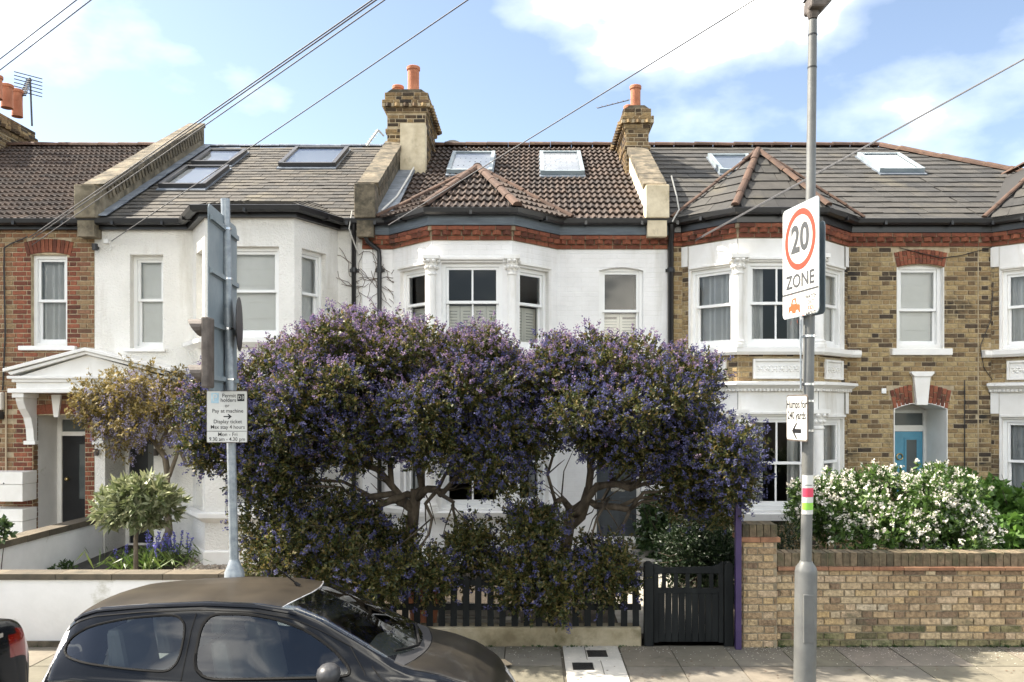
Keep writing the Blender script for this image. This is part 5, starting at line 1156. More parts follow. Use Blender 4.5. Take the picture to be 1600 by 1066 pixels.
cable([(hx(1044), YH - .30, ZE + .62), (hx(1052), YH - .30, ZE + .3), (hx(1056), YH - .28, ZE + .1), (hx(1046), YH - .26, ZE - .08)], .012, 'wirelight', 'pale cable looping beside the cream parapet kneeler')
cable([(hx(555), YH - .22, ZE + .1), (hx(550), YH - .22, hz(362)), (hx(557), YH - .12, hz(385)), (hx(561), YH - .05, hz(398))], .010, 'wirelight', 'pale cable dangling by the downpipes left of the middle house')
# dry creeper round the pipes of the middle house
q = MB(); random.seed(3)
for i in range(26):
    x0 = hx(random.uniform(556, 612)); z = hz(random.uniform(390, 480)); pts = [Vector((x0, YH - .02, z))]; a = random.uniform(-2, 2)
    for k in range(7): a += jit(.8); pts.append(pts[-1] + Vector((math.sin(a) * .09, jit(.01), math.cos(a) * -.10 if i % 3 else math.cos(a) * .1))); pts[-1].y = min(YH - .008, max(YH - .1, pts[-1].y))
    q.tube(pts, .004, 4)
tag(q.build('dry_creeper', 'twigdry'), 'bare brown creeper stems clinging round the downpipes of the white houses', 'creeper')
# aerials and dish
def aerial(px, py, d, h, label, ang=0.0, n=8, ln=.6, mast=True, tilt=0.0):
    b = P(px, py, d); t = thing('television_aerial', label, 'aerial', b, 'television aerials on the chimneys')
    if mast: q = MB(); q.tube([b, b + Vector((0, 0, h))], .015, 6); q.build('mast', 'plastic', t)
    ca, sa = math.cos(ang), math.sin(ang); top = b + Vector((0, 0, h)); U = Vector((ca, sa, tilt)); Vv = Vector((-sa, ca, 0)); q = MB(); q.tube([top - U * ln / 2, top + U * ln / 2], .010, 5); q.build('boom', 'plastic', t)
    q = MB()
    for i in range(n): c = top + U * ln * (i / (n - 1) - .5); q.tube([c - Vv * .10 + Vector((0, 0, -.03)), c + Vv * .10 + Vector((0, 0, .06))], .006, 4)
    q.build('elements', 'plastic', t)
b0 = P(50, 197, 17.8); ta = thing('television_aerial', 'comb-like aerial on a tall mast at the leftmost chimney', 'aerial', b0, 'television aerials on the chimneys')
q = MB(); q.tube([b0, P(47, 122, 17.8)], .020, 6); q.build('mast', 'plastic', ta); q = MB()
for k in range(6): q.tube([P(22, 112 + k * 5.6, 17.5), P(66, 123.5 + k * 5.6, 18.0)], .011, 4)
q.build('reflector_rods', 'plastic', ta); q = MB()
q.tube([P(46, 122, 17.8), P(36, 150, 17.2)], .014, 5)
for k in range(9): c = P(45 - k * 1.1, 125 + k * 2.9, 17.7 - k * .06); q.tube([c + Vector((-.06, 0, .0)), c + Vector((.06, 0, -.015))], .017, 4)
q.build('director_boom', 'plastic', ta)
aerial(958, 163, 16.0, .0, 'slanting aerial boom beside the right chimney pot', R(8), 7, .62, False, .30)
b1 = P(597, 214, 15.5); t = thing('television_aerial', 'pale aerial rod leaning left of the middle chimney', 'aerial', b1, 'television aerials on the chimneys')
q = MB(); q.tube([P(573, 228, 15.5), P(591, 203, 15.5)], .020, 6); q.tube([P(591, 203, 15.5), P(600, 213, 15.55)], .016, 6); q.build('boom', 'dish', t); q = MB()
for k in range(6): c = P(574 + k * 3, 226 - k * 4, 15.5); q.tube([c + Vector((-.05, .04, .03)), c + Vector((.05, -.04, -.03))], .005, 4)
q.build('elements', 'dish', t)
dd = P(706, 229, 17.4); dh = thing('satellite_dish', 'grey satellite dish peeping over the brown tiled ridge', 'dish', dd)
q = MB(); n = 20; vs_ = []; fs_ = []
for i in range(5):
    for k in range(n): a = 2 * math.pi * k / n; r_ = .23 * i / 4; vs_.append((dd.x + r_ * math.cos(a), dd.y + .06 * (i / 4) ** 2 * -1 + .2, dd.z + .0 + r_ * math.sin(a) * .8))
for i in range(4):
    for k in range(n): fs_.append((i * n + k, i * n + (k + 1) % n, (i + 1) * n + (k + 1) % n, (i + 1) * n + k))
q.add(vs_, fs_); q.build('reflector', 'dish', dh, smooth=True); q = MB(); q.tube([(dd.x, dd.y + .2, dd.z), (dd.x, dd.y + .3, dd.z - .3)], .02, 6); q.build('arm', 'dish', dh)
# overhead wires to the pole across the street
TP = Vector((12.1, -3.5, 8.9))
tp_ = thing('telegraph_pole', 'tarred timber telegraph pole on the opposite pavement holding the overhead wires', 'pole', (12.1, -3.5, 0))
q = MB(); q.tube([(12.1, -3.5, -.1), (12.1, -3.5, 9.2)], [.15, .10], 12); q.build('shaft', 'bark', tp_)
wires = [(P(-160, 215, 14), .0078, 'overhead wire crossing the top left corner, uppermost'), (P(-160, 232, 14), .0078, 'overhead wire crossing the top left corner, lower one'),
    (P(46, 371, YH - .05), .0078, 'upper of the twin wires rising from the left brick house'), (P(50, 373.5, YH - .05), .0078, 'lower of the twin wires rising from the left brick house'), (P(50, 383, YH - .05), .0068, 'single wire rising from the left brick house past the parapet'),
    (P(174, 377, YH - .03), .0068, 'wire rising from the white cable box on the rendered house'), (P(607, 352, 12.6), .0072, 'long wire rising from the middle house across its roof'), (P(1088, 374, YH - .3), .0075, 'upper wire rising right from the brick house bay'), (P(1086, 377, YH - .3), .006, 'lower wire rising right from the brick house bay')]
for i, (a, r_, lb) in enumerate(wires):
    q = MB(); e = TP + Vector((0, 0, .03 * i)); q.tube([a + (e - a) * (k / 24) + Vector((0, 0, -.10 * math.sin(math.pi * k / 24))) for k in range(25)], r_, 5); tag(q.build('overhead_wire', 'wire'), lb, 'wire', 'overhead telephone wires')
# ================================================================ planting
def quads_mesh(name, m, base, axis, nrm, Ls, Ws, parent=None, kind=None, wide=.45, fold=.0):
    side = np.cross(axis, nrm); side /= np.linalg.norm(side, axis=1, keepdims=True) + 1e-9
    n = len(base); V = np.empty((n, 4, 3))
    V[:, 0] = base; V[:, 1] = base + axis * (Ls * wide)[:, None] + side * (Ws / 2)[:, None] + nrm * (Ws * fold)[:, None]; V[:, 2] = base + axis * Ls[:, None]; V[:, 3] = base + axis * (Ls * wide)[:, None] - side * (Ws / 2)[:, None] + nrm * (Ws * fold)[:, None]
    me = bpy.data.meshes.new(name); me.vertices.add(n * 4); me.vertices.foreach_set('co', V.reshape(-1)); me.loops.add(n * 4); me.loops.foreach_set('vertex_index', np.arange(n * 4, dtype=np.int32))
    me.polygons.add(n); me.polygons.foreach_set('loop_start', np.arange(0, n * 4, 4, dtype=np.int32)); me.polygons.foreach_set('loop_total', np.full(n, 4, dtype=np.int32)); me.update(); me.validate()
    me.materials.append(MATS[m]); o = bpy.data.objects.new(name, me); link(o, parent)
    if kind: o['kind'] = kind
    return o
def unit(v): return v / (np.linalg.norm(v, axis=1, keepdims=True) + 1e-9)
def rnd_dir(n): return unit(RNG.normal(size=(n, 3)))
def clump(px, py, rx, ry, d, rd): c = P(px, py, d); return (c.x, c.y, c.z, rx * d / FPX, rd, ry * d / FPX)
def sub(clumps, k, f=.36, sh=.78):
    out_ = []
    for c in clumps:
        dr = rnd_dir(k); s = f * (c[3] * c[4] * c[5]) ** (1 / 3)
        for q in dr: r_ = s * RNG.uniform(.75, 1.3); out_.append((c[0] + q[0] * c[3] * sh, c[1] + q[1] * c[4] * sh, c[2] + q[2] * c[5] * sh, r_ * 1.1, r_ * 1.1, r_ * .9))
    return out_
def field(clumps, n, shell=.5):
    A = np.array(clumps); w_ = (A[:, 3] * A[:, 4] * A[:, 5]) ** (2 / 3); idx = RNG.choice(len(A), n, p=w_ / w_.sum())
    d_ = rnd_dir(n); r_ = shell + (1 - shell) * RNG.random(n) ** .6; c = A[idx]
    pos = c[:, :3] + d_ * c[:, 3:] * r_[:, None]; o = unit(d_ / c[:, 3:])
    return pos, o
def cull(pos, o, clumps, lim=.6):
    keep = np.ones(len(pos), bool)
    for c in clumps: keep &= (((pos - np.array(c[:3])) / np.array(c[3:])) ** 2).sum(1) > lim ** 2
    return pos[keep], o[keep]
def sprays(parent, name, m, pos, o, per, ll, lw, tl, up=.3, spread=.7, leafspread=.9, kind=None, wide=.45, droop=0.0, fold=.12):
    n = len(pos); ax = unit(o + np.array([0, 0, up]) + RNG.normal(size=(n, 3)) * spread * .5)
    L_ = tl * RNG.uniform(.6, 1.3, n); t = RNG.random((n, per)); base = pos[:, None] + ax[:, None] * (t * L_[:, None])[..., None]
    la = ax[:, None] * .7 + RNG.normal(size=(n, per, 3)) * leafspread * .6; la[..., 2] -= droop; la = unit(la.reshape(-1, 3)); nr = unit(RNG.normal(size=(n * per, 3)) + np.array([0, -.2, .9])); nr = unit(nr - la * (nr * la).sum(1, keepdims=True))
    s = RNG.uniform(.5, 1.5, n * per)
    quads_mesh(name, m, base.reshape(-1, 3), la, nr, ll * s, lw * s, parent, kind, wide, fold)
    return pos + ax * L_[:, None], ax
def puffs(parent, name, m, pts, k, rad, sz, kind=None, ax=None, ln=0.0):
    n = len(pts); p = pts[:, None] + rnd_dir(n * k).reshape(n, k, 3) * (rad * RNG.uniform(.3, 1, (n, k)))[..., None]
    if ax is not None: p = p + ax[:, None] * (RNG.random((n, k)) * ln)[..., None]
    p = p.reshape(-1, 3); a = rnd_dir(n * k); nr = rnd_dir(n * k); nr = unit(nr - a * (nr * a).sum(1, keepdims=True)); s = sz * RNG.uniform(.7, 1.3, n * k)
    quads_mesh(name, m, p - a * (s / 2)[:, None], a, nr, s, s * .9, parent, kind, .5)
def limbs(parent, foot, crotch, ends, m, r0, r1=.008, name='branches', trunk='trunk', wob=.10, twigs=3):
    q = MB(); f = Vector(foot); c = Vector(crotch); mid = (f + c) / 2 + Vector((jit(.06), jit(.05), 0)); q.tube([f - Vector((0, 0, .06)), f + (mid - f) * .3, mid, c], [r0 * 1.35, r0 * 1.1, r0, r0 * .85], 10); q.build(trunk, m, parent, smooth=True)
    q = MB(); es_ = sorted([Vector(e[:3]) for e in ends], key=lambda e: math.atan2(e.x - c.x, e.z - c.z + .8)); ng = max(2, round(len(es_) / 4)); forks = []
    def bough(a, e, ra, rb, k=5):
        pts = []
        for i in range(k + 1):
            t = i / k; p = a + (e - a) * t; p.z += .10 * math.sin(math.pi * t) * (1 if e.z < c.z + .5 else -.5)
            if 0 < i < k: p += Vector((jit(wob), jit(wob), jit(wob))) * min(1, (e - a).length)
            pts.append(p)
        q.tube(pts, [ra + (rb - ra) * (i / k) ** .8 for i in range(k + 1)], 7)
        for _ in range(twigs):
            i = random.randrange(1, k); s = pts[i]; dvec = ((e - a).normalized() + Vector((jit(1), jit(1), jit(1))) * .9).normalized() * random.uniform(.25, .6); q.tube([s, s + dvec * .5 + Vector((jit(.05), jit(.05), jit(.05))), s + dvec], [.010, .007, .003], 5)
        return pts
    for gi in range(ng):
        grp = es_[gi * len(es_) // ng:(gi + 1) * len(es_) // ng]
        mean = sum(grp, Vector()) / len(grp); node = c + (mean - c) * random.uniform(.42, .55); rm = r0 * random.uniform(.5, .7)
        trunk_pts = bough(c - Vector((0, 0, random.uniform(.0, .35))), node, rm, rm * .75, 4)
        for e in grp: bough(trunk_pts[random.choice((-1, -1, -2))], e, rm * random.uniform(.4, .6), r1)
    q.build(name, m, parent, smooth=True)

# ---- the two ceanothus trees
def ceanothus(label, foot, crotch, big, low, nb, nl):
    t = thing('flowering_tree', label, 'tree', foot, 'purple flowering ceanothus trees')
    B_ = [clump(*c) for c in big]; Lw = [clump(*c) for c in low]
    limbs(t, foot, crotch, B_ + Lw, 'bark', .075)
    S_ = sub(B_, 16, .31, .84); pos, o = field(S_, nb, .25); pos, o = cull(pos, o, B_, .45)
    kp = pos[:, 1] < 12; pos, o = pos[kp], o[kp]; n_top = len(pos)
    if Lw: SL_ = sub(Lw, 12, .40, .75); p2, o2_ = field(SL_, nl, .2); pos = np.vstack([pos, p2]); o = np.vstack([o, o2_])
    pos[:, 2] = np.maximum(pos[:, 2], .28)
    tips, ax = sprays(t, 'crown', 'ceanleaf', pos, o, 14, .038, .020, .15, .35, .9, 1.0)
    up = o[:, 2] * .5 + .25; sel = RNG.random(len(tips)) < np.clip(.44 + up * .25, .2, .9)
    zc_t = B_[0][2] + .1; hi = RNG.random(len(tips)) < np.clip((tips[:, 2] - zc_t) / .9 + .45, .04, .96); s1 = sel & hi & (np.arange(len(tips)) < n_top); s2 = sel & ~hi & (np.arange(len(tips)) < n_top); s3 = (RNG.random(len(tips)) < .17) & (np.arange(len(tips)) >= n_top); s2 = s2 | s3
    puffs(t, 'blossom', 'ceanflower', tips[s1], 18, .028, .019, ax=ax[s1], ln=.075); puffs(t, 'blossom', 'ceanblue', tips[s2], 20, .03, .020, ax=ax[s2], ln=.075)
    return t
big = [(405, 612, 70, 62, 9.4, 0.85), (345, 660, 44, 58, 9.2, 0.6), (322, 690, 26, 34, 9.2, 0.4), (415, 735, 45, 35, 9.2, 0.6), (470, 579, 75, 54.5, 9.6, 0.9), (555, 554, 80, 43.2, 9.7, 0.9), (640, 569, 85, 48.9, 9.6, 0.9), (730, 574, 65, 45, 9.6, 0.8), (560, 632, 110, 75, 9.2, 0.9), (450, 680, 80, 60, 9.2, 0.8), (690, 652, 95, 75, 9.2, 0.9), (782, 640, 46, 72, 9.2, 0.7), (780, 720, 55, 55, 9, 0.5), (590, 690, 70, 45, 9, 0.6)]
low = [(430, 775, 50, 50, 9.2, .5), (440, 830, 62, 55, 9.1, .5), (530, 830, 60, 50, 9.3, .5), (470, 870, 70, 55, 8.9, .5), (560, 890, 80, 50, 8.75, .4), (640, 905, 60, 45, 8.7, .3), (590, 850, 60, 30, 9.4, .4), (735, 872, 58, 48, 9.0, .4)]
ceanothus('left of the two purple flowering trees, its crown reaching behind the parking sign', P(640, 905, 9.5) * 1, P(650, 765, 9.5), big, low, 18500, 5200)
big = [(858, 596, 50, 52, 9.6, 0.8), (925, 589, 75, 51.7, 9.7, 0.9), (1005, 599, 75, 51.7, 9.7, 0.9), (1075, 632, 55, 55, 9.5, 0.8), (900, 652, 85, 62, 9.2, 0.9), (1000, 657, 85, 62, 9.2, 0.9), (1105, 690, 58, 55, 9.2, 0.7), (1128, 724, 32, 52, 8.6, 0.45), (1146, 738, 20, 40, 8.4, 0.28), (1143, 694, 20, 36, 8.45, 0.22), (1152, 745, 14, 30, 8.45, 0.2), (960, 690, 75, 30, 9, 0.5), (1085, 740, 60, 40, 9.1, 0.5)]
low = [(820, 850, 55, 55, 8.9, .4), (850, 910, 70, 45, 8.7, .3), (930, 880, 55, 45, 8.9, .4), (965, 905, 35, 30, 8.8, .3), (1120, 785, 30, 30, 9.0, .3), (1075, 780, 25, 30, 9.1, .3)]
ceanothus('right of the two purple flowering trees, reaching over the gate to the purple post', P(868, 905, 9.6) * 1, P(893, 790, 9.6), big, low, 14500, 3600)

# ---- wisteria
wf = Vector((hx(262), 12.75, .2)); ws = thing('wisteria', 'twisted wisteria with yellow-green leaves and lilac racemes against the white rendered wall', 'climber', wf)
cl = [clump(*c) for c in ((150, 630, 40, 28, 12.5, .3), (205, 610, 55, 32, 12.4, .35), (270, 612, 55, 35, 12.4, .4), (320, 630, 35, 40, 12.3, .35), (180, 655, 55, 25, 12.4, .3), (245, 650, 60, 30, 12.3, .35), (300, 665, 45, 25, 12.3, .3), (195, 690, 22, 25, 12.5, .2), (130, 640, 25, 20, 12.5, .2))]
def pt(px, py, d): return P(px, py, d)
q = MB(); q.tube([wf - Vector((0, 0, .05)), pt(264, 830, 12.75), pt(262, 800, 12.72), pt(258, 770, 12.7), pt(262, 740, 12.7), pt(258, 715, 12.7), pt(248, 700, 12.7), pt(235, 678, 12.7), pt(225, 662, 12.7)], [.07, .06, .052, .05, .05, .045, .045, .04, .03], 9); q.build('trunk', 'barklight', ws, smooth=True)
for pts in ([(264, 745), (275, 715), (282, 690), (278, 660), (270, 640)], [(280, 700), (292, 728), (310, 722), (330, 705)], [(248, 700), (262, 670), (300, 650), (320, 640)], [(235, 678), (245, 650), (260, 625)], [(225, 662), (190, 648), (150, 640)], [(268, 700), (258, 665), (240, 640)], [(225, 662), (210, 640), (200, 615)]):
    q = MB(); q.tube([pt(x, y, 12.62 + jit(.05)) for x, y in pts], [.034 - .02 * i / (len(pts) - 1) for i in range(len(pts))], 7); q.build('branch', 'barklight', ws, smooth=True)
S_ = sub(cl, 9, .42, .7); pos, o = field(S_, 1550, .3); pos[:, 1] = np.minimum(pos[:, 1], YH - .06)
sprays(ws, 'leaves', 'wistleaf', pos, o, 12, .05, .022, .20, .1, .9, 1.0, droop=.2)
pos, o = field(S_, 430, .6); pos[:, 1] = np.minimum(pos[:, 1], YH - .08)
n = len(pos); k = 34; tt = RNG.random((n, k)); p = pos[:, None] + np.stack([RNG.normal(size=(n, k)) * .028 * (1.1 - tt), RNG.normal(size=(n, k)) * .028 * (1.1 - tt), -tt * RNG.uniform(.10, .26, n)[:, None]], -1); p = p.reshape(-1, 3)
a = rnd_dir(n * k); nr = rnd_dir(n * k); nr = unit(nr - a * (nr * a).sum(1, keepdims=True)); quads_mesh('racemes', 'wistflower', p, a, nr, RNG.uniform(.014, .028, n * k), RNG.uniform(.012, .022, n * k), ws, None, .5)

# ---- clipped standard tree
sf = Vector((PX(213, 10.4), 10.4, .05)); st_ = thing('standard_tree', 'small lollipop tree with pale green leaves behind the low white wall', 'tree', sf)
q = MB(); q.tube([sf - Vector((0, 0, .05)), P(212, 850, 10.4), P(214, 800, 10.4), P(214, 780, 10.4)], [.034, .028, .026, .02], 8); q.build('trunk', 'barklight', st_, smooth=True)
cl = [clump(*c) for c in ((185, 790, 32, 28, 10.4, .3), (225, 780, 42, 30, 10.3, .35), (252, 790, 28, 24, 10.4, .3), (205, 772, 32, 20, 10.4, .3), (215, 805, 45, 18, 10.3, .3))]
q = MB()
for c in cl: q.tube([P(214, 795, 10.4), Vector(c[:3])], [.016, .006], 6)
q.build('branches', 'barklight', st_)
pos, o = field(cl, 460, .45); tips, ax = sprays(st_, 'crown', 'rhodoleaf', pos, o, 8, .115, .036, .035, .25, .5, 1.0)

# ---- choisya in flower
cf = Vector((PX(1390, 9.9), 9.9, .05)); ch_ = thing('flowering_shrub', 'mexican orange shrub covered in white flowers behind the brick wall', 'shrub', cf)
cl = [clump(*c) for c in ((1292, 798, 42, 38, 9.9, .5), (1345, 782, 60, 46, 9.9, .6), (1410, 788, 65, 44, 9.9, .6), (1475, 792, 48, 46, 9.9, .55), (1340, 830, 80, 42, 9.6, .55), (1440, 835, 85, 40, 9.6, .55), (1510, 835, 28, 32, 9.7, .35), (1268, 780, 20, 18, 9.9, .3), (1447, 752, 22, 22, 10.0, .25))]
limbs(ch_, cf, cf + Vector((0, 0, .35)), cl, 'bark', .035, .006)
S_ = sub(cl, 12, .42, .78); pos, o = field(S_, 4200, .3); pos, o = cull(pos, o, cl, .5); tips, ax = sprays(ch_, 'leaves', 'choisleaf', pos, o, 9, .062, .024, .10, .35, .7, .9)
sel = (RNG.random(len(tips)) < .72) & ((o[:, 2] > -.35)); fp = tips[sel] + o[sel] * .03
fp = fp[RNG.random(len(fp)) < (.35 + .65 * (np.sin(fp[:, 0] * 9) * np.sin(fp[:, 2] * 11 + 1) > -.25))]
puffs(ch_, 'white_flowers', 'whiteflower', fp, 10, .036, .028)
# ---- climber at the far right, hedge, ivy, bluebells, small plants
vf = Vector((hx(1545), 12.2, .05)); vn = thing('climber_plant', 'bright green broad-leaved climber on the brickwork right of the white shrub', 'climber', vf)
cl = [clump(*c) for c in ((1500, 760, 22, 26, 12.3, .3), (1540, 790, 40, 35, 12.0, .4), (1580, 800, 35, 30, 12.0, .4), (1550, 840, 50, 32, 11.6, .4), (1600, 845, 35, 30, 11.6, .4), (1495, 750, 16, 14, 12.5, .2), (1550, 762, 18, 12, 12.5, .15), (1520, 820, 35, 35, 11.8, .4))]
limbs(vn, vf, vf + Vector((0, 0, .4)), cl, 'bark', .025, .006); pos, o = field(sub(cl, 9, .45, .7), 900, .3); sprays(vn, 'leaves', 'vineleaf', pos, o, 6, .10, .085, .10, .1, .7, .9, droop=.25, wide=.38)
hf = Vector((PX(1090, 10.6), 10.6, .03)); hd_ = thing('hedge_bush', 'round dark evergreen bush behind the charcoal gate', 'bush', hf)
cl = [clump(*c) for c in ((1090, 850, 55, 50, 10.6, .5), (1060, 865, 35, 40, 10.5, .4), (1120, 860, 30, 40, 10.6, .4), (1095, 900, 60, 40, 10.5, .5))]
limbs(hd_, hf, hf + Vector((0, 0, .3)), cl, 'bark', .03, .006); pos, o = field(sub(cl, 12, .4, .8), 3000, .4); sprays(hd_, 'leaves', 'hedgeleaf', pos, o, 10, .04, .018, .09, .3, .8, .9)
vf = Vector((hx(1020), 12.75, .05)); iv = thing('ivy', 'glossy ivy climbing beside the door of the middle white house', 'climber', vf)
cl = [clump(*c) for c in ((1016, 790, 16, 22, 12.8, .2), (1022, 830, 20, 30, 12.7, .2), (1030, 865, 25, 25, 12.6, .25), (1012, 850, 12, 30, 12.7, .2), (1045, 815, 10, 20, 12.8, .15))]
limbs(iv, vf, vf + Vector((0, 0, .3)), cl, 'bark', .02, .005); pos, o = field(sub(cl, 8, .45, .7), 700, .3); sprays(iv, 'leaves', 'ivyleaf', pos, o, 6, .06, .05, .08, .1, .8, .9, droop=.25, wide=.38)
bf = Vector((PX(240, 12.3), 12.3, .08)); bl = thing('bluebells', 'clump of bluebells with strap leaves at the foot of the wisteria', 'flowers', bf)
n = 230; base = np.stack([RNG.normal(PX(238, 12.2), .28, n), RNG.normal(12.25, .25, n), np.full(n, .19)], -1); ax = unit(np.stack([RNG.normal(0, .75, n), RNG.normal(0, .6, n), np.full(n, .75)], -1)); nr = unit(np.cross(ax, rnd_dir(n))); Ls = RNG.uniform(.22, .42, n)
quads_mesh('leaves', 'strapleaf', base, ax, nr, Ls, np.full(n, .03), bl, None, .5, .0)
mid = base + ax * (Ls * .9)[:, None]; a2 = unit(ax * np.array([1, 1, -.2]) + np.array([0, 0, -.25])); quads_mesh('leaf_tips', 'strapleaf', mid, a2, nr, Ls * .5, np.full(n, .022), bl, 'stuff', .3)
q = MB(); stp = []
for i in range(26):
    x, y = RNG.normal(PX(246, 12.3), .22), RNG.normal(12.35, .15); h_ = RNG.uniform(.3, .52); dx, dy = jit(.08), jit(.08); q.tube([(x, y, .17), (x + dx * .4, y + dy * .4, .17 + h_ * .6), (x + dx, y + dy, .17 + h_)], .005, 4); stp += [(x + dx * t, y + dy * t, .17 + h_ * t) for t in (.6, .7, .8, .9, 1.0)]
q.build('stems', 'strapleaf', bl); puffs(bl, 'blossom', 'bluebell', np.array(stp), 7, .028, .03)
def tuft(px, py, d, rx, n, m, label, ll=.06, lw=.03):
    c = P(px, py, d); c.z = GZ(d); t = thing('small_plant', label, 'plant', c); S_ = [(c.x, c.y, c.z + rx * .6, rx, rx * .7, rx * .7)]
    q = MB()
    for k in range(6): q.tube([c, c + Vector((jit(rx), jit(rx * .5), rx * 1.0))], [.006, .003], 5)
    q.build('stems', 'strapleaf', t, kind='stuff'); pos, o = field(S_, n, .2); pos[:, 2] = np.maximum(pos[:, 2], c.z + .02); sprays(t, 'leaves', m, pos, o, 5, ll, lw, .06, .4, .6, .9)
tuft(100, 880, 11.6, .14, 50, 'ivyleaf', 'small weed at the foot of the white side wall')
c = P(5, 830, 10.2); t = thing('small_plant', 'dark leafy plant at the left edge by the lower white box', 'plant', (c.x, c.y, .05)); pos, o = field([(c.x - .08, c.y, c.z, .14, .14, .12)], 60, .2); sprays(t, 'leaves', 'ivyleaf', pos, o, 6, .07, .045, .06, .4, .6, .9); q = MB()
for k in range(4): q.tube([(c.x - .08, c.y, .03), (c.x - .08 + jit(.1), c.y + jit(.1), c.z)], [.008, .004], 5)
q.build('stems', 'bark', t, kind='stuff')
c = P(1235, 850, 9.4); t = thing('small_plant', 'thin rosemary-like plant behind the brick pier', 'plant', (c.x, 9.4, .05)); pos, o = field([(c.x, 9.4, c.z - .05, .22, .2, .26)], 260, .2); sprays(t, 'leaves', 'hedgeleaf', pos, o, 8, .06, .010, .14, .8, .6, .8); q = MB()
for k in range(5): q.tube([(c.x, 9.4, .03), (c.x + jit(.15), 9.4 + jit(.1), c.z)], [.008, .004], 5)
q.build('stems', 'bark', t, kind='stuff')
# pebbles in front of the white house
q = []; random.seed(5)
n = 2600; X = RNG.uniform(PX(275, 12), PX(425, 12), n); Y = RNG.uniform(11.2, 12.95, n); v_, f_ = [], []
s8 = [(math.cos(a) , math.sin(a)) for a in np.linspace(0, 2 * math.pi, 7)[:-1]]
for i in range(n):
    r_ = random.uniform(.018, .04); k = len(v_); zz = GZ(Y[i]) + .008 + jit(.012); ec = random.uniform(.6, 1); ro = random.uniform(0, 3)
    for (cc, ss) in s8: v_.append((X[i] + r_ * (cc * math.cos(ro) - ss * ec * math.sin(ro)), Y[i] + r_ * (cc * math.sin(ro) + ss * ec * math.cos(ro)), zz))
    for (cc, ss) in s8[::2]: v_.append((X[i] + r_ * .55 * (cc * math.cos(ro) - ss * ec * math.sin(ro)), Y[i] + r_ * .55 * (cc * math.sin(ro) + ss * ec * math.cos(ro)), zz + r_ * .6))
    f_ += [(k + 6, k + 7, k + 8), (k, k + 1, k + 6), (k + 1, k + 2, k + 7, k + 6), (k + 2, k + 3, k + 7), (k + 3, k + 4, k + 8, k + 7), (k + 4, k + 5, k + 8), (k + 5, k, k + 6, k + 8)]
me = bpy.data.meshes.new('gravel'); me.from_pydata(v_, [], f_); me.materials.append(MATS['pebble']); o = bpy.data.objects.new('gravel', me); C.objects.link(o); o['kind'] = 'stuff'; o['label'] = 'rounded beige pebbles in front of the white bay'
# fallen petals and grit on the pavement
n = 900; X = np.concatenate([RNG.uniform(2.2, 6.0, 700), RNG.uniform(-1, 2.2, 200)]); Y = 8.74 - np.abs(RNG.normal(0, .28, n)); base = np.stack([X, Y, np.full(n, .006)], -1); a = unit(np.stack([RNG.normal(size=n), RNG.normal(size=n), np.zeros(n)], -1)); nr = np.tile(np.array([[0, 0, 1.0]]), (n, 1))
quads_mesh('fallen_petals', 'whiteflower', base, a, nr, RNG.uniform(.008, .02, n), RNG.uniform(.006, .014, n), None, 'stuff')['label'] = 'fallen petals scattered along the foot of the brick wall'
# terracotta pot behind the fence
pt_ = thing('plant_pot', 'terracotta pot standing behind the picket fence under the left tree', 'pot', (PX(662, 9.2), 9.2, .04))
q = MB(); q.lathe((PX(662, 9.2), 9.2, .04), [(.13, 0), (.17, .35), (.17, .36), (.20, .36), (.20, .44), (.17, .44), (.16, .38)], 20); q.build('pot', 'pot', pt_, smooth=True, autosmooth=True); q = MB(); q.lathe((PX(662, 9.2), 9.2, .40), [(.15, 0), (.155, .01)], 16); q.build('soil', 'earth', pt_)
# pale planks lying behind the fence
for k, (xx, zz, lb) in enumerate(((wx(720), .26, 'pale plank lying low behind the picket fence, upper one'), (wx(745), .10, 'pale plank lying low behind the picket fence, lower one'))):
    q = MB(Matrix.Translation((xx, 9.35, zz)) @ Matrix.Rotation(R(3 if k == 0 else 0), 4, 'Y')); q.box(-.45, .45, -.06, .06, -.06, .06); tag(q.build('timber_edging', 'stepstone', None, bevel=.01), lb, 'edging')
q = MB(); q.add([(-.16, 8.35, .004), (.12, 8.3, .004), (.20, 8.05, .03), (-.06, 8.0, .012)], [(0, 1, 2, 3)]); q.add([(-.16, 8.35, .009), (.12, 8.3, .009), (.20, 8.05, .035), (-.06, 8.0, .017)], [(3, 2, 1, 0)])
lit = q.build('cardboard', 'card'); lit.location = (PX(770, 8.3), 0, 0); tag(lit, 'flattened piece of brown cardboard on the pavement beyond the bonnet', 'litter')

n = 2600; X = np.concatenate([RNG.uniform(2.25, 6.5, 1700), RNG.uniform(-2.4, 1.1, 500), RNG.uniform(-6.5, -2.8, 400)]); X = X + .04 * np.sin(X * 37); Y = YW - .012 - np.abs(RNG.normal(0, .018, n)); keep = np.sin(X * 5.3) + np.sin(X * 13.1 + 1) > -.5; X, Y = X[keep], Y[keep]; n = len(X); base = np.stack([X, Y, np.full(n, .002)], -1); a = unit(np.stack([RNG.normal(0, .6, n), RNG.normal(-.2, .4, n), RNG.uniform(.4, 1, n)], -1)); nr = unit(np.cross(a, rnd_dir(n)))
quads_mesh('wall_foot_weeds', 'ivyleaf', base, a, nr, RNG.uniform(.012, .035, n), RNG.uniform(.006, .014, n), None, 'stuff')['label'] = 'moss and tiny weeds along the foot of the front walls'
n = 260; base = np.stack([RNG.uniform(-4, 6, n), RNG.uniform(7.2, 8.7, n), np.full(n, .0045)], -1); a = unit(np.stack([RNG.normal(size=n), RNG.normal(size=n), np.zeros(n)], -1)); nr = np.tile(np.array([[0, 0, 1.0]]), (n, 1)); s_ = RNG.uniform(.012, .035, n)
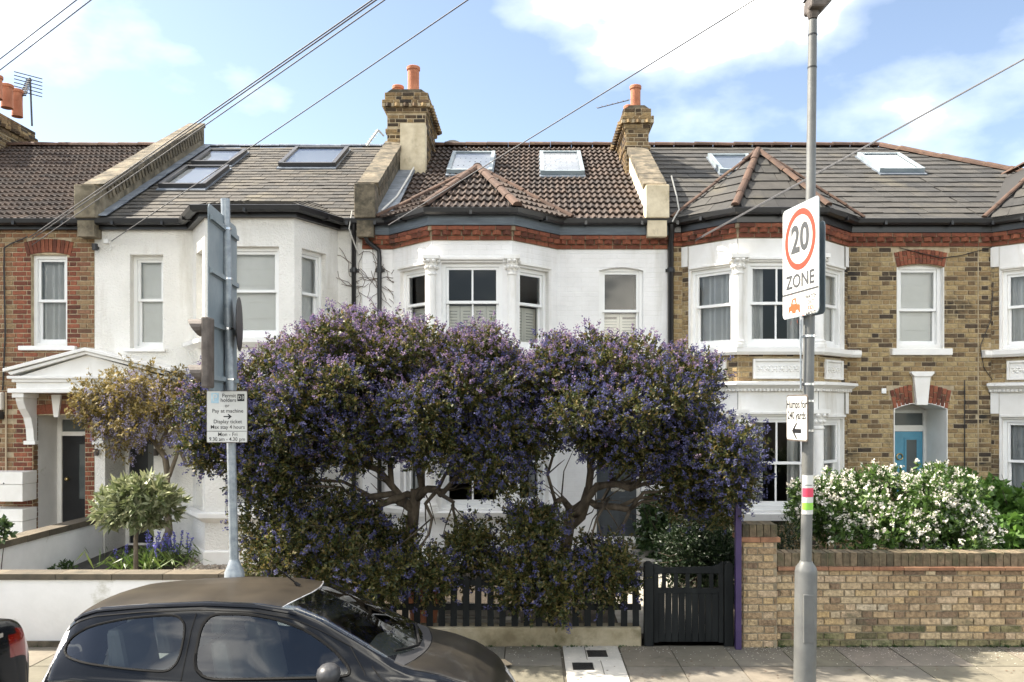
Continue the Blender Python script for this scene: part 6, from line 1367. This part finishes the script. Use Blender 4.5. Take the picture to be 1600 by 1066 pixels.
quads_mesh('leaf_litter', 'twigdry', base, a, nr, s_, s_ * .8, None, 'stuff', .5)['label'] = 'dead leaves and grit on the pavement'
# ================================================================ cars
def interp(keys, x): return np.interp(x, [k[0] for k in keys], [k[1] for k in keys])
def smooth(keys, xs):
    """monotone-ish smooth interpolation of the key values"""
    k = np.array(keys); y = np.interp(xs, k[:, 0], k[:, 1]); dx = xs[1] - xs[0]; r_ = max(1, int(.05 / dx)); ker = np.hanning(2 * r_ + 3)[1:-1]; ker /= ker.sum()
    yp = np.concatenate([np.full(r_, y[0]), y, np.full(r_, y[-1])]); return np.convolve(yp, ker, 'valid')
def catmull(Pk, m):
    out_ = []; K = len(Pk)
    for i in range(K - 1):
        p0, p1, p2, p3 = Pk[max(i - 1, 0)], Pk[i], Pk[i + 1], Pk[min(i + 2, K - 1)]
        for t in np.linspace(0, 1, m, endpoint=False): out_.append(.5 * ((2 * p1) + (-p0 + p2) * t + (2 * p0 - 5 * p1 + 4 * p2 - p3) * t * t + (-p0 + 3 * p1 - 3 * p2 + p3) * t ** 3))
    out_.append(Pk[-1]); return np.array(out_)          # (samples, stations, 2)
def inpoly(x, z, poly):
    x = np.asarray(x); r_ = np.zeros(x.shape, bool); n = len(poly)
    for i in range(n):
        x0, z0 = poly[i]; x1, z1 = poly[(i + 1) % n]
        with np.errstate(divide='ignore', invalid='ignore'): c = ((z0 > z) != (z1 > z)) & (x < (x1 - x0) * (z - z0) / (z1 - z0 + 1e-12) + x0)
        r_ ^= c
    return r_
def rounded(poly, it=3):
    p = np.array(poly, float)
    for _ in range(it):
        q = np.roll(p, -1, 0); p = np.stack([p * .8 + q * .2, p * .2 + q * .8], 1).reshape(-1, 2)
    return [tuple(a) for a in p]
class Car:
    def __init__(s, root, T, K, nx=300, per=9):
        s.root = root; s.T = T; xs = np.linspace(K['zr'][0][0], K['zr'][-1][0], nx); s.xs = xs
        f = {k: smooth(v, xs) for k, v in K.items()}; s.f = f
        w0, wb, zb, wg, zg, zr = (f[k] for k in ('w0', 'wb', 'zb', 'wg', 'zg', 'zr'))
        Pk = [np.stack([w0, np.full(nx, .17)], -1), np.stack([wb * .985, np.minimum(.42, zb * .55)], -1), np.stack([wb, zb - .16 * np.clip(zb - .3, 0, 1)], -1), np.stack([wb - .028, zb], -1), np.stack([(wb - .028) * .45 + wg * .55, zb * .45 + zg * .55], -1), np.stack([wg, zg], -1), np.stack([wg * .86, zg + (zr - zg) * .55], -1), np.stack([wg * .45, zg + (zr - zg) * .9], -1), np.stack([np.zeros(nx), zr], -1)]
        S_ = catmull(Pk, per); s.S = S_; m = S_.shape[0]
        full = np.concatenate([S_ * np.array([-1, 1]), S_[-2::-1]], 0)          # near side, over the roof, far side
        s.full = full; s.m = m; M_ = full.shape[0]
        V = np.empty((M_, nx, 3)); V[..., 0] = xs[None]; V[..., 1] = full[..., 0]; V[..., 2] = full[..., 1]; s.V = V
        s.cx = (V[:-1, :-1] + V[1:, 1:]) / 2
        s.used = np.zeros((M_ - 1, nx - 1), bool)
    def part(s, name, mask, m, off=0.0, smoothf=True):
        mask = mask & ~s.used; s.used |= mask; ii, jj = np.nonzero(mask)
        if not len(ii): return None
        nx = s.V.shape[1]; idx = np.stack([ii * nx + jj, ii * nx + jj + 1, (ii + 1) * nx + jj + 1, (ii + 1) * nx + jj], -1); u, inv = np.unique(idx, return_inverse=True); co = s.V.reshape(-1, 3)[u]
        if off:
            gx = np.gradient(s.V, axis=0); gy = np.gradient(s.V, axis=1); nn = np.cross(gx, gy).reshape(-1, 3); nn /= np.linalg.norm(nn, axis=1, keepdims=True) + 1e-9; co = co + nn[u] * off
        me = bpy.data.meshes.new(name); me.from_pydata(co.tolist(), [], inv.reshape(-1, 4).tolist()); me.transform(s.T); me.materials.append(MATS[m]); me.polygons.foreach_set('use_smooth', [True] * len(me.polygons)); me.update(); o = bpy.data.objects.new(name, me); link(o, s.root); return o
    def ysurf(s, x, z):
        """half width of the body side at (x, z)"""
        j = int(np.clip(np.searchsorted(s.xs, x), 0, len(s.xs) - 1)); c = s.S[:, j]; k = np.argsort(c[:, 1]); return float(np.interp(z, c[k, 1], c[k, 0]))
    def zsurf(s, x, y):
        j = int(np.clip(np.searchsorted(s.xs, x), 0, len(s.xs) - 1)); c = s.S[len(s.S) // 2:, j]; k = np.argsort(c[:, 0]); return float(np.interp(abs(y), c[k, 0], c[k, 1]))
    def seam(s, name, pts, r_=.006, m='rubber', side=-1, closed=False, parent=None):
        for sd in ((-1, 1) if side == 0 else (side,)):
            q = MB(s.T); pp = [(x, sd * (s.ysurf(x, z) + .001), z) for x, z in pts]
            if closed: pp.append(pp[0])
            q.tube(pp, r_, 5); q.build(name, m, parent or s.root)
    def topseam(s, name, pts, r_=.005, m='rubber'):
        q = MB(s.T); q.tube([(x, y, s.zsurf(x, y) + .001) for x, y in pts], r_, 5); q.build(name, m, s.root)
    def wheel(s, x, yside, r_=.28, wd=.17):
        q = MB(s.T); q.tube([(x, yside, r_), (x, yside + (.0 if yside < 0 else 0) + (wd if yside < 0 else -wd), r_)], r_, 28); w_ = q.build('wheel', 'tyre', s.root)
        q = MB(s.T); y = yside - (.004 if yside < 0 else -.004); q.tube([(x, y, r_), (x, y + (.02 if yside < 0 else -.02), r_)], r_ * .66, 24); q.build('rim', 'chrome', w_)
        for a in range(5):
            t = a * 2 * math.pi / 5; yy = y - (.006 if yside < 0 else -.006); q = MB(s.T); q.tube([(x, yy, r_), (x + math.cos(t) * r_ * .6, yy, r_ + math.sin(t) * r_ * .6)], .022, 6); q.build('spoke', 'galv', w_)

# ---- black hatchback
CY, CX, ZRD = 6.18, -1.72, -.155
roll = R(-2.5)
ht = thing('parked_car', 'black three-door hatchback parked in the foreground with dark brown roof', 'car', (CX, CY, ZRD), 'cars parked along the kerb')
T = Matrix.Translation((CX, CY, ZRD)) @ Matrix.Rotation(roll, 4, 'X') @ Matrix.Diagonal((1, 1, .95, 1))
K = dict(zr=[(-1.70, .50), (-1.66, .72), (-1.58, .98), (-1.47, 1.24), (-1.38, 1.345), (-1.25, 1.385), (-.9, 1.415), (-.5, 1.43), (-.15, 1.42), (.10, 1.385), (.3, 1.30), (.6, 1.13), (.82, 1.0), (.92, .955), (1.1, .915), (1.3, .845), (1.45, .75), (1.56, .62), (1.66, .46), (1.70, .38)],
    zg=[(-1.70, .46), (-1.66, .68), (-1.58, .92), (-1.47, 1.16), (-1.38, 1.255), (-1.25, 1.30), (-.9, 1.335), (-.5, 1.35), (-.15, 1.335), (.10, 1.29), (.3, 1.205), (.6, 1.05), (.82, .94), (.92, .905), (1.1, .875), (1.3, .81), (1.45, .72), (1.56, .59), (1.66, .43), (1.70, .35)],
    zb=[(-1.70, .42), (-1.66, .60), (-1.58, .80), (-1.47, .92), (-1.3, .945), (-.9, .93), (-.3, .90), (.3, .87), (.8, .85), (1.1, .82), (1.3, .76), (1.45, .66), (1.56, .54), (1.66, .39), (1.70, .32)],
    wb=[(-1.70, .50), (-1.62, .66), (-1.45, .755), (-1.2, .79), (-.8, .81), (0, .815), (.6, .81), (1.0, .79), (1.25, .745), (1.45, .66), (1.58, .53), (1.70, .34)],
    wg=[(-1.70, .45), (-1.62, .52), (-1.45, .55), (-1.2, .565), (-.8, .585), (0, .59), (.2, .585), (.5, .61), (.85, .66), (1.0, .66), (1.25, .62), (1.45, .55), (1.58, .44), (1.70, .28)],
    w0=[(-1.70, .48), (-1.5, .68), (0, .74), (1.3, .68), (1.70, .3)])
car = Car(ht, T, K, 340, 9)
xx, yy, zz = car.cx[..., 0], car.cx[..., 1], car.cx[..., 2]
def lp2(pts, d=5.62): return [((px - VX) * d / FPX - CX, ZC - (py - HY) * d / FPX - ZRD) for px, py in pts]
quart = rounded([(-1.41, 1.075), (-1.385, 1.15), (-1.27, 1.225), (-1.0, 1.285), (-.60, 1.315), (-.60, .945), (-.9, .965), (-1.2, .995), (-1.37, 1.03)], 3)
doorw = rounded([(-.50, .90), (-.50, 1.31), (-.20, 1.312), (.02, 1.272), (.22, 1.19), (.40, 1.07), (.52, .955), (.52, .91), (0.0, .905)], 3)
side = np.abs(yy) > .5
mq = inpoly(xx, zz, quart) & side; md = inpoly(xx, zz, doorw) & side
hw = smooth(K['wg'], car.xs)[None, :-1]
ws_ = (xx > .115 + .10 * (yy / .55) ** 2 * -1) & (xx < .90 - .16 * (yy / .6) ** 2) & (np.abs(yy) < hw - .035) & (zz > .9)
rw_ = (xx < -1.40) & (xx > -1.60) & (np.abs(yy) < .50) & (zz > .9)
near, far = yy < 0, yy > 0
car.part('side_window', mq & near, 'carglass'); car.part('side_window', mq & far, 'carglass'); car.part('door_window', md & near, 'carglass'); car.part('door_window', md & far, 'carglass'); car.part('windscreen', ws_, 'carglass'); car.part('rear_window', rw_, 'carglass')
tl_ = rounded([(-1.74, .55), (-1.62, .58), (-1.53, .82), (-1.455, 1.04), (-1.405, 1.17), (-1.47, 1.24), (-1.62, 1.05)], 2)
mt = inpoly(xx, zz, tl_) & (np.abs(yy) > .36)
car.part('tail_lamp', mt & near, 'lampclear'); car.part('tail_lamp', mt & far, 'lampclear')
hl_ = rounded([(1.22, .70), (1.40, .74), (1.58, .62), (1.66, .50), (1.45, .52)], 2); mh = inpoly(xx, zz, hl_) & (np.abs(yy) > .28)
car.part('headlamp', mh & near, 'lampclear'); car.part('headlamp', mh & far, 'lampclear')
car.part('cowl', (xx > .80) & (xx < .965 - .10 * (yy / .6) ** 2) & (np.abs(yy) < .60) & (zz > .86), 'plastic')
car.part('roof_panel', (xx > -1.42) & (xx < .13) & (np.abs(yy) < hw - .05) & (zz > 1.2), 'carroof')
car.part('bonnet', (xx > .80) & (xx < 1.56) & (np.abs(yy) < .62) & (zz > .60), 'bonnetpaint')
arch = ((xx - 1.13) ** 2 + (zz - .27) ** 2 < .33 ** 2) | ((xx + 1.16) ** 2 + (zz - .27) ** 2 < .33 ** 2)
car.part('wheel_arch', arch & side, 'rubber', -.03)
car.part('body', np.ones_like(mq), 'carpaint')
car.seam('window_seal', quart, .009, closed=True, side=0); car.seam('window_seal', doorw, .012, closed=True, side=0)
# door gaps
dl = [(-.565, .35), (-.565, .9), (-.56, 1.20), (-.545, 1.315)]; car.seam('door_gap', dl, .004, side=0)
rf = [(x, float(np.interp(x, car.xs, car.f['zg'])) - .012) for x in np.linspace(-1.44, .52, 40)]; car.seam('roof_gap', rf, .005, side=0)
car.seam('roof_rail', [(x, float(np.interp(x, car.xs, car.f['zg'])) + .018) for x in np.linspace(-1.40, .12, 30)], .012, 'chromedark' if 'chromedark' in MATS else 'carpaint', side=0)
car.seam('door_gap', [(.50, float(np.interp(.50, car.xs, car.f['zg'])) - .012), (.62, .93), (.66, .80), (.62, .3)], .004, side=0)
car.seam('wing_gap', [(.66, .965), (.76, .87), (.80, .83)], .004, side=0)
car.topseam('header_gap', [(.115 - .10 * (y / .55) ** 2, y) for y in np.linspace(-.54, .54, 17)], .005, 'lampclear')
car.topseam('bonnet_gap', [(.965 - .10 * (y / .6) ** 2, y) for y in np.linspace(-.60, .60, 17)], .004)
for sd in (-1, 1): car.topseam('bonnet_gap', [(x, sd * (.62 - .10 * (x - .86) ** 2)) for x in np.linspace(.86, 1.5, 12)], .004)
# mirrors, aerial, wipers
for sd in (-1, 1):
    q = MB(T @ Matrix.Translation((.42, sd * .885, .965)) @ Matrix.Diagonal((.075, .105, .075, 1))); q.lathe((0, 0, 0), [(.02, -1), (.55, -.85), (.88, -.5), (1, 0), (.92, .5), (.6, .85), (.02, 1)], 18); mr_ = q.build('door_mirror', 'plastic', ht, smooth=True)
    q = MB(T); q.tube([(.45, sd * .79, .93), (.43, sd * .86, .95)], [.03, .025], 8); q.build('mirror_arm', 'plastic', mr_)
q = MB(T); za_ = car.zsurf(-.02, 0); q.tube([(-.02, 0, za_), (-.05, 0, za_ + .03)], [.02, .012], 8); q.tube([(-.05, 0, za_ + .03), (-.22, .0, za_ + .17)], [.006, .004], 6); q.build('aerial', 'rubber', ht)
for (pts) in ([(.90, -.10), (.86, .10), (.80, .42)], [(.90, -.15), (.84, -.34), (.78, -.48)]): q = MB(T); q.tube([(x, y, car.zsurf(x, y) + .022) for x, y in pts], .010, 6); q.build('wiper', 'rubber', ht)
for x in (-1.16, 1.13):
    for sd in (-1, 1): car.wheel(x, sd * .79)
# cabin
q = MB(T); q.box(-1.35, .8, -.66, .66, .26, .40); q.box(-1.30, -.85, -.60, .60, .40, .86); q.build('floor', 'cabin', ht)
for y in (-.34, .34):
    q = MB(T @ Matrix.Translation((-.30, y, .40))); q.box(-.05, .45, -.23, .23, 0, .16); q.prism([(-.10, .16), (.06, .16), (-.06, .70), (-.18, .70)], -.22, .22); st2 = q.build('seat', 'cabin', ht, bevel=.03); q = MB(T @ Matrix.Translation((-.46, y, 1.13))); q.box(-.05, .04, -.12, .12, 0, .17); q.build('headrest', 'cabin', st2, bevel=.03)
    q = MB(T @ Matrix.Translation((-1.05, y, .70))); q.prism([(-.08, 0), (.08, 0), (-.02, .50), (-.12, .50)], -.26, .26); q.build('rear_seat', 'cabin', ht, bevel=.04)
q = MB(T); q.prism([(.42, .62), (.85, .62), (.85, .90), (.62, .94), (.45, .88)], -.64, .64); q.build('dashboard', 'cabin', ht, bevel=.02)
q = MB(T @ Matrix.Translation((.36, .34, .88)) @ Matrix.Rotation(R(65), 4, 'Y')); n = 20; q.tube([(.17 * math.cos(2 * math.pi * k / n), .17 * math.sin(2 * math.pi * k / n), 0) for k in range(n + 1)], .014, 6); q.build('steering_wheel', 'rubber', ht, smooth=True)

# ---- dark saloon at the left edge
sd_ = thing('parked_car', 'dark saloon at the left edge, only its boot corner and red tail lamp showing', 'car', (-6.2, 6.2, ZRD), 'cars parked along the kerb')
XR = PX(50, 6.75); T2 = Matrix.Translation((XR - 2.25, 6.05, ZRD)) @ Matrix.Rotation(R(180), 4, 'Z') @ Matrix.Rotation(R(2), 4, 'X')
K2 = dict(zr=[(-2.25, .45), (-2.22, .70), (-2.17, .93), (-2.08, 1.005), (-1.75, 1.03), (-1.45, 1.06), (-.9, 1.34), (-.6, 1.41), (0, 1.43), (.35, 1.38), (1.05, 1.0), (1.3, .96), (1.9, .86), (2.15, .7), (2.25, .5)],
    zg=[(-2.25, .42), (-2.22, .66), (-2.17, .88), (-2.08, .955), (-1.75, .985), (-1.45, 1.02), (-.9, 1.27), (-.6, 1.34), (0, 1.36), (.35, 1.30), (1.05, .95), (1.3, .92), (1.9, .82), (2.15, .66), (2.25, .46)],
    zb=[(-2.25, .40), (-2.22, .6), (-2.17, .80), (-2.08, .90), (-1.4, .93), (0, .90), (1.2, .86), (1.9, .76), (2.15, .6), (2.25, .42)],
    wb=[(-2.25, .62), (-2.20, .74), (-2.08, .82), (-1.7, .87), (0, .90), (1.2, .89), (1.8, .82), (2.1, .7), (2.25, .5)],
    wg=[(-2.25, .58), (-2.20, .68), (-2.08, .74), (-1.45, .72), (-.8, .62), (0, .62), (.4, .62), (1.1, .72), (1.8, .72), (2.1, .6), (2.25, .42)],
    w0=[(-2.25, .60), (-2.0, .78), (0, .82), (1.8, .76), (2.25, .4)])
c2 = Car(sd_, T2, K2, 220, 7)
# local front points to world -X, so local -x is the tail seen at the picture's edge
x_, y_, z_ = c2.cx[..., 0], c2.cx[..., 1], c2.cx[..., 2]
lamp = (x_ < -2.03) & (z_ > .66 + (x_ + 2.25) * .1) & (z_ < .90) & (np.abs(y_) > .47)
c2.part('tail_lamp', lamp & (y_ > 0), 'lampred'); c2.part('tail_lamp', lamp & (y_ < 0), 'lampred')
c2.part('rear_window', (x_ > -1.45) & (x_ < -.9) & (np.abs(y_) < .6) & (z_ > 1.0), 'carglass'); c2.part('windscreen', (x_ > .35) & (x_ < 1.05) & (np.abs(y_) < .6) & (z_ > .95), 'carglass')
sw_ = rounded([(-1.1, .96), (-.75, 1.26), (0, 1.31), (.35, 1.24), (.9, .96)], 2); c2.part('side_window', inpoly(x_, z_, sw_) & (np.abs(y_) > .5), 'carglass'); c2.part('body', np.ones_like(lamp), 'carpaint')
for x in (-1.35, 1.4):
    for s in (-1, 1): c2.wheel(x, s * .88, .32, .2)
q = MB(T2); q.box(-1.5, 1.2, -.7, .7, .3, .6); q.build('floor', 'cabin', sd_)
for yb_ in (-.30,): q = MB(T2); q.box(-2.205, -2.196, yb_ - .07, yb_ + .07, .905, .935); q.build('boot_badge', 'chrome', sd_)
for o in C.objects:
    if '_b' in o: del o['_b']
